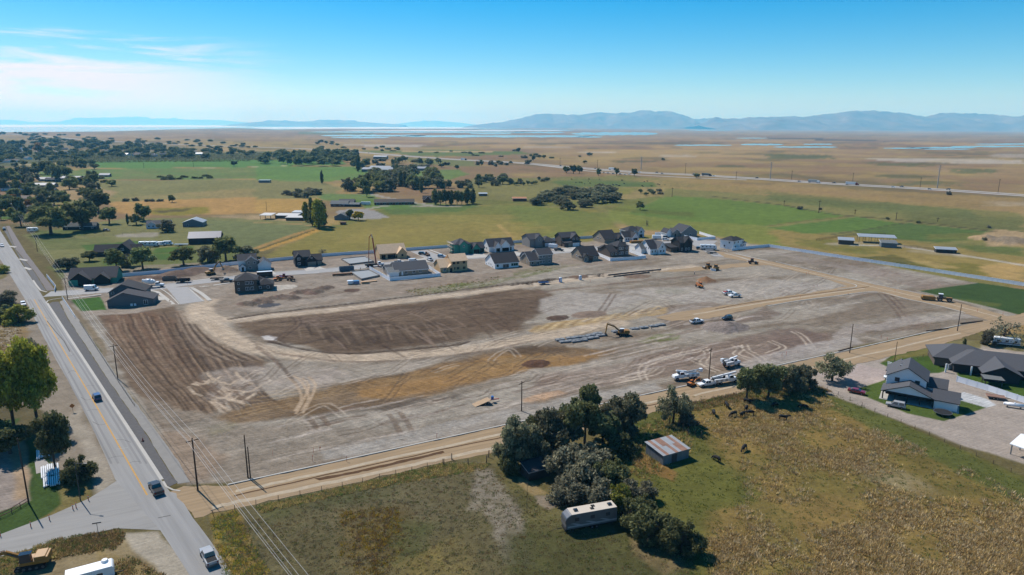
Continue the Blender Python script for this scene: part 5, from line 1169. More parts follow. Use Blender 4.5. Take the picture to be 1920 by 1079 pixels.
def greenhouse(root, xs, z0, z1, w0, w1, mat, name='cabin', side_split=True):
    """cabin frustum xs = (rear foot, front foot, front top, rear top) with separate glass panes"""
    a, b_, c, d = xs
    V = [(a, -w0, z0), (b_, -w0, z0), (b_, w0, z0), (a, w0, z0), (d, -w1, z1), (c, -w1, z1), (c, w1, z1), (d, w1, z1)]
    m_ = MB(); m_.v = V; m_.f = [(4, 5, 6, 7), (0, 1, 5, 4), (1, 2, 6, 5), (2, 3, 7, 6), (3, 0, 4, 7)]; m_.mi = [0] * 5
    cab = m_.build(name, mat, root, bevel=.05)
    q = MB(); pane_on(q, [V[1], V[2], V[6], V[5]], .88); q.build('windscreen', M_GLASS, cab)
    q = MB(); pane_on(q, [V[3], V[0], V[4], V[7]], .85); q.build('rear_window', M_GLASS, cab)
    for s_ in (0, 1):
        i0, i1, i2, i3 = ((0, 1, 5, 4), (3, 2, 6, 7))[s_]
        A_, B_, C_, D_ = (Vector(V[k]) for k in (i0, i1, i2, i3))
        if side_split:
            for t0, t1 in ((.04, .5), (.52, .97)):
                q = MB(); pane_on(q, [A_.lerp(B_, t0), A_.lerp(B_, t1), D_.lerp(C_, t1), D_.lerp(C_, t0)], .84); q.build('side_window', M_GLASS, cab)
        else:
            q = MB(); pane_on(q, [A_, B_, C_, D_], .82); q.build('side_window', M_GLASS, cab)
    return cab
def lamps(root, xf, xr, w, z, h=.18):
    for s_ in (-1, 1):
        MB().box(xf - .04, xf + .02, s_ * w - .18, s_ * w + .18, z, z + h).build('headlight', M_LAMP, root)
        MB().box(xr - .02, xr + .04, s_ * w - .12, s_ * w + .12, z + .05, z + .1 + h).build('tail_light', M_TAIL, root)
def car_root(label, px, az, name, cat, group=None, z=0.04):
    g = px if len(px) == 3 else G(*px)
    return thing(name, label, cat, (g[0], g[1], z), azr(az), group)
def pickup(label, px, az, mat, bed=None, group=None, load=None, name='pickup_truck'):
    r = car_root(label, px, az, name, 'pickup truck', group)
    MB().prism([(-2.9, .5), (2.8, .45), (2.95, .7), (2.88, 1.02), (1.35, 1.16), (-.95, 1.2), (-.95, 1.2), (-2.9, 1.2)], -1.0, 1.0, w=[1, .92, .92, .9, 1, 1, 1, 1]).build('body', mat, r, bevel=.06)
    greenhouse(r, (-1.0, 1.45, .75, -.75), 1.14, 1.9, .96, .80, mat)
    MB().box(-2.78, -1.08, -.82, .82, 1.0, 1.215).build('bed', bed or M_BEDL, r)
    MB().box(-3.0, -2.88, -.95, .95, .45, .68).build('bumper', M_RIM, r)
    lamps(r, 2.9, -2.92, .78, .75)
    for x in (-1.85, 1.9):
        for y in (-.88, .88): wheel(r, x, y, .42)
    for y in (-1.08, 1.08): MB().box(.95, 1.1, y - .1, y + .1, 1.15, 1.32).build('mirror', mat, r)
    if load:
        MB().box(-2.7, -1.15, -.78, .78, 1.1, 1.45).build('load', load, r)
    return r
def suv(label, px, az, mat, L=4.8, H=1.78, group=None, name='car', cat='car', sedan=False):
    r = car_root(label, px, az, name, cat, group)
    h = L / 2
    MB().prism([(-h, .45), (h - .1, .4), (h, .65), (h - .1, .92), (h - 1.35, 1.05), (-h + .05, 1.05)], -.93, .93, w=[.95, .9, .9, .9, 1, .95]).build('body', mat, r, bevel=.08)
    if sedan: greenhouse(r, (-h + .55, h - 1.2, h - 2.0, -h + 1.25), 1.0, 1.45, .9, .70, mat)
    else: greenhouse(r, (-h + .05, h - 1.25, h - 1.95, -h + .4), 1.0, H, .91, .74, mat)
    lamps(r, h - .05, -h, .7, .7)
    for x in (-h + .95, h - .95):
        for y in (-.84, .84): wheel(r, x, y, .36, .22)
    return r
def van(label, px, az, mat, L=5.8, H=2.6, group=None):
    r = car_root(label, px, az, 'van', 'van', group); h = L / 2
    MB().prism([(-h, .45), (h - .1, .45), (h, .75), (h - .15, 1.2), (h - .75, 1.35), (h - 1.35, H - .05), (h - 1.9, H), (-h, H)], -1.0, 1.0, w=[1, .92, .92, .95, .96, .85, .88, .9]).build('body', mat, r, bevel=.06)
    q = MB(); q.poly([(h - .77, -.78, 1.42), (h - .77, .78, 1.42), (h - 1.28, .72, H - .25), (h - 1.28, -.72, H - .25)])
    for k in range(4): pass
    q.v = [(x + .05, y, z) for x, y, z in q.v]; q.build('windscreen', M_GLASS, r)
    for s_ in (-1, 1):
        q = MB(); q.poly([(h - 1.05, s_ * .985, 1.4), (h - 2.0, s_ * 1.005, 1.4), (h - 2.0, s_ * .95, 2.1), (h - 1.4, s_ * .93, 2.1)]); q.build('side_window', M_GLASS, r)
    lamps(r, h - .05, -h, .8, .8)
    for x in (-h + 1.1, h - 1.0):
        for y in (-.9, .9): wheel(r, x, y, .38)
    return r
def box_trailer(label, px, az, mat, L=6, H=2.6, W=2.3, name='trailer', cat='trailer', nose=.6, windows=0, group=None, stripe=None, roof=None, gear=True, zb=.6):
    r = car_root(label, px, az, name, cat, group); h = L / 2
    MB().prism([(-h, zb), (h - .2, zb), (h, zb + .5), (h - .05, H - nose), (h - nose, H), (-h, H)], -W / 2, W / 2).build('body', mat, r, bevel=.06)
    if roof: MB().box(-h + .05, h - nose - .05, -W / 2 + .08, W / 2 - .08, H, H + .04).build('roof_skin', roof, r)
    if windows:
        for s_ in (-1, 1):
            for k in range(windows):
                x = -h + L * (k + .6) / (windows + .3); MB().box(x - .45, x + .45, s_ * W / 2 - .012, s_ * W / 2 + .012, H - 1.45, H - .75).build('side_window', M_GLASS, r)
    if stripe: 
        for s_ in (-1, 1): MB().box(-h, h - .4, s_ * W / 2 - .008, s_ * W / 2 + .008, zb + .35, zb + .65).build('stripe', stripe, r)
    if gear:
        for x in (-.9, 0):
            for y in (-W / 2 + .12, W / 2 - .12): wheel(r, x - .2, y, .36, .22)
        MB().bar((h, 0, .55), (h + 1.3, 0, .55), .12, .12).build('drawbar', M_CHAS, r)
        MB().box(-h, h, -W / 2 + .3, W / 2 - .3, .42, zb).build('frame', M_CHAS, r)
    return r
def tracks(root, L, r, w, y, z=0):
    for s_ in (-1, 1):
        prof = []
        for k in range(9): t = PI / 2 + PI * k / 8; prof.append((-L / 2 + r * math.cos(t), z + r + r * math.sin(t)))
        for k in range(9): t = -PI / 2 + PI * k / 8; prof.append((L / 2 + r * math.cos(t), z + r + r * math.sin(t)))
        o = MB().prism(prof, s_ * y - w / 2, s_ * y + w / 2).build('track', M_CHAS, root)
        b = MB()
        for k in range(5): x = -L / 2 + L * k / 4; b.tube((x, s_ * y - w / 2 - .03, z + r), (x, s_ * y + w / 2 + .03, z + r), r * .55, n=8)
        b.build('road_wheels', M_STEEL, o)
def excavator(label, px, az, swing, mat, s=1.0, elbow=(3.2, 3.9), tip=(6.6, 5.0), bucket=(7.2, .5), z=0.0, cat='excavator', roofm=None):
    """az: undercarriage, swing: upper body turn in degrees; boom points given in metres in the upper body's plane"""
    r = car_root(label, px, az, 'excavator', cat, z=z)
    r.scale = (s, s, s)
    tracks(r, 3.6, .45, .6, 1.15)
    MB().box(-1.1, 1.1, -.9, .9, .45, .95).build('undercarriage', M_CHAS, r)
    up = MB().box(-2.2, 1.5, -1.3, 1.3, 1.0, 1.55).build('upper_body', mat, r, bevel=.06); up.rotation_euler = (0, 0, math.radians(swing))
    MB().box(-2.3, -.6, -1.25, 1.25, 1.55, 2.25).build('engine_cover', mat, up, bevel=.1)
    MB().box(-2.65, -2.1, -1.3, 1.3, 1.0, 2.1).build('counterweight', M_CHAS if mat is not P_YEL else mat, up, bevel=.12)
    MB().box(-.3, 1.4, .35, 1.3, 1.55, 3.0, tx=.12, ty=.05).build('cab', M_GLASS, up, bevel=.05)
    MB().box(-.4, 1.35, .3, 1.35, 3.0, 3.1).build('cab_roof', roofm or (P_WHITE if mat is P_YEL else mat), up)
    b = MB(); b.bar((1.0, -.3, 1.6), (elbow[0], -.3, elbow[1]), .4, .6); b.bar((elbow[0], -.3, elbow[1]), (tip[0], -.3, tip[1]), .36, .5); b.build('boom', mat, up)
    MB().bar((tip[0] - .1, -.3, tip[1] + .25), (bucket[0], -.3, bucket[1] + .5), .32, .42).build('stick', mat, up)
    b = MB(); b.tube((1.3, -.05, 1.7), (elbow[0] - .3, -.05, elbow[1] - .2), .09, n=6); b.tube((elbow[0], -.3, elbow[1] + .4), (tip[0] - .2, -.3, tip[1] + .5), .09, n=6); b.build('hydraulic_ram', M_STEEL, up)
    x, z_ = bucket
    MB().prism([(x - .2, z_ + .6), (x + .35, z_ + .6), (x + .3, z_ - .1), (x - .2, z_ - .45), (x - .8, z_ - .35), (x - .5, z_ + .1)], -.85, .25).build('bucket', M_STEEL, up)
    return r
def truck_chassis(r, L, cab_x, mat, axles=2, zf=.75, r_=.5, hood=True):
    MB().box(-L / 2, L / 2 - .6, -.45, .45, zf, zf + .25).build('frame', M_CHAS, r)
    x1 = L / 2
    if hood:
        MB().prism([(cab_x + 1.6, .7), (x1 - .05, .65), (x1, 1.0), (x1 - .1, 1.55), (cab_x + 1.6, 1.75)], -1.0, 1.0, w=[1, .85, .85, .82, .95]).build('hood', mat, r, bevel=.08)
    MB().box(cab_x, cab_x + 1.65, -1.1, 1.1, .75, 1.75).build('cab_lower', mat, r, bevel=.06)
    greenhouse(r, (cab_x, cab_x + 1.65, cab_x + 1.35, cab_x + .1), 1.74, 2.6, 1.08, .95, mat, side_split=False)
    lamps(r, x1 - .05, -L / 2, .8, .95)
    for y in (-.98, .98):
        wheel(r, x1 - 1.0, y, r_, .3)
        for k in range(axles): wheel(r, -L / 2 + 1.2 + k * 1.15, y, r_, .45)
def bucket_truck(label, px, az, L=8.0, derrick=False, small=False):
    r = car_root(label, px, az, 'utility_truck', 'utility truck')
    truck_chassis(r, L, L / 2 - 3.3, P_WHITE, 1 if small else 2)
    x1 = L / 2 - 3.5
    for s_ in (-1, 1):
        bx = MB().box(-L / 2 + .1, x1, s_ * 1.2 - .25 * (1 + s_) , s_ * 1.2 + .25 * (1 - s_), .95, 1.95).build('tool_body', P_WHITE, r, bevel=.03)
        for k in range(3):
            x = -L / 2 + .3 + k * (x1 + L / 2) / 3; MB().box(x, x + .9, s_ * 1.2 - .012, s_ * 1.2 + .012, 1.1, 1.8).build('locker_door', P_SILVER, bx)
    MB().box(-L / 2 + .1, x1, -.7, .7, 1.0, 1.15).build('deck', M_CHAS, r)
    b = MB().tube((x1 - 1.0, 0, 1.1), (x1 - 1.0, 0, 2.4), .35, n=10); b.build('turret', P_WHITE if not derrick else M_CHAS, r)
    if derrick:
        MB().bar((-L / 2 - .2, 0, 2.3), (L / 2 - .4, 0, 3.15), .42, .42).build('boom', P_WHITE, r)
        MB().tube((-L / 2 - .6, .45, 1.0), (-L / 2 + 1.4, .45, 2.9), .16, n=8).build('auger', M_STEEL, r)
        for y in (-1.35, 1.35): MB().bar((-L / 2 + .4, y * .8, 1.0), (-L / 2 + .4, y * 1.25, .05), .16, .16).build('outrigger', M_CHAS, r)
    else:
        MB().bar((x1 - 1.0, 0, 2.4), (L / 2 - .9, 0, 2.95), .42, .42).build('boom', P_WHITE, r)
        MB().bar((x1 - .9, .45, 2.45), (-L / 2 - .3, .45, 2.9), .3, .32).build('boom', P_SILVER, r)
        MB().box(-L / 2 - 1.1, -L / 2 - .2, -.1, .8, 2.1, 3.1).build('bucket', P_WHITE, r, bevel=.05)
    b = MB()
    for k in range(4): b.bar((-L / 2 + .2 + k * .3, -.5 + k * .3, 1.2), (-L / 2 - .9 + k * .2, -.4 + k * .3, 3.1 - k * .2), .14, .14)
    b.build('rack_tools', M_STEEL, r)
    return r
def semi(label, px, az, cab, box, group=None):
    r = car_root(label, px, az, 'semi_truck', 'truck', group, .3)
    MB().box(3.2, 6.2, -1.2, 1.2, .6, 3.6, tx=.25, ty=.1).build('tractor_cab', cab, r); MB().box(6.2, 7.6, -1.0, 1.0, .6, 2.0, tx=.1).build('hood', cab, r)
    MB().box(-9, 3.0, -1.3, 1.3, 1.1, 4.1).build('trailer_box', box, r)
    for x in (-8, -6.8, 3.6, 4.8, 6.8):
        for y in (-1.1, 1.1): wheel(r, x, y, .5, .4)
    return r
ROAD_AZ = -40.5
# main road
pickup('black pickup truck driving up the main road at the junction', (293, 921), -40, P_BLACK)
pickup('white pickup truck on the road at the bottom of the picture', (392, 1050), -37, P_SILVER)
suv('dark blue boxy car alone on the main road beside the yellow line', (182, 749), -40, P_BLUE, 4.6, 1.85)
suv('white car parked on the left shoulder near the junction of the new street', (44, 573), 140, P_WHITE, 4.7, 1.6)
suv('white car on the main road near the left picture edge', (4, 463), 140, P_WHITE, 4.7, 1.6)
suv('small dark car far up the main road', (8, 432), -40, P_GREY, 4.6, 1.6)
van('tall white van parked before the house under construction by main road', (172, 545), 78, P_WHITE)
# street traffic
def mixer(label, px, az):
    r = car_root(label, px, az, 'concrete_mixer_truck', 'mixer truck'); truck_chassis(r, 9.5, 1.2, P_WHITE, 3)
    b = MB(); prof = [(-3.9, .7), (-2.9, 1.15), (-.8, 1.25), (.4, .95), (1.0, .5)]
    for k in range(4):
        (xa, ra), (xb, rb) = prof[k], prof[k + 1]; b.tube((xa, 0, 2.75 - xa * .1), (xb, 0, 2.75 - xb * .1), ra, rb, n=14)
    b.build('drum', P_WHITE, r, smooth=True)
    MB().box(-4.7, -3.9, -.6, .6, 2.9, 3.9, tx=.1).build('hopper', P_WHITE, r); MB().bar((-4.6, 0, 2.6), (-5.8, 0, 1.5), .5, .15).build('chute', M_STEEL, r)
    return r
mixer('white concrete mixer truck parked behind the corner house', (288, 539), 80)
def open_trailer(label, px, az, mat, L=6, H=1.6, W=2.4, zb=.7, wheels=True, name='dump_trailer', cat='trailer', load=None):
    r = car_root(label, px, az, name, cat); h = L / 2; b = MB(); t = .12
    b.box(-h, h, -W / 2, W / 2, zb, zb + .15).box(-h, h, -W / 2, -W / 2 + t, zb + .15, H).box(-h, h, W / 2 - t, W / 2, zb + .15, H).box(-h, -h + t, -W / 2 + t, W / 2 - t, zb + .15, H).box(h - t, h, -W / 2 + t, W / 2 - t, zb + .15, H)
    b.build('body', mat, r)
    rb = MB()
    for k in range(6):
        x = -h + .3 + (L - .6) * k / 5
        for y in (-W / 2 - .05, W / 2 + .05): rb.box(x - .05, x + .05, y - .05, y + .05, zb, H)
    rb.build('ribs', mat, r)
    if load: MB().box(-h + t, h - t, -W / 2 + t, W / 2 - t, zb + .15, H - .2).build('load', load, r)
    if wheels:
        for x in (-.6, .3):
            for y in (-W / 2 + .1, W / 2 - .1): wheel(r, x, y, .38, .25)
        MB().bar((h, 0, .6), (h + 1.4, 0, .6), .12, .12).build('drawbar', M_CHAS, r)
    return r
open_trailer('dark dump trailer standing in the new street', (343, 530), 78, M_CHAS, 6.5, 1.9)
open_trailer('grey skip container beside the dark dump trailer', (318, 526), 78, M_STEEL, 6, 1.9, wheels=False, zb=.1, name='skip', cat='container')
open_trailer('low black flatbed trailer near a grey pickup in the street', (407, 525), 78, M_BEDL, 6, 1.0)
pickup('grey pickup truck in the street beside the dark brown house', (425, 529), 76, P_GREY)
open_trailer('blue grey waste container standing alone on the street', (650, 508), 68, pm('container_blue', alb(104, 124, 140), .6, .15, 1), 7.5, 2.3, wheels=False, zb=.1, name='skip', cat='container')
box_trailer('white roofed office trailer between the white house and the dark brown house', (497, 520), 70, WALLS['black'], 7.5, 2.9, 2.5, nose=.1, windows=2, roof=P_WHITE)
def telehandler(label, px, az, mat, name='telehandler'):
    r = car_root(label, px, az, name, 'loader')
    MB().box(-2, 1.4, -.8, .8, .6, 1.3).build('body', mat, r, bevel=.08); MB().box(-.5, .9, .1, .85, 1.3, 2.4, tx=.1, ty=.05).build('cab', M_GLASS, r); MB().box(-.55, .9, .05, .9, 2.4, 2.5).build('cab_roof', mat, r)
    MB().bar((-2.0, -.45, 1.9), (3.4, -.45, 1.2), .35, .4).build('boom', mat, r)
    for k in (-.4, .4): MB().box(3.4, 4.6, k - .55, k - .4, .75, .85).build('fork', M_STEEL, r)
    for x in (-1.3, 1.2):
        for y in (-.95, .95): wheel(r, x, y, .6, .4)
    return r
telehandler('red telescopic loader beside the dirt heaps near the office trailer', (532, 523), 75, paint('machine_red', (170, 40, 36)))
telehandler('small orange loader left of the red loader', (521, 527), 60, P_ORG, 'skid_steer')
telehandler('brown skid loader right of the red loader', (546, 527), 120, pm('machine_brown', alb(120, 84, 52), .6, .2, 1), 'skid_steer')
excavator('yellow excavator digging between dirt heaps along the white boundary fence', (396, 516), 60, 20, P_YEL, 1.0, (2.6, 4.6), (4.6, 6.4), (6.5, 2.0))
# concrete pump with tall red boom
def pump(label, px, az):
    r = car_root(label, px, az, 'concrete_pump_truck', 'pump truck'); truck_chassis(r, 10, 1.7, P_WHITE, 3)
    MB().box(-4.6, 1.2, -1.15, 1.15, 1.1, 1.7).build('deck', M_CHAS, r); MB().box(-5.3, -4.4, -.8, .8, .8, 1.8, tx=-.1).build('hopper', M_STEEL, r)
    MB().tube((.6, 0, 1.6), (.6, 0, 3.2), .4, n=10).build('pedestal', P_REDM, r)
    pts = [(.6, 0, 3.0), (-.6, .4, 15.6), (-1.2, .4, 17.6), (-2.3, .7, 16.0), (-3.2, 1.0, 2.4)]
    for k in range(4): MB().bar(pts[k], pts[k + 1], .55 - .1 * k, .6 - .1 * k).build('boom_section', P_REDM if k != 1 else pm('boom_pale', alb(214, 190, 176), .5, .1, 1), r)
    for k, (x, y) in enumerate(((-4, -2.2), (-4, 2.2), (2, -2.2), (2, 2.2))): MB().bar((x * .7, y * .4, 1.2), (x, y, .1), .25, .25).build('outrigger', P_REDM, r)
    return r
pump('concrete pump truck with tall red folded boom raised above it', (703, 500), 68)
pickup('white pickup truck before the bare wood house', (748, 494), 70, P_WHITE, load=M_STEEL)
van('white van parked before the bare wood house', (775, 492), 70, P_WHITE, 5.2, 2.1)
pickup('white pickup truck on the side street between unfinished houses', (806, 489), -30, P_WHITE)
telehandler('tan loader standing on the side street behind a white pickup', (801, 480), -30, pm('machine_tan', alb(190, 140, 96), .6, .15, 1), 'skid_steer')
suv('dark car at the top of the side street between unfinished houses', (792, 478), 100, P_BLACK)
suv('white blue car behind the pale wood two storey house', (828, 483), 110, paint('skyblue', (176, 196, 220)))
pickup('black pickup truck in the drive of the grey two storey house', (1048, 471), 110, P_BLACK)
box_trailer('white enclosed trailer in the drive behind the black pickup', (1037, 466), 110, P_WHITE, 5.5, 2.7)
box_trailer('white enclosed trailer before the large grey gabled house', (1231, 449), 90, P_WHITE, 6, 2.8)
suv('white car parked before the large grey gabled house', (1248, 451), 95, P_WHITE)
suv('black car parked beside the white car by the large grey house', (1249, 447), 95, P_BLACK)
suv('dark blue car near the long white motorhome at the street end', (1312, 468), 95, paint('navy', (42, 52, 86)))
def motorhome(label, px, az, L=10):
    r = box_trailer(label, px, az, P_WHITE, L, 3.3, 2.5, 'motorhome', 'motorhome', .9, 4, stripe=P_GREY, gear=False, zb=.5); h = L / 2
    MB().poly([(h + .02, -1.0, 1.3), (h + .02, 1.0, 1.3), (h - .05, 1.0, 2.35), (h - .05, -1.0, 2.35)]).build('windscreen', M_GLASS, r)
    for x in (-h + 2.6, h - 1.6):
        for y in (-1.1, 1.1): wheel(r, x, y, .48, .3)
    for x in (-2.5, .5): MB().box(x, x + .8, -.4, .4, 3.3, 3.55).build('roof_unit', P_WHITE, r)
    return r
motorhome('long white motorhome parked where the street meets the tan dirt road', (1328, 469), 100)
open_trailer('flatbed trailer with orange load near the white motorhome', (1334, 476), 110, M_STEEL, 6, 1.0, load=P_ORG)
motorhome('white and grey motorhome beside a lawn behind the dark gabled house', (279, 463), 84, 11)
van('white van right of the motorhome in the pasture yard', (303, 461), 84, P_WHITE)
van('second white van close to the dark barn', (316, 460), 84, P_WHITE, 5.6, 2.7)
open_trailer('low white flat trailer between the vans and the dark barn', (340, 461), 84, P_WHITE, 8, 1.1)
box_trailer('small white caravan near the main road at left', (62, 435), 70, P_WHITE, 6.5, 3.0, nose=.8, windows=2, name='caravan', cat='caravan')
# machines on the graded ground
excavator('yellow excavator placing grey concrete vaults in the middle of the site', (1167, 629), 70, 168, P_YEL, .92, (3.2, 3.6), (6.4, 4.9), (6.9, .6))
excavator('large yellow excavator with black cab parked at lower left corner', (62, 1062), 250, 0, P_YEL, 1.05, (3.6, 3.2), (6.4, 2.6), (6.2, .6), roofm=M_GLASS)
excavator('small orange mini excavator beside the white utility trucks', (1297, 724), 60, 0, P_ORG, .55, (2.6, 3.4), (5.2, 4.0), (6.6, .6))
bucket_truck('white bucket truck with folded booms near the line of tall poles', (1285, 711), 255, 8.4)
r_ = pickup('white service pickup truck between bucket trucks on the dirt road', (1325, 724), 250, P_WHITE, load=P_SILVER)
bucket_truck('white digger derrick truck partly behind the roadside trees', (1358, 719), 70, 8.6, derrick=True)
bucket_truck('small white bucket truck standing apart on the graded ground', (1371, 687), 60, 6.6, small=True)
pickup('white pickup truck with loaded bed beside the excavator spoil', (1306, 606), 65, P_WHITE, load=M_BEDL)
suv('black off road car with white hood near the gravel heap', (1363, 600), 250, P_BLACK, 4.4, 1.85)
pickup('white pickup truck, rear one of two on the pale graded lot', (1366, 552), 70, P_WHITE, load=P_REDM)
pickup('white pickup truck, front one of two on the pale graded lot', (1377, 557), 250, P_WHITE)
def roller(label, px, az, mat, blade=False):
    r = car_root(label, px, az, 'road_roller' if not blade else 'bulldozer', 'roller' if not blade else 'bulldozer')
    MB().box(-2.4, .6, -.9, .9, .8, 1.7).build('body', mat, r, bevel=.08); MB().box(-1.2, .4, -.7, .7, 1.7, 2.9, tx=.1, ty=.05).build('cab', M_GLASS, r); MB().box(-1.3, .5, -.8, .8, 2.9, 3.05).build('cab_roof', mat, r)
    if blade:
        tracks(r, 2.6, .42, .5, 1.0); MB().prism([(1.9, .1), (2.2, .05), (2.05, .6), (2.3, 1.2), (2.1, 1.2), (1.85, .6)], -1.7, 1.7).build('blade', P_WHITE, r)
        for y in (-1.0, 1.0): MB().bar((.4, y, .6), (2.0, y, .5), .18, .2).build('push_arm', mat, r)
    else:
        MB().tube((1.7, -1.05, .75), (1.7, 1.05, .75), .75, n=18).build('drum', M_STEEL, r); MB().box(.8, 2.5, -1.2, -1.06, .5, 1.0).box(.8, 2.5, 1.06, 1.2, .5, 1.0).build('drum_yoke', mat, r)
        for y in (-.8, .8): wheel(r, -1.5, y, .7, .45)
    return r
roller('yellow drum roller working beside the bulldozer on the tan road', (1326, 504), 250, P_YEL)
roller('yellow bulldozer with white blade at the tan road bend', (1341, 507), 230, P_YEL, True)
telehandler('orange loader standing near the brown dirt cone', (1311, 539), 160, P_ORG, 'wheel_loader')
roller('dark red compactor on the tan road near the white kerb curve', (1411, 495), 100, pm('machine_maroon', alb(96, 60, 48), .6, .2, 1))
r_ = car_root('yellow tractor pulling a scraper on the tan road by green lawn', (1764, 565), 112, 'tractor_scraper', 'tractor')
MB().box(.5, 4.2, -.7, .7, 1.0, 1.9).build('hood', P_YEL, r_, bevel=.1); MB().box(-1.2, .6, -.9, .9, 1.0, 3.2, tx=.15, ty=.08).build('cab', M_GLASS, r_); MB().box(-1.2, .6, -.95, .95, 3.2, 3.35).build('cab_roof', P_WHITE, r_)
for x in (-.6, 3.0):
    for y in (-1.2, 1.2): wheel(r_, x, y, .9, .6)
MB().prism([(-7.6, .6), (-2.4, .3), (-2.2, 1.6), (-3.0, 2.0), (-7.4, 2.0)], -1.3, 1.3).build('scraper_bowl', P_YEL, r_, bevel=.05); MB().bar((-2.3, 0, 1.2), (-1.0, 0, 1.0), .25, .25).build('drawbar', P_YEL, r_)
for y in (-1.0, 1.0): wheel(r_, -7.0, y, .75, .5)
r_ = car_root('equipment trailer with tilted wooden deck and blue drum on the front strip', (910, 757), 62, 'equipment_trailer', 'trailer')
b = MB(); b.v = [(-3.6, -1.2, .1), (1.2, -1.2, 1.2), (1.2, 1.2, 1.2), (-3.6, 1.2, .1), (-3.6, -1.2, -.05), (1.2, -1.2, 1.05), (1.2, 1.2, 1.05), (-3.6, 1.2, -.05)]; b.f = [(0, 1, 2, 3), (7, 6, 5, 4), (0, 4, 5, 1), (1, 5, 6, 2), (2, 6, 7, 3), (3, 7, 4, 0)]; b.mi = [0] * 6
b.build('deck', pm('deck_boards', alb(196, 168, 136), .9, .2, 2), r_)
for x in (-.6, .4):
    for y in (-1.3, 1.3): wheel(r_, x, y, .38, .25)
MB().bar((1.2, 0, .8), (4.2, 0, .6), .2, .2).build('drawbar', P_REDM, r_); MB().tube((2.2, 0, .8), (2.2, 0, 1.7), .4, n=12).build('drum', paint('drum_blue', (40, 110, 200)), r_)
# right yard
suv('red car parked on the gravel drive by the white house', (1606, 738), 125, P_RED, 4.7, 1.4, sedan=True)
suv('silver sport utility car on the gravel drive by the lawn', (1679, 764), 303, P_SILVER, 4.9, 1.8)
suv('white car half hidden behind the covered patio of the white house', (1672, 713), 300, P_WHITE, 4.6, 1.5, sedan=True)
box_trailer('white and blue travel trailer parked on grass at the right edge', (1884, 648), 290, P_WHITE, 8.5, 2.9, nose=.8, windows=3, name='caravan', cat='caravan', stripe=P_BLUE)
# fifth-wheel caravan in the pasture
r_ = box_trailer('beige roofed fifth wheel caravan with dark graphics standing in the near pasture', (1104, 986), 252, pm('caravan_wall', (.11, .105, .105), .5, .1, 1), 10.6, 3.7, 2.5, nose=1.1, windows=3, name='fifth_wheel_caravan', cat='caravan', stripe=P_SILVER, zb=.75)
M_RVROOF = pm('caravan_roof', (.42, .37, .31), .8, .06, 1)
MB().box(-5.25, 4.15, -1.24, 1.24, 3.705, 3.76).build('roof_skin', M_RVROOF, r_)
MB().prism([(3.2, 1.6), (5.2, 1.7), (5.45, 2.3), (5.2, 3.1), (4.25, 3.74), (3.2, 3.74)], -1.26, 1.26).build('nose_cap', P_GREY, r_, bevel=.15)
for y in (-1.265, 1.265):
    for k_ in range(3): MB().poly([(-4.6 + k_ * 3, y, 1.2), (-2.4 + k_ * 3, y, 1.9), (-1.6 + k_ * 3, y, 1.95), (-3.6 + k_ * 3, y, 1.2)]).build('graphic', P_SILVER, r_)
for x in (-4.2, 2.9): MB().box(x - .4, x + .4, -.35, .35, 3.76, 4.05).build('air_conditioner', P_BLACK, r_, bevel=.06)
for x, y in ((-.4, .3), (-.9, -.5)): MB().box(x - .35, x + .35, y - .3, y + .3, 3.76, 3.86).build('roof_hatch', M_CHAS, r_)
for x in (3.6, 4.2):
    for y in (-.9, .9): MB().box(x, x + .12, y - .06, y + .06, .02, 1.6).build('landing_leg', M_STEEL, r_)
# white trailer cut by the lower edge
r_ = box_trailer('white box trailer with roof dome at the bottom left edge', (172, 1092), 60, P_WHITE, 7, 2.7, 2.6, nose=.3, windows=2)
MB().tube((2.2, .7, 2.7), (2.2, .7, 3.1), .6, .45, n=14).build('roof_dome', P_WHITE, r_)
# motorway traffic
mt_c = [P_WHITE, P_BLACK, P_SILVER, P_GREY, P_RED, P_BLUE]; nm_c = ['white', 'black', 'silver', 'grey', 'red', 'blue']
def on_hwy(xpix, side):
    L_ = offset_line(HWL, side); best = min(L_, key=lambda p: abs(proj_x(p) - xpix)); k = L_.index(best)
    a, b2 = L_[max(k - 1, 0)], L_[min(k + 1, len(L_) - 1)]
    # refine linearly
    for t in np.linspace(0, 1, 21):
        p = (a[0] + (b2[0] - a[0]) * t, a[1] + (b2[1] - a[1]) * t)
        if abs(proj_x(p) - xpix) < abs(proj_x(best) - xpix): best = p
    return (best[0], best[1], 0), math.degrees(math.atan2(b2[0] - a[0], b2[1] - a[1]))
def proj_x(p):
    q = Vector((p[0], p[1], -CAM_H)); return CX + F_PX * q.dot(_rt) / q.dot(_f)
def proj_xy(p):
    q = Vector((p[0], p[1], (p[2] if len(p) > 2 else 0) - CAM_H)); d_ = q.dot(_f); return CX + F_PX * q.dot(_rt) / d_, CY - F_PX * q.dot(_up) / d_
car_m = {}
def hcar(xp, side, ci, label):
    p, az = on_hwy(xp, side)
    if ci not in car_m:
        car_m[ci] = suv(label, p, az, mt_c[ci], 4.8, 1.7, 'cars on the far highway'); o = car_m[ci]
    else: o = copy_tree(car_m[ci])
    o.location = (p[0], p[1], .3); o.rotation_euler = (0, 0, azr(az if side < 0 else az + 180)); o['label'] = label
    return o
ORD = 'first second third fourth fifth sixth seventh eighth ninth tenth eleventh twelfth thirteenth fourteenth fifteenth sixteenth seventeenth eighteenth nineteenth twentieth'.split()
for k, xp in enumerate((640, 668, 692, 900, 960, 1050, 1092, 1115, 1200, 1232, 1242, 1300, 1340, 1420, 1500, 1563, 1676, 1690, 1745, 1780)):
    hcar(xp, 8 if k % 2 else -8, k % 4, '%s car on the far highway, %s car from the left' % (nm_c[k % 4], ORD[k]))
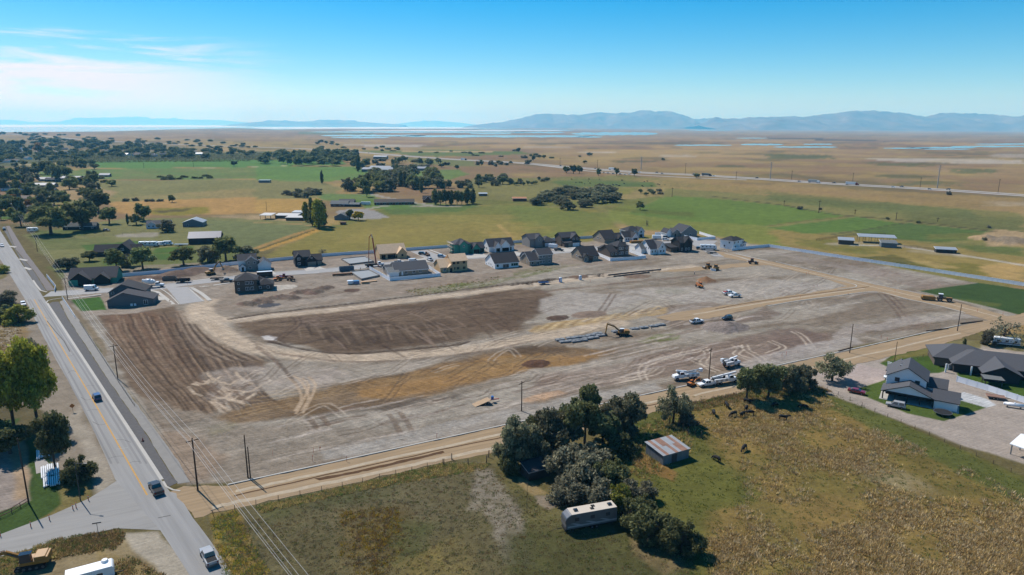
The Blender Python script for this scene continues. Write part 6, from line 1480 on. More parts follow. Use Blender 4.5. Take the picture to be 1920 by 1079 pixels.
for xp, side, c1, c2, lb in ((1526, -7, P_WHITE, P_SILVER, 'white semi truck with grey trailer on the far highway'), (1600, -7, P_RED, P_WHITE, 'semi truck with red cab and white trailer on the highway at right'), (1150, 8, P_BLUE, P_WHITE, 'white trailer truck on the highway between dark trees'),
                             (1325, -7, P_BLACK, P_GREY, 'grey trailer truck near the lone highway tree'), (660, 8, P_BLUE, P_GREY, 'grey trailer truck far along the highway left'), (870, -7, P_BLACK, P_WHITE, 'small white trailer truck far up the highway')):
    p, az = on_hwy(xp, side); semi(lb, p, az, c1, c2)
for k, (xp, yp, ci) in enumerate(((1140, 326, 0), (1150, 327, 2), (1163, 328, 5), (1172, 329, 0), (1180, 328, 0), (1132, 325, 3))):
    g = G(xp, yp); o = copy_tree(car_m[ci]) if ci in car_m else suv('', (g.x, g.y, 0), 100, mt_c[ci]); o.location = (g.x, g.y, .3); o.rotation_euler = (0, 0, azr(60 + k * 25))
    o['label'] = '%s vehicle parked at the truck stop, %s from the left' % (nm_c[ci], ('second', 'third', 'fourth', 'fifth', 'last', 'first')[k]); o['group'] = 'vehicles at the truck stop'; o['category'] = 'car'
# ---------------------------------------------------------------- trees, shrubs and grass
def leaf_mat(name, c, var=.45, trans=.38):
    mt = bpy.data.materials.new(name); mt.use_nodes = True; nt = mt.node_tree; n, l = nt.nodes, nt.links; n.clear()
    out = n.new('ShaderNodeOutputMaterial'); df = n.new('ShaderNodeBsdfDiffuse'); tr = n.new('ShaderNodeBsdfTranslucent'); mx = n.new('ShaderNodeMixShader'); mx.inputs[0].default_value = trans
    ge = n.new('ShaderNodeNewGeometry'); oi = n.new('ShaderNodeObjectInfo')
    a = n.new('ShaderNodeMapRange'); a.inputs[3].default_value = 1 - var; a.inputs[4].default_value = 1 + var; l.new(ge.outputs['Random Per Island'], a.inputs[0])
    b = n.new('ShaderNodeMapRange'); b.inputs[3].default_value = .74; b.inputs[4].default_value = 1.36; l.new(oi.outputs['Random'], b.inputs[0])
    m_ = n.new('ShaderNodeMath'); m_.operation = 'MULTIPLY'; l.new(a.outputs[0], m_.inputs[0]); l.new(b.outputs[0], m_.inputs[1])
    v = n.new('ShaderNodeVectorMath'); v.operation = 'SCALE'; v.inputs[0].default_value = c; l.new(m_.outputs[0], v.inputs['Scale'])
    hs = n.new('ShaderNodeHueSaturation'); h_ = n.new('ShaderNodeMapRange'); h_.inputs[3].default_value = .485; h_.inputs[4].default_value = .51; l.new(oi.outputs['Random'], h_.inputs[0])
    l.new(h_.outputs[0], hs.inputs['Hue']); l.new(v.outputs[0], hs.inputs['Color'])
    l.new(hs.outputs[0], df.inputs[0]); l.new(hs.outputs[0], tr.inputs[0]); l.new(df.outputs[0], mx.inputs[1]); l.new(tr.outputs[0], mx.inputs[2]); l.new(mx.outputs[0], out.inputs[0])
    return mt
L_OLIVE = leaf_mat('olive_leaf', (.17, .17, .10)); L_DARK = leaf_mat('dark_leaf', (.13, .14, .062)); L_COT = leaf_mat('cottonwood_leaf', (.25, .25, .04), .4, .35)
L_MID = leaf_mat('mid_green_leaf', (.165, .18, .07)); L_YEL = leaf_mat('yellow_leaf', (.42, .33, .03), .35, .3); L_PINE = leaf_mat('pine_needle', (.05, .07, .045)); L_RUSSET = leaf_mat('russet_leaf', (.26, .15, .05)); L_GREYB = leaf_mat('grey_brush', (.16, .15, .10)); L_YG = leaf_mat('yellow_green_leaf', (.24, .24, .05), .4, .3)
M_BARK = pm('bark', alb(92, 80, 68), .95, .25, 3, bump=.4)
def crown_mesh(name, seed, nleaf, size, mat, shape='round', gap=.0):
    """leaf cards through the crown's volume, unit height and unit width"""
    r = np.random.RandomState(seed); lobes = []
    if shape == 'round':
        for k in range(24):
            a, z = r.rand() * 2 * PI, .34 + .52 * r.rand(); rad = .33 * math.sqrt(max(.05, 1 - ((z - .56) / .46) ** 2)); q = math.sqrt(r.rand()) * rad
            lobes.append((q * math.cos(a), q * math.sin(a), z, .07 + .10 * r.rand()))
        lobes.append((0, 0, .52, .22))
    elif shape == 'wide':
        for k in range(30):
            a = r.rand() * 2 * PI; q = .40 * math.sqrt(r.rand()); z = .12 + .74 * r.rand() * (1 - .45 * q / .40)
            lobes.append((q * math.cos(a), q * math.sin(a), z, .06 + .09 * r.rand()))
        lobes.append((0, 0, .45, .2))
    elif shape == 'column':
        for k in range(22):
            z = .1 + .86 * (k + .5) / 22; rad = .42 * math.sin(PI * min(1, (z * .92 + .06))) ** .6; a = r.rand() * 6.28
            lobes.append((.5 * rad * math.cos(a) * .7, .5 * rad * math.sin(a) * .7, z, max(.08, rad * .55)))
    elif shape == 'cone':
        for k in range(16):
            z = .1 + .86 * k / 16; lobes.append((r.uniform(-.03, .03), r.uniform(-.03, .03), z, .46 * (1 - z) + .04))
    elif shape == 'bush':
        for k in range(30):
            a = r.rand() * 6.28; q = .4 * math.sqrt(r.rand()); lobes.append((q * math.cos(a), q * math.sin(a), .08 + .72 * r.rand() * (1 - q), .07 + .11 * r.rand()))
    Lb = np.array(lobes); wts = Lb[:, 3] ** 2; pick = r.choice(len(Lb), nleaf, p=wts / wts.sum())
    d = r.normal(size=(nleaf, 3)); d /= np.linalg.norm(d, axis=1)[:, None]
    rad = Lb[pick, 3] * (.35 + .85 * r.rand(nleaf))
    c = Lb[pick, :3] + d * rad[:, None] * (np.array([1, 1, .85]) if shape not in ('column',) else np.array([1, 1, .6]))
    c[:, 2] = np.maximum(c[:, 2], .02)
    u = r.normal(size=(nleaf, 3)); u /= np.linalg.norm(u, axis=1)[:, None]
    w = np.cross(u, r.normal(size=(nleaf, 3))); w /= np.linalg.norm(w, axis=1)[:, None] + 1e-9
    s = size * (.6 + .8 * r.rand(nleaf))[:, None]
    V = np.stack([c - u * s, c + w * s * .6, c + u * s, c - w * s * .6], 1).reshape(-1, 3)
    me = bpy.data.meshes.new(name); nv = len(V)
    me.vertices.add(nv); me.vertices.foreach_set('co', V.ravel()); me.loops.add(nv); me.loops.foreach_set('vertex_index', np.arange(nv, dtype=np.int32))
    me.polygons.add(nleaf); me.polygons.foreach_set('loop_start', np.arange(0, nv, 4, dtype=np.int32)); me.polygons.foreach_set('loop_total', np.full(nleaf, 4, np.int32))
    me.update(calc_edges=True); me.materials.append(mat)
    return me, lobes
def trunk_mesh(name, lobes, seed, thick=.035, lean=0.0, h=.55):
    r = random.Random(seed); b = MB()
    p0 = Vector((0, 0, -.03)); p1 = Vector((lean * .5, r.uniform(-.02, .02), h * .45)); p2 = Vector((lean, r.uniform(-.03, .03), h))
    b.tube(p0, p1, thick * 1.25, thick, 7); b.tube(p1, p2, thick, thick * .6, 7)
    for lb in lobes[:11]:
        t = p1.lerp(p2, r.random()); e = Vector(lb[:3]); md = t.lerp(e, .5) + Vector((0, 0, .03))
        b.tube(t, md, thick * .45, thick * .3, 5, cap=False); b.tube(md, e, thick * .3, thick * .1, 5, cap=False)
    return b.mesh(name, M_BARK)
KINDS = {}
def kind(key, variants, nleaf, size, mat, shape, thick=.03):
    KINDS[key] = []
    for v in range(variants):
        me_, lb = crown_mesh('crown', hash(key) % 1000 * 0 + sum(map(ord, key)) * 7 + v, nleaf, size, mat, shape)
        KINDS[key].append((me_, trunk_mesh('trunk', lb, v + 3, thick)))
kind('olive', 3, 9000, .028, L_OLIVE, 'wide', .022); kind('dark', 2, 8000, .03, L_DARK, 'round', .025); kind('cotton', 2, 13000, .021, L_COT, 'round', .02)
kind('thick', 2, 7000, .032, L_DARK, 'bush', .015); kind('scrub', 2, 5500, .032, L_GREYB, 'bush', .014); kind('sparse', 1, 3600, .026, L_OLIVE, 'wide', .026)
kind('yelbush', 2, 3000, .04, L_YG, 'bush', .014)
kind('mid', 4, 2200, .055, L_MID, 'round', .03); kind('middark', 3, 2200, .055, L_DARK, 'round', .03); kind('midolive', 3, 2000, .055, L_OLIVE, 'wide', .03); kind('poplar', 2, 2600, .05, L_DARK, 'column', .03); kind('willow', 2, 3200, .045, L_YG, 'column', .03); kind('pine', 2, 1800, .055, L_PINE, 'cone', .02)
kind('yellow', 1, 1800, .06, L_YEL, 'round', .03); kind('russet', 1, 1600, .06, L_RUSSET, 'round', .03); kind('bare', 1, 700, .03, L_GREYB, 'wide', .03)
kind('far', 4, 420, .12, L_DARK, 'round', .03); kind('farmid', 3, 420, .12, L_MID, 'round', .03); kind('farbush', 3, 300, .13, L_GREYB, 'bush', .02); kind('fardark', 2, 300, .13, L_DARK, 'bush', .02)
tree_n = [0]
def solve_h(x, yb, yt):
    g = G(x, yb); lo, hi = 0.2, 60.0
    for _ in range(30):
        m_ = (lo + hi) / 2
        if proj_xy((g.x, g.y, m_))[1] > yt: lo = m_
        else: hi = m_
    return g, lo
def tree(k, x, yb, yt, wpx, label, group=None, name=None, cat=None):
    g, h = solve_h(x, yb, yt); dist = Vector((g.x, g.y, -CAM_H)).dot(_f); w = wpx * dist / F_PX
    v = KINDS[k][tree_n[0] % len(KINDS[k])]; tree_n[0] += 1
    shrub = k in ('thick', 'scrub', 'yelbush', 'farbush', 'fardark')
    t = thing(name or ('shrub' if shrub else 'tree'), label, cat or ('shrub' if shrub else 'tree'), (g.x, g.y, 0), rnd.random() * 6.28, group)
    t.scale = (w, w, h)
    addm('crown', v[0], t); addm('trunk', v[1], t)
    return t
# roadside thicket in the middle
for a in (('olive', 963, 872, 763, 84, 'grey green tree at the left end of the roadside thicket'), ('olive', 1036, 858, 742, 112, 'broad grey green tree, second in the roadside thicket'), ('dark', 1096, 832, 726, 92, 'tall dark tree in the middle of the roadside thicket'),
          ('olive', 1174, 812, 720, 84, 'rounded grey green tree left of the lone sparse one by dirt road'), ('sparse', 1262, 795, 710, 74, 'sparse tree standing alone by the dirt road near utility trucks'),
          ('dark', 1010, 850, 785, 80, 'dark undergrowth tree below the left thicket crowns'), ('dark', 1130, 838, 770, 90, 'dark low tree in shade behind the thicket'),
          ('olive', 1000, 866, 775, 80, 'grey green tree between the two leftmost thicket trees'), ('dark', 1066, 850, 752, 80, 'dark tree filling the gap right of the broad thicket tree'), ('olive', 1138, 824, 745, 70, 'grey green tree left of the rounded one in the thicket'), ('thick', 1150, 850, 800, 90, 'dark shrubs in the shade behind the rusty shed'), ('scrub', 1065, 940, 880, 80, 'brushy shrub directly behind the fifth wheel caravan'),
          ('scrub', 1066, 900, 822, 92, 'grey brushy shrub above the small dark shed'), ('scrub', 1092, 915, 828, 92, 'grey brushy shrub right of the small dark shed'), ('thick', 1130, 925, 850, 80, 'dark green shrub between caravan and rusty shed'),
          ('scrub', 1105, 880, 818, 80, 'brushy grey shrub in the middle of the thicket belt'), ('thick', 1150, 905, 850, 64, 'dark shrub left of the rusty shed in the belt'), ('scrub', 1176, 945, 886, 60, 'brown grey shrub in the belt below the rusty shed'), ('thick', 1206, 975, 915, 60, 'dark shrub in the belt above the two large shrubs'), ('scrub', 1210, 935, 893, 46, 'straw grey shrub at the belt edge by the pasture'),
          ('yelbush', 1158, 958, 890, 50, 'yellowing shrub behind the fifth wheel caravan'), ('scrub', 1120, 950, 880, 70, 'tangled brown grey shrub behind the fifth wheel caravan'), ('thick', 1186, 985, 922, 70, 'dark shrub touching the shadow right of the caravan'),
          ('thick', 1232, 1016, 932, 92, 'large dark green shrub right of the caravan'), ('thick', 1278, 1036, 962, 84, 'large dark green shrub at the edge of tussock field'), ('thick', 955, 886, 832, 44, 'dark shrub left of the small dark shed'),
          ('dark', 1400, 752, 686, 66, 'dark rounded tree left of the digger derrick truck group'), ('dark', 1440, 748, 678, 74, 'dark broad tree in the roadside row at right'), ('olive', 1478, 738, 668, 66, 'grey green tree in the roadside row at right'), ('olive', 1502, 728, 658, 52, 'grey green tree at right end of the roadside row'),
          ('sparse', 1560, 714, 652, 72, 'loose olive tree beside the gravel drive entrance'), ('bare', 1880, 645, 580, 66, 'leafless grey tree near the travel trailer at right edge'), ('scrub', 1852, 648, 613, 28, 'small rounded shrub left of the leafless tree'),
          ('poplar', 1807, 652, 634, 9, 'tiny dark columnar tree behind the long grey roofed house'), ('scrub', 1290, 800, 768, 40, 'low shrub at the foot of the lone sparse tree'), ('yelbush', 1790, 692, 680, 26, 'flowering shrub by the long grey roofed house'),
          # left
          ('cotton', 28, 812, 634, 128, 'tall yellow green cottonwood at the left picture edge'), ('cotton', 72, 798, 622, 118, 'tall yellow green cottonwood leaning over the main road'), ('cotton', -30, 800, 650, 120, 'yellow green cottonwood cut by the left edge'),
          ('dark', 104, 880, 776, 74, 'dark ragged tree above the white pipe bundles'), ('thick', 150, 905, 842, 62, 'dark shrub at the roadside by the light pole'), ('dark', 20, 850, 790, 110, 'dark tree in the shade below the cottonwoods'),
          ('scrub', 56, 690, 620, 44, 'grey shrub behind the cottonwoods near the road'), ('yelbush', 36, 606, 566, 56, 'yellow green shrub on the left shoulder'), ('thick', 6, 600, 565, 60, 'dark green shrub at the left picture edge'), ('scrub', 14, 572, 536, 46, 'grey green shrub on the left shoulder above the yellow one'),
          ('yelbush', 6, 512, 492, 22, 'small yellow brown shrub at the left edge beside the road')):
    tree(*a)
# behind the site's white fence
for a in (('midolive', 126, 506, 476, 44, 'olive tree left of the green sheathed house'), ('middark', 168, 490, 470, 34, 'dark tree hiding the left end of the dark gabled house'), ('mid', 220, 508, 463, 46, 'forked green tree before the dark gabled house'), ('mid', 268, 505, 461, 52, 'broad green tree right of the dark gabled house'), ('midolive', 245, 500, 470, 36, 'olive tree between the two broad green trees'),
          ('mid', 345, 498, 462, 56, 'dark green tree behind the dirt heap'), ('midolive', 390, 492, 452, 44, 'tall olive tree left of the white two storey house'), ('mid', 424, 490, 442, 60, 'large green tree behind the white two storey house'), ('midolive', 462, 485, 456, 52, 'rounded olive tree right behind the white two storey house'), ('bare', 605, 478, 462, 20, 'lone thin tree at the field fence beyond the black house'),
          # pasture yard
          ('middark', 155, 432, 373, 66, 'very large dark tree with thick trunk by the pasture yard'), ('mid', 96, 440, 384, 84, 'wide green tree beside the white caravan'), ('mid', 205, 420, 388, 40, 'rounded tree right of the very large dark tree'), ('middark', 186, 398, 352, 54, 'large dark tree at the edge of the golden field'), ('mid', 270, 414, 380, 38, 'taller tree of three by the pale house'), ('mid', 256, 422, 400, 30, 'lower tree of three by the pale house'),
          ('poplar', 240, 422, 400, 7, 'thin columnar tree left of the pale house'), ('midolive', 312, 435, 408, 36, 'rounded tree directly before the pale house'), ('mid', 40, 425, 395, 34, 'green tree beside the main road at left'), ('middark', 72, 412, 378, 36, 'dark tree right of the brown roofed house at left'),
          # farmyard poplars
          ('willow', 598, 428, 373, 38, 'tall willow with hanging branches at the farmyard'), ('poplar', 586, 424, 370, 22, 'dark poplar beside the tall willow'), ('willow', 574, 416, 378, 20, 'light green tree left of the farmyard poplar'), ('poplar', 606, 424, 376, 26, 'dark poplar on the right of the farmyard willow'), ('yellow', 672, 414, 394, 26, 'bright yellow tree by the grey parking area'), ('middark', 656, 412, 392, 20, 'dark tree left of the bright yellow tree'),
          ('mid', 1200, 394, 377, 20, 'lone rounded tree in the green field beyond the houses'), ('bare', 1213, 424, 408, 7, 'dead snag standing in the field beyond the houses'), ('mid', 688, 370, 348, 18, 'rounded tree by the white trailer near the ranch drive')):
    tree(*a)
def cluster(pts, kinds, label, group, hp=(10, 20), wp=(12, 22)):
    pts = sorted(pts)
    for q_, (x, y) in enumerate(pts):
        lb_ = label + ', %s from the left' % ORD[q_] if len(pts) <= 20 else label
        h = rnd.uniform(*hp); tree(rnd.choice(kinds), x, y, y - h, rnd.uniform(*wp), lb_, group)
def far_mass(name, label, pts, kinds, hp, wp):
    Vs = []; mats_ = []
    for (x, y) in pts:
        h = rnd.uniform(*hp); g, H_ = solve_h(x, y, y - h); dist = Vector((g.x, g.y, -CAM_H)).dot(_f); w = rnd.uniform(*wp) * dist / F_PX
        me_ = rnd.choice(KINDS[rnd.choice(kinds)])[0]; v = np.empty(len(me_.vertices) * 3); me_.vertices.foreach_get('co', v); v = v.reshape(-1, 3); a = rnd.random() * 6.28
        c_, s_ = math.cos(a), math.sin(a); Vs.append(np.stack([(v[:, 0] * c_ - v[:, 1] * s_) * w + g.x, (v[:, 0] * s_ + v[:, 1] * c_) * w + g.y, v[:, 2] * H_], 1))
    V = np.concatenate(Vs); nv = len(V); nf = nv // 4; me = bpy.data.meshes.new(name); me.vertices.add(nv); me.vertices.foreach_set('co', V.ravel()); me.loops.add(nv); me.loops.foreach_set('vertex_index', np.arange(nv, dtype=np.int32))
    me.polygons.add(nf); me.polygons.foreach_set('loop_start', np.arange(0, nv, 4, dtype=np.int32)); me.polygons.foreach_set('loop_total', np.full(nf, 4, np.int32)); me.update(calc_edges=True); me.materials.append(L_FAR)
    o = bpy.data.objects.new(name, me); col.objects.link(o); tag(o, label, 'trees', kind='stuff')
L_FAR = leaf_mat('far_leaf', (.15, .165, .075))
def scatter(poly, n_, seed, dens=None):
    r = random.Random(seed); out = []; xs = [p[0] for p in poly]; ys = [p[1] for p in poly]
    while len(out) < n_:
        x, y = r.uniform(min(xs), max(xs)), r.uniform(min(ys), max(ys))
        if bool(inside(np.array([x]), np.array([y]), poly)[0]): out.append((x, y))
    return sorted(out, key=lambda p: p[1])
cluster(scatter([(520, 366), (535, 360), (590, 360), (598, 372), (540, 374)], 9, 1), ['midolive', 'scrub'], 'grey green bush in the clump left of the farmyard grove', 'bushes left of the grove', (10, 16), (18, 26))
cluster([(816, 384), (826, 385), (836, 384), (846, 384), (857, 384), (866, 384), (876, 383), (886, 382)], ['poplar', 'middark'], 'dark tree in the dense row before the ranch house field', 'dark row of trees', (26, 32), (16, 20))
cluster(scatter([(600, 352), (640, 345), (700, 335), (760, 330), (820, 336), (830, 352), (700, 362), (610, 362)], 34, 2), ['middark', 'mid', 'midolive'], 'dark leafy tree in the grove around the ranch house', 'grove around the ranch house', (16, 32), (28, 44))
cluster([(604, 345), (672, 322), (745, 335), (760, 352), (752, 350), (790, 362)], ['poplar'], 'slender dark poplar rising above the ranch house grove', 'poplars of the grove', (26, 36), (9, 14))
cluster(scatter([(830, 345), (950, 335), (960, 345), (880, 356), (835, 358)], 18, 3), ['midolive', 'far'], 'grey green tree in the loose belt right of the grove', 'loose belt of trees', (10, 18), (14, 24))
cluster(scatter([(1000, 384), (1020, 368), (1060, 362), (1150, 358), (1158, 376), (1130, 386), (1090, 396), (1030, 392)], 36, 4), ['midolive', 'olive'], 'grey green tree in the dense thicket beyond the mown field', 'thicket beyond the mown field', (15, 23), (28, 40))
cluster(scatter([(1200, 362), (1240, 358), (1240, 366), (1205, 368)], 7, 5), ['far', 'farbush'], 'bush in the small clump behind the bright green field', 'clump behind the green field', (6, 11), (10, 14))
cluster(scatter([(960, 345), (1040, 333), (1040, 343), (965, 352)], 12, 6), ['far', 'farbush'], 'bush in the strip left of the cattle pasture', 'bushes by the cattle pasture', (6, 10), (8, 14))
cluster([(1062, 325), (1075, 326), (1086, 326)], ['far'], 'tree in the group at the left end of the truck stop', 'trees at the truck stop left', (13, 18), (14, 18))
tree('far', 1122, 330, 315, 12, 'dark tree at the truck stop, left of three'); tree('far', 1156, 330, 314, 12, 'dark tree at the truck stop, middle of three'); tree('far', 1189, 331, 316, 15, 'dark tree at the truck stop, right of three')
tree('farmid', 1306, 334, 325, 14, 'lone low tree beside the far highway'); tree('far', 1105, 293, 286, 15, 'dark tree alone on the dry plain'); tree('far', 1243, 302, 296, 9, 'small tree alone on the dry plain, right one'); tree('far', 1096, 307, 301, 12, 'low dark bush on the dry plain before the highway'); tree('farbush', 1779, 366, 356, 9, 'grey bush beside the highway at right')
tree('farbush', 1500, 393, 384, 12, 'dark bush by the ditch right of the bright green field'); tree('farbush', 1538, 394, 388, 7, 'smaller bush by the ditch, second from left'); tree('fardark', 1664, 412, 406, 8, 'dark bush on the ditch line at right'); tree('fardark', 1722, 419, 413, 9, 'dark bush on the ditch line further right'); tree('farbush', 1854, 428, 421, 8, 'lone bush left of the rubble mound'); tree('farbush', 1846, 452, 443, 9, 'bush beside the rubble mound')
cluster([(983, 297), (1012, 297), (1020, 298), (968, 284), (972, 285)], ['far', 'farbush'], 'dark bush in the dry plain left of centre', 'bushes on the dry plain', (5, 8), (9, 14))
cluster(scatter([(940, 300), (1000, 301), (1000, 309), (930, 314), (880, 312)], 12, 8), ['far', 'farbush'], 'small tree along the near side of the highway', 'trees along the highway', (6, 13), (8, 12))
# far tree belts on the left
far_mass('far_tree_belt', 'long belt of dark trees behind the green fields', scatter([(480, 308), (520, 292), (640, 292), (690, 300), (690, 318), (560, 312)], 84, 9), ['far', 'farmid'], (10, 18), (14, 24))
cluster(scatter([(690, 298), (780, 303), (860, 310), (860, 318), (700, 316)], 26, 10), ['far', 'farbush'], 'grey green tree near the long barn', 'trees near the long barn', (7, 13), (10, 18))
cluster(scatter([(110, 310), (150, 304), (175, 308), (178, 318), (112, 318)], 9, 11), ['far', 'fardark'], 'dark tree in the square clump beside the far green field', 'clump beside the far green field', (10, 16), (16, 22))
cluster(scatter([(300, 332), (436, 330), (436, 336), (300, 338)], 16, 12), ['fardark'], 'dark hedge bush in the row below the far green field', 'hedge below the far green field', (4, 6), (10, 16))
cluster(scatter([(145, 340), (205, 334), (205, 342), (150, 348)], 9, 13), ['fardark', 'farmid'], 'low hedge bush near the left sheds', 'hedge near the left sheds', (5, 7), (12, 18))
tree('farmid', 210, 350, 337, 22, 'rounded dark tree at the end of the left hedge'); tree('farmid', 323, 380, 366, 16, 'lone bush in the golden pasture'); cluster([(277, 378), (286, 378), (254, 377), (300, 378), (236, 378)], ['farbush'], 'small grey bush in the golden pasture row', 'bushes in the golden pasture', (5, 9), (9, 14))
tree('far', 439, 312, 302, 16, 'round tree on the road between the two green fields'); tree('far', 412, 290, 283, 12, 'small dark tree behind the orchard rows')
cluster(scatter([(-60, 400), (-40, 340), (60, 318), (110, 322), (180, 345), (190, 380), (130, 410), (60, 418), (20, 410), (-20, 420)], 60, 14), ['mid', 'middark', 'mid', 'midolive'], 'leafy tree among the houses at the left edge', 'trees among the left houses', (16, 30), (18, 34))
cluster([(36, 372), (52, 392), (24, 384)], ['russet'], 'autumn coloured tree among the houses at the left edge', 'autumn trees at left', (16, 22), (16, 22)); cluster([(138, 352), (126, 398), (22, 410)], ['willow', 'yelbush'], 'yellow green tree among the houses at the left edge', 'yellow green trees at left', (20, 26), (22, 28))
cluster([(42, 404), (18, 398), (34, 330)], ['pine'], 'dark conifer among the houses at the left edge', 'conifers at left', (24, 30), (14, 18))
far_mass('far_town_trees', 'mass of dark green trees of the distant town', scatter([(-120, 305), (0, 272), (120, 268), (250, 275), (330, 282), (480, 288), (480, 296), (120, 300), (20, 315)], 250, 15), ['far', 'far', 'farmid'], (6, 13), (10, 22))
tree('russet', 72, 288, 266, 22, 'large rust tinted tree in the distant town')
far_mass('far_highway_trees', 'tiny dark trees near the distant highway', scatter([(-60, 250), (60, 252), (200, 258), (480, 270), (480, 284), (200, 270), (0, 262)], 90, 16), ['far'], (3, 6), (8, 14))
far_mass('far_bushes', 'small bushes scattered on the plain beyond the highway', scatter([(560, 275), (700, 276), (960, 290), (1140, 296), (1140, 300), (900, 294), (700, 283)], 26, 17), ['farbush', 'far'], (3, 6), (7, 14))
cluster(scatter([(590, 266), (640, 268), (635, 274), (585, 272)], 8, 18), ['far'], 'tree in the tiny clump on the far plain', 'clump on the far plain', (4, 6), (8, 12))
# orchard rows: clipped trees in long hedges
def hedge(label, a, b, h, w, group, mat=L_DARK, dens=7):
    A_, B_ = G(*a), G(*b); L = (B_ - A_).length; n_ = int(L * dens / 2); r = np.random.RandomState(int(a[0] + a[1] * 7))
    c = np.stack([r.rand(n_) * L, r.normal(size=n_) * w * .33, np.abs(r.rand(n_)) * h * (.75 + .3 * np.sin(np.arange(n_) * 2.39))], 1)
    u = r.normal(size=(n_, 3)); u /= np.linalg.norm(u, axis=1)[:, None]; q = np.cross(u, r.normal(size=(n_, 3))); q /= np.linalg.norm(q, axis=1)[:, None]; s = (.7 + .5 * r.rand(n_))[:, None]
    V = np.stack([c - u * s, c + q * s * .7, c + u * s, c - q * s * .7], 1).reshape(-1, 3)
    bm = MB(); bm.v = [tuple(p) for p in V]; bm.f = [(k, k + 1, k + 2, k + 3) for k in range(0, len(V), 4)]; bm.mi = [0] * n_
    t = thing('orchard_row', label, 'orchard row', (A_.x, A_.y, 0), heading(A_, B_), group); bm.build('foliage', mat, t)
    tb = MB()
    for k in range(0, int(L), 12): tb.tube((k, 0, 0), (k, 0, h * .5), .15, n=5)
    tb.build('trunks', M_BARK, t)
for k in range(7):
    y = 303.5 - k * 2.3
    hedge('long dark orchard row before the distant town, %s from the front' % ORD[k], (75 + k * 8, y + 2.5), (470 + k * 16, y - .5), 4.0, 3.5, 'orchard rows')
# tussock grass: clumps of dry blades over the right field, thinner weeds elsewhere
def tufts(name, poly, n_, seed, mats, hh, ww, thresh=.0, nscale=.08, nseed=5, blades=15, label=None):
    P = GP(poly); r = np.random.RandomState(seed); xs = [p[0] for p in P]; ys = [p[1] for p in P]; C_ = np.zeros((0, 2))
    while len(C_) < n_:
        q = np.stack([r.uniform(min(xs), max(xs), n_), r.uniform(min(ys), max(ys), n_)], 1)
        k = inside(q[:, 0], q[:, 1], P)
        f = fbm(q[:, 0], q[:, 1], nscale, nseed, 3); k &= (f + (r.rand(n_) - .5) * .3) > thresh
        C_ = np.concatenate([C_, q[k]])
    C_ = C_[:n_]; V, Fc, MI = [], [], []
    sz = (.55 + .9 * r.rand(n_)); hz_ = (.6 + .7 * r.rand(n_))
    a = r.rand(n_, blades) * 6.28; rr = np.sqrt(r.rand(n_, blades)) * .5 * ww * sz[:, None]
    bx = C_[:, :1] + rr * np.cos(a); by = C_[:, 1:] + rr * np.sin(a)
    ln = (r.rand(n_, blades) * .7 + .3) * hh * hz_[:, None] * (1.15 - rr / (ww * sz[:, None]))
    tx = bx + np.cos(a) * ln * .55; ty = by + np.sin(a) * ln * .55; wd = .055 + .055 * r.rand(n_, blades)
    t2 = r.rand(n_, blades) * 6.28
    v0 = np.stack([bx - np.cos(t2) * wd, by - np.sin(t2) * wd, np.zeros_like(bx) - .03], -1); v1 = np.stack([bx + np.cos(t2) * wd, by + np.sin(t2) * wd, np.zeros_like(bx) - .03], -1); v2 = np.stack([tx, ty, ln], -1)
    V = np.stack([v0, v1, v2], 2).reshape(-1, 3); nf = n_ * blades
    me = bpy.data.meshes.new(name); me.vertices.add(len(V)); me.vertices.foreach_set('co', V.ravel()); me.loops.add(len(V)); me.loops.foreach_set('vertex_index', np.arange(len(V), dtype=np.int32))
    me.polygons.add(nf); me.polygons.foreach_set('loop_start', np.arange(0, len(V), 3, dtype=np.int32)); me.polygons.foreach_set('loop_total', np.full(nf, 3, np.int32))
    for mt in mats: me.materials.append(mt)
    me.polygons.foreach_set('material_index', np.repeat(r.randint(0, len(mats), n_), blades).astype(np.int32)); me.update(calc_edges=True)
    o = bpy.data.objects.new(name, me); col.objects.link(o); tag(o, kind='stuff', label=label, cat='grass'); return o
G_STRAW = leaf_mat('straw_blade', (.43, .31, .13), .35, .3); G_BROWN = leaf_mat('brown_blade', (.28, .19, .085), .35, .25); G_PALE = leaf_mat('pale_blade', (.47, .37, .22), .3, .3); G_GREEN = leaf_mat('green_blade', (.16, .19, .055), .35, .25); G_OCH = leaf_mat('ochre_blade', (.42, .31, .05), .35, .3)
TF = [(1290, 760), (1400, 748), (1540, 738), (1620, 790), (1740, 845), (1840, 890), (1980, 960), (1980, 1150), (1350, 1150), (1320, 1020), (1400, 930), (1380, 860), (1290, 820)]
tufts('tussock_grass', TF, 6200, 1, [G_STRAW, G_STRAW, G_BROWN, G_PALE], .75, 1.3, .50, .09, label='straw coloured tussock grass covering the right hand pasture')
tufts('tussock_grass', [(1480, 960), (1960, 960), (1980, 1150), (1350, 1150), (1340, 1020)], 4600, 2, [G_STRAW, G_BROWN, G_PALE], .7, 1.25, .44, .09, label='dense tussock grass at the lower right corner')
tufts('green_grass', [(1180, 800), (1290, 745), (1560, 735), (1800, 845), (1980, 930), (1980, 1150), (1330, 1150), (1200, 900)], 3600, 3, [G_GREEN], .28, .9, .0, label='short green grass between the tussocks')
tufts('weed_patch', [(395, 975), (440, 955), (540, 1150), (440, 1150)], 1000, 4, [G_OCH, G_GREEN, G_BROWN], .45, .9, .0, label='yellow flowering weeds beside the road at the bottom')
tufts('weed_patch', [(100, 1012), (220, 993), (236, 1005), (215, 1030), (110, 1045)], 600, 5, [G_BROWN, G_STRAW, G_GREEN], .5, .9, .0, label='dry brown weeds along the side road')
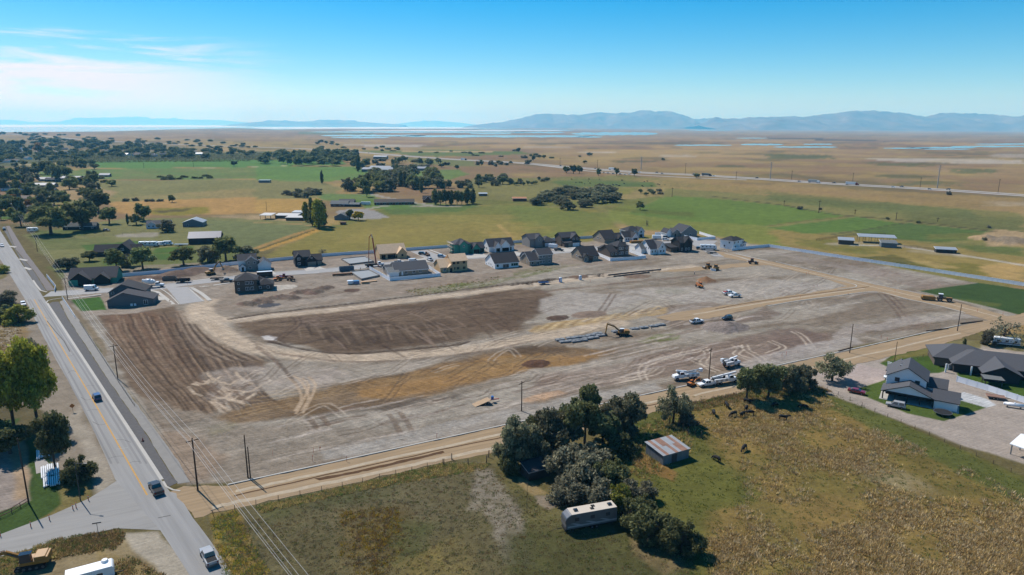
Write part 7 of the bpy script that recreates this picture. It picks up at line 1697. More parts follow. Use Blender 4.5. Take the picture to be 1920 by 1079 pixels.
tufts('weed_patch', [(-40, 1060), (110, 1010), (130, 1040), (0, 1090)], 350, 15, [G_BROWN, G_STRAW, G_GREEN], .6, .9, .0, label='dry weeds around the parked excavator')
tufts('weed_patch', [(240, 1040), (310, 1079), (350, 1150), (230, 1150), (190, 1080)], 400, 16, [G_STRAW, G_BROWN, G_GREEN], .55, .9, .3, label='dry weeds left of the road at the bottom')
tufts('weed_patch', [(1130, 820), (1200, 800), (1290, 760), (1310, 800), (1290, 850), (1210, 900), (1150, 880)], 800, 6, [G_BROWN, G_GREEN, G_STRAW], .9, 1, .0, label='rank brown weeds around the rusty shed')
tufts('weed_patch', [(480, 950), (680, 905), (830, 870), (920, 870), (910, 880), (690, 918), (490, 962)], 1500, 7, [G_STRAW, G_GREEN, G_BROWN], .5, .8, .0, label='weeds along the fence below the dirt road')
tufts('pasture_grass', [(430, 985), (680, 920), (930, 880), (1060, 980), (1300, 1040), (1340, 1150), (480, 1150)], 5000, 8, [G_GREEN, G_BROWN, leaf_mat('dull_blade', (.20, .175, .105))], .22, .9, .0, label='short dull grass of the near pasture')
tufts('weed_patch', [(640, 960), (745, 950), (760, 1010), (730, 1079), (640, 1079)], 450, 9, [G_BROWN, G_OCH], .5, .9, .45, .2, label='brown ochre weeds in the near pasture')
tufts('weed_patch', [(1290, 757), (1380, 738), (1500, 708), (1560, 735), (1380, 755), (1300, 772)], 900, 10, [G_STRAW, G_BROWN, G_GREEN], .8, .9, .0, label='tall dry weeds along the fence of the right pasture')
tufts('weed_patch', [(-60, 590), (40, 600), (40, 660), (-60, 690)], 900, 11, [G_STRAW, G_BROWN], .6, .9, .3, label='dry weeds left of the main road')
tufts('weed_patch', [(760, 545), (1050, 500), (1050, 512), (880, 540), (770, 556)], 350, 12, [G_GREEN, G_STRAW], .35, .9, .5, .12, label='green weeds on the strip behind the front row houses')
# ---------------------------------------------------------------- fences
M_VINYL = pm('white_vinyl', (.70, .73, .78), .5, .03, 1)
M_POSTW = pm('fence_post_wood', alb(112, 96, 80), .95, .3, 3)
M_WIRE = pm('fence_wire', alb(120, 116, 110), .6, .1, 3, metallic=.4)
_pan = {}
def vinyl_fence(label, line, h=1.85, step=2.44, name='vinyl_fence', closed=False):
    pts = line if len(line[0]) == 2 and isinstance(line[0], tuple) and abs(line[0][1]) > 2000 else GP(line)
    g0 = pts[0]; root = thing(name, label, 'fence', (g0[0], g0[1], 0))
    for k in range(len(pts) - 1):
        a, b = Vector(pts[k]), Vector(pts[k + 1]); L = (b - a).length; n_ = max(1, round(L / step)); w = L / n_; rz = math.atan2(b.y - a.y, b.x - a.x)
        key = (round(w, 2), h)
        if key not in _pan:
            q = MB().box(.06, w - .06, -.02, .02, .08, h - .1); q.box(.06, w - .06, -.045, .045, h - .16, h - .02); q.box(.06, w - .06, -.045, .045, .05, .2)
            _pan[key] = q.mesh('panel', M_VINYL)
        if ('post', h) not in _pan:
            q = MB().box(-.065, .065, -.065, .065, -.5, h); q.box(-.085, .085, -.085, .085, h, h + .06, tx=.03, ty=.03); _pan[('post', h)] = q.mesh('post', M_VINYL)
        for j in range(n_):
            p = a.lerp(b, j / n_) - Vector(g0)
            addm('panel', _pan[key], root, (p.x, p.y, 0), rz); addm('post', _pan[('post', h)], root, (p.x, p.y, 0), rz)
        if k == len(pts) - 2:
            p = b - Vector(g0); addm('post', _pan[('post', h)], root, (p.x, p.y, 0), rz)
    return root
vinyl_fence('long white boundary fence behind the back row of new houses', [(212, 521), (300, 513.5), (440, 497), (600, 482), (720, 473.5), (862, 463), (1000, 454), (1112, 447)])
vinyl_fence('long white panel fence along the right edge of the site', [(1441, 463.5), (1600, 488), (1760, 512), (1840, 524.5), (1920, 537), (2040, 556)])
vinyl_fence('white fence round the house with the blue grey roof', [(693, 506), (731, 527.5), (826, 519), (804, 504)])
vinyl_fence('white fence before the dark brown two storey front row house', [(1120, 479), (1144, 490), (1190, 487.5), (1211, 485), (1180, 473)])
vinyl_fence('white fence enclosing the yard right of the large grey gabled house', [(1283, 446), (1307, 451), (1341, 448.5), (1311, 439)])
vinyl_fence('short white fence left of the large grey gabled house', [(1228, 441), (1249, 439)])
vinyl_fence('white fence running right from the white two storey end house', [(1372, 470.5), (1405, 467), (1441, 463.5)])
vinyl_fence('low white fence along the footpath by the corner lawn', [(117, 561), (128, 577), (141, 597)], 1.2)
vinyl_fence('white fence left of the green sheathed house by the main road', [(88, 520), (105, 541), (103, 548)], 1.6)
vinyl_fence('white fence behind the white house drive at the right', [(1793, 716), (1850, 733), (1925, 758), (2000, 785)])
vinyl_fence('short white fence joining the two houses at right', [(1777, 694), (1807, 685)])
def post_fence(label, line, h=1.3, step=4.0, rails=0, name='wire_fence', r=.07, mat=None):
    pts = GP(line); g0 = pts[0]; root = thing(name, label, 'fence', (g0[0], g0[1], 0)); key = ('wp', h, r, rails)
    if key not in _pan: _pan[key] = MB().tube((0, 0, -.3), (0, 0, h), r, r * .85, 6).mesh('post', mat or M_POSTW)
    nodes = []
    for k in range(len(pts) - 1):
        a, b = Vector(pts[k]), Vector(pts[k + 1]); n_ = max(1, round((b - a).length / step))
        for j in range(n_ + (1 if k == len(pts) - 2 else 0)):
            p = a.lerp(b, j / n_) - Vector(g0); nodes.append(p); o = addm('post', _pan[key], root, (p.x, p.y, rnd.uniform(-.15, .05)), 0); o.rotation_euler = (rnd.uniform(-.06, .06), rnd.uniform(-.06, .06), 0)
    for z in ((.35, .7, 1.05) if not rails else np.linspace(.4, h - .1, rails)):
        b = MB()
        for k in range(len(nodes) - 1):
            p, q = nodes[k], nodes[k + 1]
            if rails: b.bar((p.x, p.y, z), (q.x, q.y, z), .05, .14)
            else: b.tube((p.x, p.y, z), (q.x, q.y, z), .012, n=4, cap=False)
        b.build('rail' if rails else 'wire', (mat or M_POSTW) if rails else M_WIRE, root)
    return root
post_fence('post and wire fence between the dirt road and near pasture', [(400, 968), (480, 948), (680, 906), (830, 870), (847, 861)])
post_fence('wooden corner posts where the near pasture meets the thicket', [(832, 872), (847, 862), (878, 872)], 1.6, 3.5, r=.12)
post_fence('weathered posts beside the thicket at the pasture corner', [(912, 868), (916, 858), (935, 850)], 1.9, 3, r=.13)
post_fence('post and wire fence along the top of the tussock pasture', [(1290, 762), (1340, 752), (1380, 742), (1500, 712)], 1.3, 5)
post_fence('wire fence between the gravel drive and tussock pasture', [(1530, 722), (1640, 772), (1800, 842), (1930, 902)], 1.1, 4)
post_fence('leaning old posts behind the rusty shed', [(1255, 795), (1272, 800), (1290, 815), (1315, 822)], 1.8, 2.2, r=.14)
post_fence('white rail fence before the two houses at right', [(1664, 684), (1695, 696)], 1.2, 2.4, 3, 'rail_fence', mat=M_VINYL)
post_fence('thin wire fence along the lawn by the dirt road at right', [(1690, 684), (1740, 668), (1782, 652)], 1.2, 3)
post_fence('pasture fence in front of the dark gabled house', [(75, 450), (140, 447), (230, 440), (330, 431), (400, 424)], 1.2, 6)
post_fence('low stakes of silt fence along the footpath', [(150, 606), (190, 668), (225, 722), (252, 762)], .8, 2.0, r=.06)
post_fence('brown corral fence right of the site sheds', [(1530, 452), (1560, 447), (1600, 442), (1660, 441)], 1.5, 4, 3, 'corral_fence')
post_fence('corral fence beside the open metal barn', [(1660, 462), (1720, 466), (1750, 470)], 1.5, 4, 3, 'corral_fence')
post_fence('red rail fence at the left edge by the lawn', [(0, 972), (22, 962), (54, 942)], 1.1, 2.2, 2, 'rail_fence', mat=pm('red_brown_rail', alb(150, 96, 84), .8, .2, 2))
post_fence('fence along the golden field behind the farm sheds', [(440, 407), (520, 402), (570, 399)], 1.3, 8)
post_fence('ditch side fence beyond the bright green field', [(1330, 369), (1470, 387), (1600, 407), (1700, 418), (1850, 436)], 1.3, 12)
# ---------------------------------------------------------------- poles and wires
M_POLE = pm('pole_wood', alb(86, 66, 52), .95, .25, 2, stretch=(3, 3, .3))
M_LINE = pm('line_wire', alb(206, 204, 200), .5, .05, 1, metallic=.3)
M_INS = pm('insulator', alb(190, 188, 184), .4, .05, 2)
def pole(label, x, yb, yt, arm=True, az=50, r=.17, mat=None, name='utility_pole', lamp=False):
    g, h = solve_h(x, yb, yt); t = thing(name, label, 'pole', (g.x, g.y, 0), azr(az))
    MB().tube((0, 0, -.5), (0, 0, h), r, r * .68, 10).build('shaft', mat or M_POLE, t)
    if arm:
        ar = MB().bar((-1.25, 0, h - .55), (1.25, 0, h - .55), .12, .16).build('crossarm', mat or M_POLE, t)
        for k in (-1.1, 0.0, 1.1): MB().tube((k, .0, h - .47), (k, .0, h - .2), .05, .04, 6).build('insulator', M_INS, ar)
    if lamp:
        MB().tube((0, 0, h - .2), (2.2, 0, h + .1), .05, n=6).build('arm', M_STEEL, t); MB().box(2.0, 2.8, -.14, .14, h, h + .16).build('lamp_head', M_STEEL, t)
    return g, h
PL = []
PL.append(pole('wooden power pole by the new street at the corner lawn', 127, 562, 521, True, 50))
PL.append(pole('thin wooden power pole beside the footpath and ploughed rows', 221, 711, 646, True, 50))
PL.append(pole('tall dark power pole with crossarm at the road junction', 371, 920, 822, True, 50, .2))
pole('taller of two brown poles beside the dirt road kerb', 465, 896, 816, False, 50, .16); pole('shorter of two brown poles beside the dirt road kerb', 469.5, 896, 838, False, 50, .15)
pole('dark pole at the left edge by the white pipe bundles', 54, 944, 822, False, 50, .16, name='utility_pole')
pole('street light with long arm at the side road corner', 151, 939, 868, False, 100, .12, pm('galvanised_dark', alb(84, 82, 80), .6, .2, 2, metallic=.3), 'street_light', True)
pole('power pole on the front strip above the equipment trailer', 978, 771, 715, True, 40); pole('power pole between the utility trucks', 1329, 712, 653, True, 40); pole('power pole on the pale strip right of the roadside trees', 1593, 662, 608, False, 40); pole('power pole near the right end of the front kerb', 1795, 621, 571, False, 40); pole('short pole beside the white rail fence at right', 1676, 687, 641, False, 40, .12)
pole('slim grey post standing in the near pasture', 988, 962, 905, False, 40, .05, M_STEEL, 'post')
pole('thin pole in the golden field by the farm sheds', 500, 396, 378, False); pole('sign post with crossarm by the side road', 184, 999, 981, False, 60, .05, M_STEEL, 'sign_post')
for k, (x, yb, yt) in enumerate(((1202, 318, 294), (1444, 336, 304), (1757, 353, 310))):
    g, h = solve_h(x, yb, yt); lb = ('left', 'middle', 'right')[k]
    t = thing('transmission_pole', 'tall pale transmission pole beside the far highway, %s of three' % lb, 'pole', (g.x, g.y, 0)); MB().tube((0, 0, -1), (0, 0, h), .7, .4, 8).build('shaft', pm('pale_steel', alb(186, 184, 182), .5, .05, 1), t)
    for z in (.75, .86, .96): MB().bar((-3, 0, h * z), (3, 0, h * z), .35, .35).build('crossarm', MATS['pale_steel'], t)
for x, yb, yt in ((1484, 337, 320), (1598, 346, 324), (1725, 352, 333), (1871, 362, 336), (1285, 326, 306), (1050, 312, 296), (1120, 316, 300), (1260, 370, 352), (1380, 338, 322), (310, 290, 270), (352, 292, 268), (270, 316, 306), (363, 314, 305), (1535, 400, 376), (1470, 384, 376), (1603, 402, 393), (1680, 412, 398), (1758, 416, 408)):
    g, h = solve_h(x, yb, yt); t = thing('utility_pole', 'thin dark pole standing on the distant plain', 'pole', (g.x, g.y, 0), 0, 'distant poles'); MB().tube((0, 0, -1), (0, 0, h), .28, .2, 6).build('shaft', M_POLE, t); MB().bar((-1.5, 0, h - 1), (1.5, 0, h - 1), .25, .25).build('crossarm', M_POLE, t)
def span(label, A_, B_, offs, sag=1.0):
    t = thing('power_line', label, 'power line', (A_[0].x, A_[0].y, 0)); d = (B_[0] - A_[0]); nrm = Vector((-d.y, d.x, 0)).normalized()
    for (o, zo) in offs:
        b = MB(); prev = None
        for k in range(13):
            u = k / 12; p = Vector((0, 0, A_[1] + zo)).lerp(d + Vector((0, 0, B_[1] + zo)), u) + nrm * o - Vector((0, 0, sag * 4 * u * (1 - u)))
            if prev is not None: b.tube(prev, p, .03, n=4, cap=False)
            prev = p
        b.build('wire', M_LINE, t)
d_ = PL[2][0] - PL[1][0]; nxt = (PL[2][0] + d_ * 1.35, PL[2][1]); bk = (PL[0][0] + (PL[0][0] - PL[1][0]) * 1.2, PL[0][1]); bk2 = (bk[0] + (PL[0][0] - PL[1][0]) * 1.2, PL[0][1])
OFF = ((-1.1, -.2), (0, -.2), (1.1, -.2), (.2, -2.2))
for lb, a, b in (('overhead wires from the far left poles to the new street', bk2, bk), ('overhead wires left of the green sheathed house', bk, PL[0]), ('overhead wires over the corner lawn and ploughed rows', PL[0], PL[1]), ('overhead wires between footpath pole and junction pole', PL[1], PL[2]), ('overhead wires crossing the bottom of the picture below the junction', PL[2], nxt)):
    span(lb, a, b, OFF)
t = thing('utility_pole', 'power pole beyond the new street along the main road', 'pole', tuple(bk[0]), azr(50)); MB().tube((0, 0, -.5), (0, 0, bk[1]), .17, .12, 8).build('shaft', M_POLE, t); MB().bar((-1.25, 0, bk[1] - .55), (1.25, 0, bk[1] - .55), .12, .16).build('crossarm', M_POLE, t)
t = thing('utility_pole', 'power pole far up the main road near the white caravan', 'pole', tuple(bk2[0]), azr(50)); MB().tube((0, 0, -.5), (0, 0, bk2[1]), .17, .12, 8).build('shaft', M_POLE, t); MB().bar((-1.25, 0, bk2[1] - .55), (1.25, 0, bk2[1] - .55), .12, .16).build('crossarm', M_POLE, t)
# ---------------------------------------------------------------- sheds
def rusty():
    g = G(1243, 873); r = thing('shed', 'old shed of corrugated iron with rust streaked flat roof in the pasture', 'shed', (g.x, g.y, 0), azr(62))
    block_wall((0, 7.6, 0, 6.2, 2.5, 'shed', .5)).build('wall', WALLS['galv'], r)
    cols = [M_SHEET, M_RUST, M_SHEET, M_SHEET, M_RUST, M_SHEET, M_RUST, M_RUST, M_SHEET]
    gal = pm('galvanised_sheet', alb(176, 180, 184), .5, .12, .8, metallic=.3); cols = [gal if c is M_SHEET else c for c in cols]
    w = 8.2 / 9
    for k in range(9):
        b = MB(); x0 = -.3 + k * w
        for j in range(6):
            xa, xb = x0 + w * j / 6, x0 + w * (j + 1) / 6; za, zb = (.0, .035) if j % 2 == 0 else (.035, .0)
            dz = .004 * (k % 2)
            b.poly([(xa, -.3, 2.5 + za + dz), (xb, -.3, 2.5 + zb + dz), (xb, 3.2, 2.78 + zb + dz), (xa, 3.2, 2.78 + za + dz)]); 
        b.build('roof_sheet', cols[k], r)
        b = MB()
        for j in range(6):
            xa, xb = x0 + w * j / 6, x0 + w * (j + 1) / 6; za, zb = (.0, .035) if j % 2 == 0 else (.035, .0)
            b.poly([(xa, 3.1, 2.80 + za), (xb, 3.1, 2.80 + zb), (xb, 6.5, 3.06 + zb), (xa, 6.5, 3.06 + za)])
        b.build('roof_sheet', cols[(k * 4 + 3) % 9], r)
    MB().box(2.5, 4.0, -.06, -.02, 0, 2.0).build('door', WALLS['wood'], r)
rusty()
house('small dark shed with black roof and pale edge under the thicket', (992, 903), 62, [(0, 5.2, 0, 3.6, 2.2, 'shed', .8)], 'black', pm('black_roll_roof', alb(70, 68, 70), .8, .2, 2), P_SILVER, name='shed', cat='shed', ov=.25)
house('small open shelter on the lawn beyond the white fence at right', (1846, 724), 110, [(0, 4.4, 0, 3.4, 2.3, 'flat', 0)], 'wood', M_RPALE, D, name='shelter', cat='shelter', open_blocks=(0,))
house('white tent roofed carport cut by the right picture edge', (1948, 872), 60, [(0, 9, 0, 6, 2.8, 'y', 1.3)], 'steel', P_WHITE, None, name='carport', cat='carport', open_blocks=(0,), ov=.3)
house('small white roofed shed left of the open metal barn', (1572, 458), 112, [(0, 9, 0, 7, 3.0, 'shed', .8)], 'brown', M_SHEET, None, name='shed', cat='shed')
house('long open sided barn with pale metal roof in the corral', (1610, 455), 108, [(0, 22, 0, 8, 4.2, 'shed', .8)], 'wood', M_SHEET, None, name='barn', cat='barn', open_blocks=(0,))
house('grey shed attached below the open sided barn', (1652, 464), 108, [(0, 9, 0, 7, 3.2, 'shed', .8)], 'steel', M_RPALE, None, name='shed', cat='shed')
house('low metal roofed shed beside the track at right', (1755, 474), 108, [(0, 11, 0, 5, 2.4, 'shed', .7)], 'black', M_SHEET, None, name='shed', cat='shed')
house('white canopy roof on posts in the farmyard corral', (488, 412), 95, [(0, 9, 0, 9, 3.6, 'shed', .8)], 'wood', M_WROOF, None, name='hay_shelter', cat='shelter', open_blocks=(0,))
house('long white roofed shed in the farmyard, upper one', (516, 410), 92, [(0, 18, 0, 9, 2.6, 'shed', .7)], 'brown', M_WROOF, None, name='shed', cat='shed')
house('short white roofed shed in the farmyard, lower one', (536, 414), 92, [(0, 14, 0, 7, 2.6, 'shed', .6)], 'brown', M_WROOF, None, name='shed', cat='shed')
house('blue grey shed left of the farmyard willow', (548, 405), 92, [(0, 13, 0, 8, 3.0, 'shed', .7)], 'steel', M_SHEET, None, name='shed', cat='shed')
house('small grey cottage right of the farmyard willow', (627, 413), 92, [(0, 11, 0, 8, 3.0, 'y', 2.6)], 'steel', M_RPALE, None)
house('blue roofed house behind the farmyard willow', (620, 388), 88, [(0, 16, 0, 10, 3.0, 'x', 2.4), (6, 20, 8, 18, 3.4, 'x', 2.6)], ['brick', 'black'], [M_RPALE, M_RGREY], None, wins=rowwin(0, 'f', (3, 8, 12), .9))
house('low dark garage right of the blue roofed house', (642, 388), 92, [(0, 16, 0, 7, 2.6, 'x', 1.2)], 'black', M_RPALE, None, name='garage', cat='garage')
box_trailer('white horse trailer in the yard left of the ranch house', (686, 385), 90, P_WHITE, 9, 3.2)
house('black roofed house between the ranch house and dark tree row', (793, 380), 85, [(0, 16, 0, 10, 3.4, 'x', 3.0), (2, 8, -2, 6, 3.4, 'y', 3)], 'brick', M_RBLACK, None, wins=rowwin(0, 'f', (10, 13), 1))
house('very long low barn with grey blue roof behind the groves', (678, 322), 102, [(0, 95, 0, 18, 4.0, 'x', 2.6)], 'steel', pm('grey_blue_sheet', alb(138, 146, 156), .5, .06, .2, metallic=.2), None, name='barn', cat='barn')
house('second long grey barn just behind the first', (690, 319), 102, [(0, 100, 6, 22, 4.0, 'x', 2.6)], 'steel', MATS['grey_blue_sheet'], None, name='barn', cat='barn')
house('white roofed hut alone in the pasture right of the dark tree row', (898, 368), 85, [(0, 9, 0, 6, 2.6, 'shed', .7)], 'brown', M_SHEET, None, name='shed', cat='shed')
house('orange brown shed at the left end of the dense thicket', (962, 378), 85, [(0, 14, 0, 9, 3.0, 'shed', .7)], 'brick', pm('ochre_roof', alb(186, 128, 84), .8, .15, 1), None, name='shed', cat='shed')
house('green shed alone on the edge of the far green field', (485, 343), 85, [(0, 14, 0, 8, 3.2, 'shed', .6)], 'steel', pm('green_sheet', alb(110, 140, 130), .6, .1, 1), None, name='shed', cat='shed')
house('brown box standing at the end of the golden ditch bank', (638, 422), 90, [(0, 4, 0, 3, 2.0, 'flat', 0)], 'brick', WALLS['brick'], D, name='hay_bale', cat='hay bale')
house('pale grey shed at the highway beyond the barns', (700, 299), 95, [(0, 30, 0, 16, 6, 'x', 2)], 'steel', M_SHEET, None, name='barn', cat='barn')
# houses at the left edge
for a in (('brown roofed house half hidden by trees at left', 48, 397, 80, 18, 10, M_RSLATE, 'tan'), ('white roofed long shed among the left trees', 60, 352, 82, 24, 12, M_WROOF, 'steel'), ('blue grey house below the white roofed shed', 72, 362, 82, 16, 9, M_RGREY, 'steel'), ('pale house with white roof left of the large dark tree', 92, 376, 82, 15, 9, M_SHEET, 'blue'),
          ('grey roofed house at the left edge, upper one', 2, 358, 80, 20, 11, M_RPALE, 'blue'), ('tan roofed house at the left edge below the grey one', 8, 378, 80, 20, 11, pm('tan_shingle', alb(140, 124, 112), .9, .15, 2), 'tan'), ('white roofed sheds near the left hedge', 72, 340, 84, 14, 8, M_WROOF, 'steel'), ('long white roofed shed right of the left hedge', 112, 338, 84, 32, 9, M_WROOF, 'steel'),
          ('dark shed between two white roofed sheds', 84, 341, 84, 16, 9, M_RSLATE, 'black'), ('small white roofed hut below the hedge', 186, 332, 84, 14, 7, M_WROOF, 'brown'), ('low dark garage under the very large dark tree', 118, 432, 80, 22, 6, M_RPALE, 'black'), ('white shed by the caravan at left', 16, 393, 80, 10, 7, M_WROOF, 'white')):
    lb, x, y, az, w_, d_, rm, wl_ = a
    house(lb, (x, y), az, [(0, w_, 0, d_, 2.9, 'x', 2.2)], wl_, rm, None, wins=rowwin(0, 'f', (2, w_ * .5, w_ - 3), .9))
suv('white car parked on bare soil near the left hedge', (186, 354), 90, P_WHITE); suv('dark car in the shade right of the very large dark tree', (200, 434), 90, P_BLACK)
# distant town: many small houses
HB = []
for k, (rm, wl_) in enumerate(((M_RGREY, 'white'), (M_RPALE, 'tan'), (M_RSLATE, 'grey'), (M_SHEET, 'blue'), (MATS['tan_shingle'], 'white'))):
    HB.append((block_wall((0, 15, 0, 10, 3.4, 'x', 2.6)).mesh('wall', WALLS[wl_]), block_roof((0, 15, 0, 10, 3.4, 'x', 2.6)).mesh('roof', [rm, M_FRAME])))
for k, (x, y) in enumerate(scatter([(-60, 296), (0, 274), (140, 276), (300, 284), (440, 291), (430, 297), (120, 296), (60, 300), (0, 310)], 46, 31) + [(395, 294), (380, 296), (245, 292), (218, 292), (265, 293), (492, 300), (300, 292)]):
    g = G(x, y); hm = HB[k % 5]; t = thing('house', 'small pale house of the distant town among trees', 'house', (g.x, g.y, 0), rnd.random() * 3, 'houses of the distant town'); addm('wall', hm[0], t); addm('roof', hm[1], t)
# ---------------------------------------------------------------- site things
M_VAULT = pm('precast_concrete', alb(140, 146, 152), .9, .1, 1.5)
vm = MB().box(-1.7, 1.7, -.95, .95, 0, .42); vm.box(-1.55, 1.55, -.8, .8, .42, .5)
VM = vm.mesh('slab', M_VAULT); VL = MB().box(-.3, .3, -.3, .3, .5, .56).mesh('lid', M_STEEL)
VX = [1050, 1057.5, 1070, 1073, 1079, 1085, 1087, 1092, 1097, 1101, 1108, 1114, 1121, 1126]
for k, (x, y) in enumerate(((1050, 638), (1057.5, 642), (1070, 635), (1073, 640), (1085, 633), (1087, 638.5), (1097, 632), (1101, 636), (1108, 629.5), (1114, 634), (1121, 626.5), (1126, 630), (1079, 641), (1092, 639), (1155, 622.5), (1190, 617.5), (1207, 615), (1225, 612.5), (1239, 610))):
    g = G(x, y); far_ = x > 1140
    t = thing('precast_vault', 'flat grey concrete vault left of the excavator, %s from the left' % ORD[VX.index(x)] if not far_ else 'flat grey concrete vault right of the excavator, %s in the spaced row' % ORD[k - 14], 'concrete block', (g.x, g.y, .02), azr(70 + rnd.uniform(-4, 4)), 'concrete vaults left of excavator' if not far_ else 'concrete vaults right of excavator')
    addm('slab', VM, t); addm('lid', VL, t)
pm_ = MB().tube((-3, 0, .3), (3, 0, .3), .3, n=10).mesh('barrel', pm('dark_pipe', alb(70, 74, 80), .6, .1, 1)); po_ = MB().tube((2.9, 0, .3), (3.15, 0, .3), .36, n=10).mesh('socket', MATS['dark_pipe'])
for k, (x, y) in enumerate(((1150, 516), (1166, 514.2), (1182, 512.4), (1198, 510.6), (1214, 509), (1230, 507.4), (1160, 518.5), (1176, 516.6), (1192, 514.8), (1208, 513))):
    g = G(x, y); t = thing('drain_pipe', 'dark drain pipe along the trench, %s in the %s line' % (ORD[k if k < 6 else k - 6], 'far' if k < 6 else 'near'), 'pipe', (g.x, g.y, 0), azr(66), 'drain pipes along the trench'); addm('barrel', pm_, t); addm('socket', po_, t)
for lb, x, y, m1 in (('blue portable toilet by the trench, left one', 1051, 529, paint('toilet_blue', (36, 96, 190))), ('white and blue portable toilet by the trench, right one', 1088, 525, paint('toilet_pale', (150, 176, 214)))):
    g = G(x, y); t = thing('portable_toilet', lb, 'portable toilet', (g.x, g.y, 0), azr(70)); MB().box(-.6, .6, -.6, .6, 0, 2.0, tx=.04, ty=.04).build('cabin', m1, t); MB().box(-.64, .64, -.64, .64, 2.0, 2.25, tx=.25, ty=.2).build('roof', P_WHITE, t); MB().box(-.4, .4, -.63, -.59, .1, 1.85).build('door', M_VINYL, t)
open_trailer('low blue trailer near the left portable toilet', (1019, 533), 75, P_BLUE, 5, 1.1)
def stack(label, x, y, az, L, W, H, mat, wrap=None, n_=4):
    g = G(x, y); t = thing('lumber_stack', label, 'lumber stack', (g.x, g.y, 0), azr(az))
    for k in range(n_): MB().box(-L / 2 + rnd.uniform(-.15, .15), L / 2, -W / 2, W / 2, .1 + k * H / n_, .1 + (k + .9) * H / n_).build('board_layer', mat, t)
    if wrap: MB().box(-L / 2 - .05, L / 2 + .05, -W / 2 - .05, W / 2 + .05, .35, H + .2).build('wrap', wrap, t)
M_LUM = pm('fresh_lumber', alb(216, 176, 134), .85, .15, 1.5, stretch=(.4, 3, 3))
stack('lumber stack wrapped in white below the lower foundation', 657, 533, 68, 2.6, 2.2, 1.6, M_LUM, P_WHITE); stack('lumber stack wrapped in blue below the lower foundation', 668, 533, 68, 2.6, 2.2, 1.5, M_LUM, paint('wrap_blue', (86, 130, 180))); stack('bare lumber stack below the lower foundation', 685, 532, 68, 3.6, 1.8, 1.0, M_LUM); stack('low spread of boards right of the bare lumber stack', 698, 529, 60, 4.5, 1.6, .5, M_LUM, None, 2); stack('long brown beams on the street edge', 642, 516, 70, 10, 1.4, .9, pm('dark_lumber', alb(150, 112, 84), .85, .15, 1.5), None, 2); stack('yellow stacked roof trusses before the small white house', 1196, 456, 75, 11, 2.4, 1.6, P_YEL, None, 5)
def foundation(label, pix, wh):
    P = GP(pix); c = sum((Vector(p) for p in P), Vector((0, 0))) / len(P); t = thing('foundation', label, 'foundation', (c.x, c.y, 0))
    Q = [(p[0] - c.x, p[1] - c.y) for p in P]; MB().poly([(x * .97, y * .97, wh * .55) for x, y in Q]).build('floor_slab', pm('fresh_concrete', alb(164, 170, 174), .9, .06, .8), t)
    for k in range(len(Q)):
        a, b = Q[k], Q[(k + 1) % len(Q)]; MB().bar((*a, wh / 2 - .2), (*b, wh / 2 - .2), .25, wh + .3).build('stem_wall', WALLS['stone'], t)
foundation('concrete foundation with dark footing walls beside the red boom', [(640, 487.5), (684, 483), (701, 492), (656, 497.5)], .9)
foundation('concrete foundation slab on the near side of the street', [(657, 512), (692, 508.5), (712, 519), (678, 526)], 1.0)
stakes = pm('survey_stake_red', alb(214, 92, 66), .7, .1, 2)
sk = MB().box(-.03, .03, -.03, .03, 0, 1.3).box(-.035, .25, -.012, .012, 1.05, 1.3).mesh('stake', stakes)
for k, (x, y) in enumerate(((1107, 530), (1512, 516), (1516, 514), (1526, 541), (1532, 540), (819, 823), (588, 850), (600, 848), (650, 866), (1652, 636), (1663, 640), (1832, 586), (1880, 592), (1466, 669), (1474, 667), (512, 856), (586, 865), (1678, 548), (1448, 520), (1590, 555), (1500, 560))):
    g = G(x, y); t = thing('survey_stake', 'thin red survey stake standing in the graded ground', 'stake', (g.x, g.y, .05), rnd.random() * 3, 'survey stakes'); addm('stake', sk, t)
for lb, x, y in (('orange marker post by the side road, nearest the light pole', 166, 939), ('orange marker post by the side road, left of a close pair', 137, 956), ('orange marker post by the side road, right of a close pair', 143, 953), ('orange marker post in the middle of the side road edge', 93, 976), ('orange marker post further left on the side road edge', 58, 989), ('orange marker post at the left end of the side road', 1, 1006)):
    g = G(x, y); t = thing('marker_post', lb, 'marker post', (g.x, g.y, 0)); MB().tube((0, 0, -.1), (0, 0, 1.15), .08, .08, 8).build('post', stakes, t); MB().tube((0, 0, .85), (0, 0, 1.0), .085, .085, 8).build('band', P_WHITE, t)
g = G(268, 828); t = thing('traffic_cone', 'small orange cone on the dark gravel verge', 'cone', (g.x, g.y, .05)); MB().tube((0, 0, .04), (0, 0, .9), .25, .05, 10).build('cone', stakes, t); MB().box(-.3, .3, -.3, .3, 0, .05).build('base', M_CHAS, t)
def sign(label, x, yb, yt, az, shape):
    g, h = solve_h(x, yb, yt); t = thing('road_sign', label, 'sign', (g.x, g.y, 0), azr(az)); MB().box(-.04, .04, -.03, .03, 0, h).build('post', M_STEEL, t)
    if shape == 'diamond': MB().prism([(0, h - 1.3), (.65, h - .65), (0, h), (-.65, h - .65)], -.06, -.04).build('panel', P_ORG, t)
    elif shape == 'stop': MB().prism([(.42 * math.cos(PI / 8 + k * PI / 4), h - .42 + .42 * math.sin(PI / 8 + k * PI / 4)) for k in range(8)], -.06, -.04).build('panel', paint('sign_red', (190, 30, 34)), t)
    else: MB().box(-.75, .75, -.03, .03, h - .22, h).build('panel', P_GREY, t)
sign('orange diamond road work sign on the left shoulder', 137, 773, 757, 60, 'diamond'); sign('red stop sign at the corner of the short stub street', 353, 542, 531, 150, 'stop'); sign('street name sign beside the side road', 184, 1000, 980, 70, 'name')
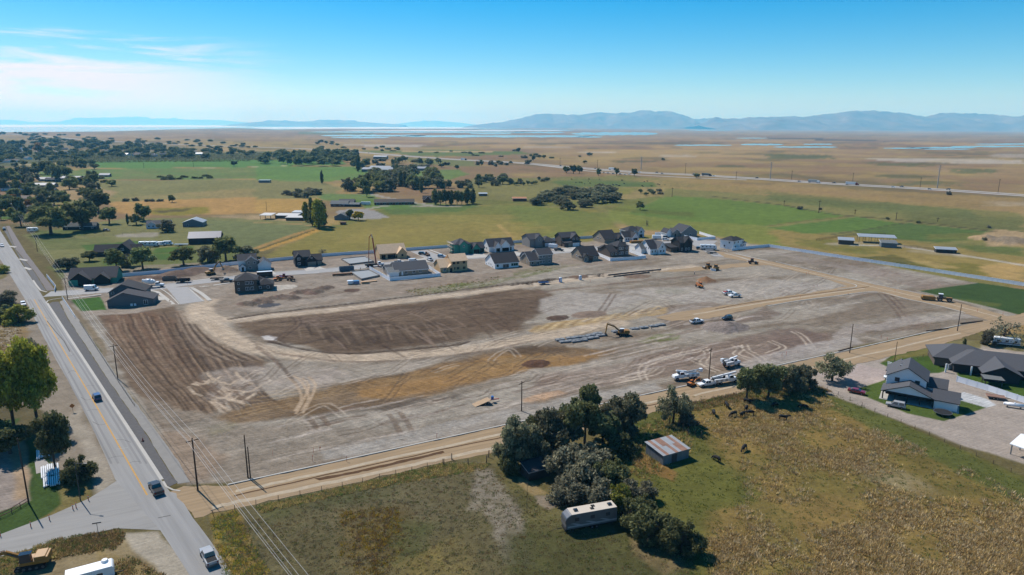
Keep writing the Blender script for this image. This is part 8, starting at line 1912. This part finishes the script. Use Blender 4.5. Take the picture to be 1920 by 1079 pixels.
# white pipe bundles
for lb, x, y, n_, L in (('upper bundle of white pipes on the grass strip', 79, 853, 7, 5.2), ('middle bundle of white pipes beside grey boards', 92, 885, 9, 6.0), ('lower bundle of white pipes on the grass strip', 95, 905, 8, 4.6)):
    g = G(x, y); t = thing('pipe_bundle', lb, 'pipe bundle', (g.x, g.y, 0), azr(-35)); me_ = MB().tube((-L / 2, 0, 0), (L / 2, 0, 0), .16, n=8).mesh('pipe', P_WHITE)
    for k in range(n_): addm('pipe', me_, t, (rnd.uniform(-.4, .4), (k - n_ / 2) * .38, .3 + .1 * (k % 2)))
    for xx in (-L / 3, L / 3): MB().box(xx - .08, xx + .08, -n_ * .2, n_ * .18, 0, .13).build('bearer', WALLS['wood'], t)
pad('concrete_pad', [(65, 865), (82, 860), (102, 880), (68, 889)], .05, pm('grey_boards', alb(176, 170, 164), .9, .08, 2))
# right yard things
g = G(1767, 778); t = thing('trampoline', 'round black trampoline on the lawn corner by white house', 'trampoline', (g.x, g.y, 0)); MB().tube((0, 0, .85), (0, 0, .88), 2.1, 2.1, 28).build('mat', M_CHAS, t)
rg = MB()
for k in range(28):
    a, b_ = 2 * PI * k / 28, 2 * PI * (k + 1) / 28; rg.bar((2.15 * math.cos(a), 2.15 * math.sin(a), .88), (2.15 * math.cos(b_), 2.15 * math.sin(b_), .88), .22, .06)
rg.build('rim', P_GREY, t)
for k in range(6):
    a = k * PI / 3; MB().tube((2.1 * math.cos(a), 2.1 * math.sin(a), 0), (2.1 * math.cos(a), 2.1 * math.sin(a), .85), .04, n=6).build('leg', M_STEEL, t)
g = G(1901, 765); t = thing('propane_tank', 'white propane tank lying by the white fence at right', 'tank', (g.x, g.y, 0), azr(115)); MB().tube((-2.2, 0, .9), (2.2, 0, .9), .5, n=14).tube((2.2, 0, .9), (2.5, 0, .9), .5, .25, 14).tube((-2.5, 0, .9), (-2.2, 0, .9), .25, .5, 14).build('vessel', P_WHITE, t, smooth=True); MB().box(-1.6, -1.4, -.35, .35, 0, .5).build('foot', M_STEEL, t); MB().box(1.4, 1.6, -.35, .35, 0, .5).build('foot', M_STEEL, t); MB().tube((0, 0, 1.3), (0, 0, 1.55), .2, n=10).build('valve_dome', P_WHITE, t)
open_trailer('rusty flat trailer beside the white fence at right', (1866, 748), 115, M_RUST, 4.5, .9)
g = G(1863, 713); t = thing('air_conditioner', 'beige air conditioner cabinet behind the long grey roofed house', 'air conditioner', (g.x, g.y, 0), azr(110)); MB().box(-.6, .6, -.5, .5, 0, 1.1).build('cabinet', pm('beige_metal', alb(206, 200, 188), .5, .05, 2), t); MB().tube((0, 0, 1.1), (0, 0, 1.14), .4, n=14).build('fan_grille', M_CHAS, t)
# ---------------------------------------------------------------- cattle and people: one continuous skin each
def skin(name, verts, edges, radii, mat, sub=2):
    me_ = bpy.data.meshes.new(name); me_.from_pydata(verts, edges, []); o = bpy.data.objects.new(name, me_); col.objects.link(o)
    md = o.modifiers.new('skin', 'SKIN'); md.use_smooth_shade = True
    for k, r_ in enumerate(radii): me_.skin_vertices[0].data[k].radius = r_ if isinstance(r_, tuple) else (r_, r_)
    me_.skin_vertices[0].data[0].use_root = True
    s_ = o.modifiers.new('sub', 'SUBSURF'); s_.levels = sub; s_.render_levels = sub
    dg = bpy.context.evaluated_depsgraph_get(); out = bpy.data.meshes.new_from_object(o.evaluated_get(dg)); out.materials.clear()
    for m__ in (mat if isinstance(mat, list) else [mat]): out.materials.append(m__)
    bpy.data.objects.remove(o); return out
def cow_mesh(graze):
    hx, hz_ = (1.55, .38) if graze else (1.65, 1.5); nx, nz = (1.25, .95) if graze else (1.2, 1.45)
    V = [(-.2, 0, 1.1), (-.85, 0, 1.2), (.45, 0, 1.12), (.85, 0, 1.2), (nx, 0, nz), (hx, 0, hz_), (hx + .25, 0, hz_ - .16)]
    E_ = [(0, 1), (0, 2), (2, 3), (3, 4), (4, 5), (5, 6)]; R_ = [(.43, .43), (.36, .36), (.42, .42), (.34, .34), (.2, .2), (.17, .17), (.11, .11)]
    for sx, root in ((-.8, 1), (.75, 3)):
        for sy in (-.24, .24):
            i = len(V); kb = -.08 if sx < 0 else .04
            V += [(sx, sy, .85), (sx + kb, sy, .45), (sx, sy, .05)]; E_ += [(root, i), (i, i + 1), (i + 1, i + 2)]; R_ += [.17, .09, .075]
    i = len(V); V += [(-1.1, 0, 1.25), (-1.2, 0, .6)]; E_ += [(1, i), (i, i + 1)]; R_ += [.06, .035]
    i = len(V); V += [(hx - .05, .2, hz_ + .14), (hx - .05, -.2, hz_ + .14)]; E_ += [(5, i), (5, i + 1)]; R_ += [.05, .05]
    return skin('body', V, E_, R_, pm('black_hide', alb(26, 24, 24), .8, .3, 2))
CG, CS = cow_mesh(True), cow_mesh(False)
for k, (x, y) in enumerate(((1338, 779), (1362, 764), (1375, 781), (1392, 782), (1399, 770), (1406, 779), (1401, 757), (1507, 768), (1452, 764), (1468, 788), (1344, 866), (1395, 845))):
    g = G(x, y); cp = 'cattle in the near pasture'
    t = thing('cow', 'black cow among the tussocks below the roadside trees, %s from the left' % ORD[(1338, 1362, 1375, 1392, 1399, 1401, 1406, 1452, 1468, 1507).index(x)] if k < 10 else ('black cow lying low near the rusty shed' if k == 10 else 'black cow standing apart right of the rusty shed'), 'cow', (g.x, g.y, 0), rnd.random() * 6.28, cp if k < 10 else None); addm('body', CG if k % 3 else CS, t)
for k, (x, y) in enumerate(scatter([(1070, 336), (1240, 340), (1250, 350), (1190, 352), (1080, 346)], 26, 77)):
    g = G(x, y); t = thing('cow', 'tiny dark cow in the herd on the pasture below the truck stop', 'cow', (g.x, g.y, 0), rnd.random() * 6.28, 'distant herd'); addm('body', CG if k % 2 else CS, t)
def person_mesh(shirt, step):
    V = [(0, 0, .98), (0, 0, 1.2), (0, 0, 1.42), (0, 0, 1.53), (.02, 0, 1.66), (.02, 0, 1.74)]; E_ = [(0, 1), (1, 2), (2, 3), (3, 4), (4, 5)]; R_ = [(.16, .12), (.15, .11), (.17, .11), (.06, .06), (.095, .085), (.06, .06)]
    for s_ in (-1, 1):
        i = len(V); V += [(0, s_ * .19, 1.42), (.03, s_ * .26, 1.14), (.12 + .05 * s_, s_ * .25, .9), (.15 + .06 * s_, s_ * .25, .8)]; E_ += [(2, i), (i, i + 1), (i + 1, i + 2), (i + 2, i + 3)]; R_ += [.065, .05, .04, .035]
        i = len(V); V += [(0, s_ * .1, .88), (.05 + step * s_ * .5, s_ * .11, .5), (step * s_, s_ * .11, .1), (step * s_ + .16, s_ * .12, .04)]; E_ += [(0, i), (i, i + 1), (i + 1, i + 2), (i + 2, i + 3)]; R_ += [.1, .07, .055, .045]
    me_ = skin('body', V, E_, R_, [pm('skin_tone', alb(190, 140, 112), .6, .08, 3), shirt, pm('work_trousers', alb(66, 70, 84), .9, .15, 3), pm('work_boots', alb(60, 46, 36), .9, .1, 3)])
    for p in me_.polygons: z = p.center.z; p.material_index = 0 if z > 1.5 or (abs(p.center.y) > .2 and z < .98 and z > .7) else (1 if z > .96 else (2 if z > .12 else 3))
    return me_
HV = pm('high_vis_orange', alb(236, 110, 40), .7, .1, 3); HG = pm('high_vis_lime', alb(196, 220, 60), .7, .1, 3); HD = pm('dark_shirt', alb(60, 62, 70), .8, .1, 3)
hat = MB().tube((.02, 0, 1.70), (.02, 0, 1.80), .125, .07, 10).box(.0, .2, -.09, .09, 1.69, 1.715).mesh('hard_hat', P_WHITE)
for k, (lb, x, y, sh) in enumerate((('worker in orange standing left of the upper foundation', 655, 500, HV), ('worker in dark clothes right of an orange worker by the pump', 659, 500, HD), ('worker in orange by the lower street kerb near the pump', 676, 507, HV), ('worker in dark shirt by the lower street kerb', 690, 508, HD), ('worker in lime vest behind the white service pickup', 1344, 722, HG), ('worker standing alone left of the brown dirt cone', 1302, 516, HD), ('worker in orange walking behind the dark red compactor', 1421, 496, HV), ('worker in lime vest at the foot of the concrete pump', 692, 490, HG), ('person in dark clothes by the vault row right of the excavator', 1222, 618, HD))):
    g = G(x, y); t = thing('person', lb, 'person', (g.x, g.y, 0), rnd.random() * 6.28); addm('body', person_mesh(sh, .12 + .05 * (k % 3)), t); addm('hard_hat', hat, t)
for lb, a, b in (('brown timber pole lying by the power pole right of the roadside trees', (1572, 660), (1598, 653)), ('long thin timber pole lying on the pale strip at right', (1737, 622), (1778, 617)), ('thick brown timber pole lying near the right end of the kerb', (1801, 608), (1842, 603))):
    A_, B_ = G(*a), G(*b); t = thing('timber_pole', lb, 'timber pole', (A_.x, A_.y, 0), heading(A_, B_)); L = (B_ - A_).length; MB().tube((0, 0, .25), (L, 0, .25), .24, .18, 8).build('log', M_POLE, t); MB().box(.8, 1.0, -.4, .4, 0, .08).build('bearer', M_POSTW, t)
for lb, x, y in (('tangled brush heap left of the blue portable toilet', 1027, 528), ('smaller brush heap further left along the trench', 990, 534), ('dark brush heap at the trench end right of the toilets', 1123, 519)):
    g = G(x, y); t = thing('brush_heap', lb, 'brush heap', (g.x, g.y, 0)); b = MB()
    for k in range(60):
        a = rnd.random() * 6.28; q = rnd.random() * 2.2; p = Vector((q * math.cos(a) * 1.4, q * math.sin(a), rnd.random() * .3)); b.tube(p, p + Vector((rnd.uniform(-1.4, 1.4), rnd.uniform(-1, 1), rnd.uniform(.1, 1.3))), .05, .02, 4, cap=False)
    b.build('branches', M_BARK, t)
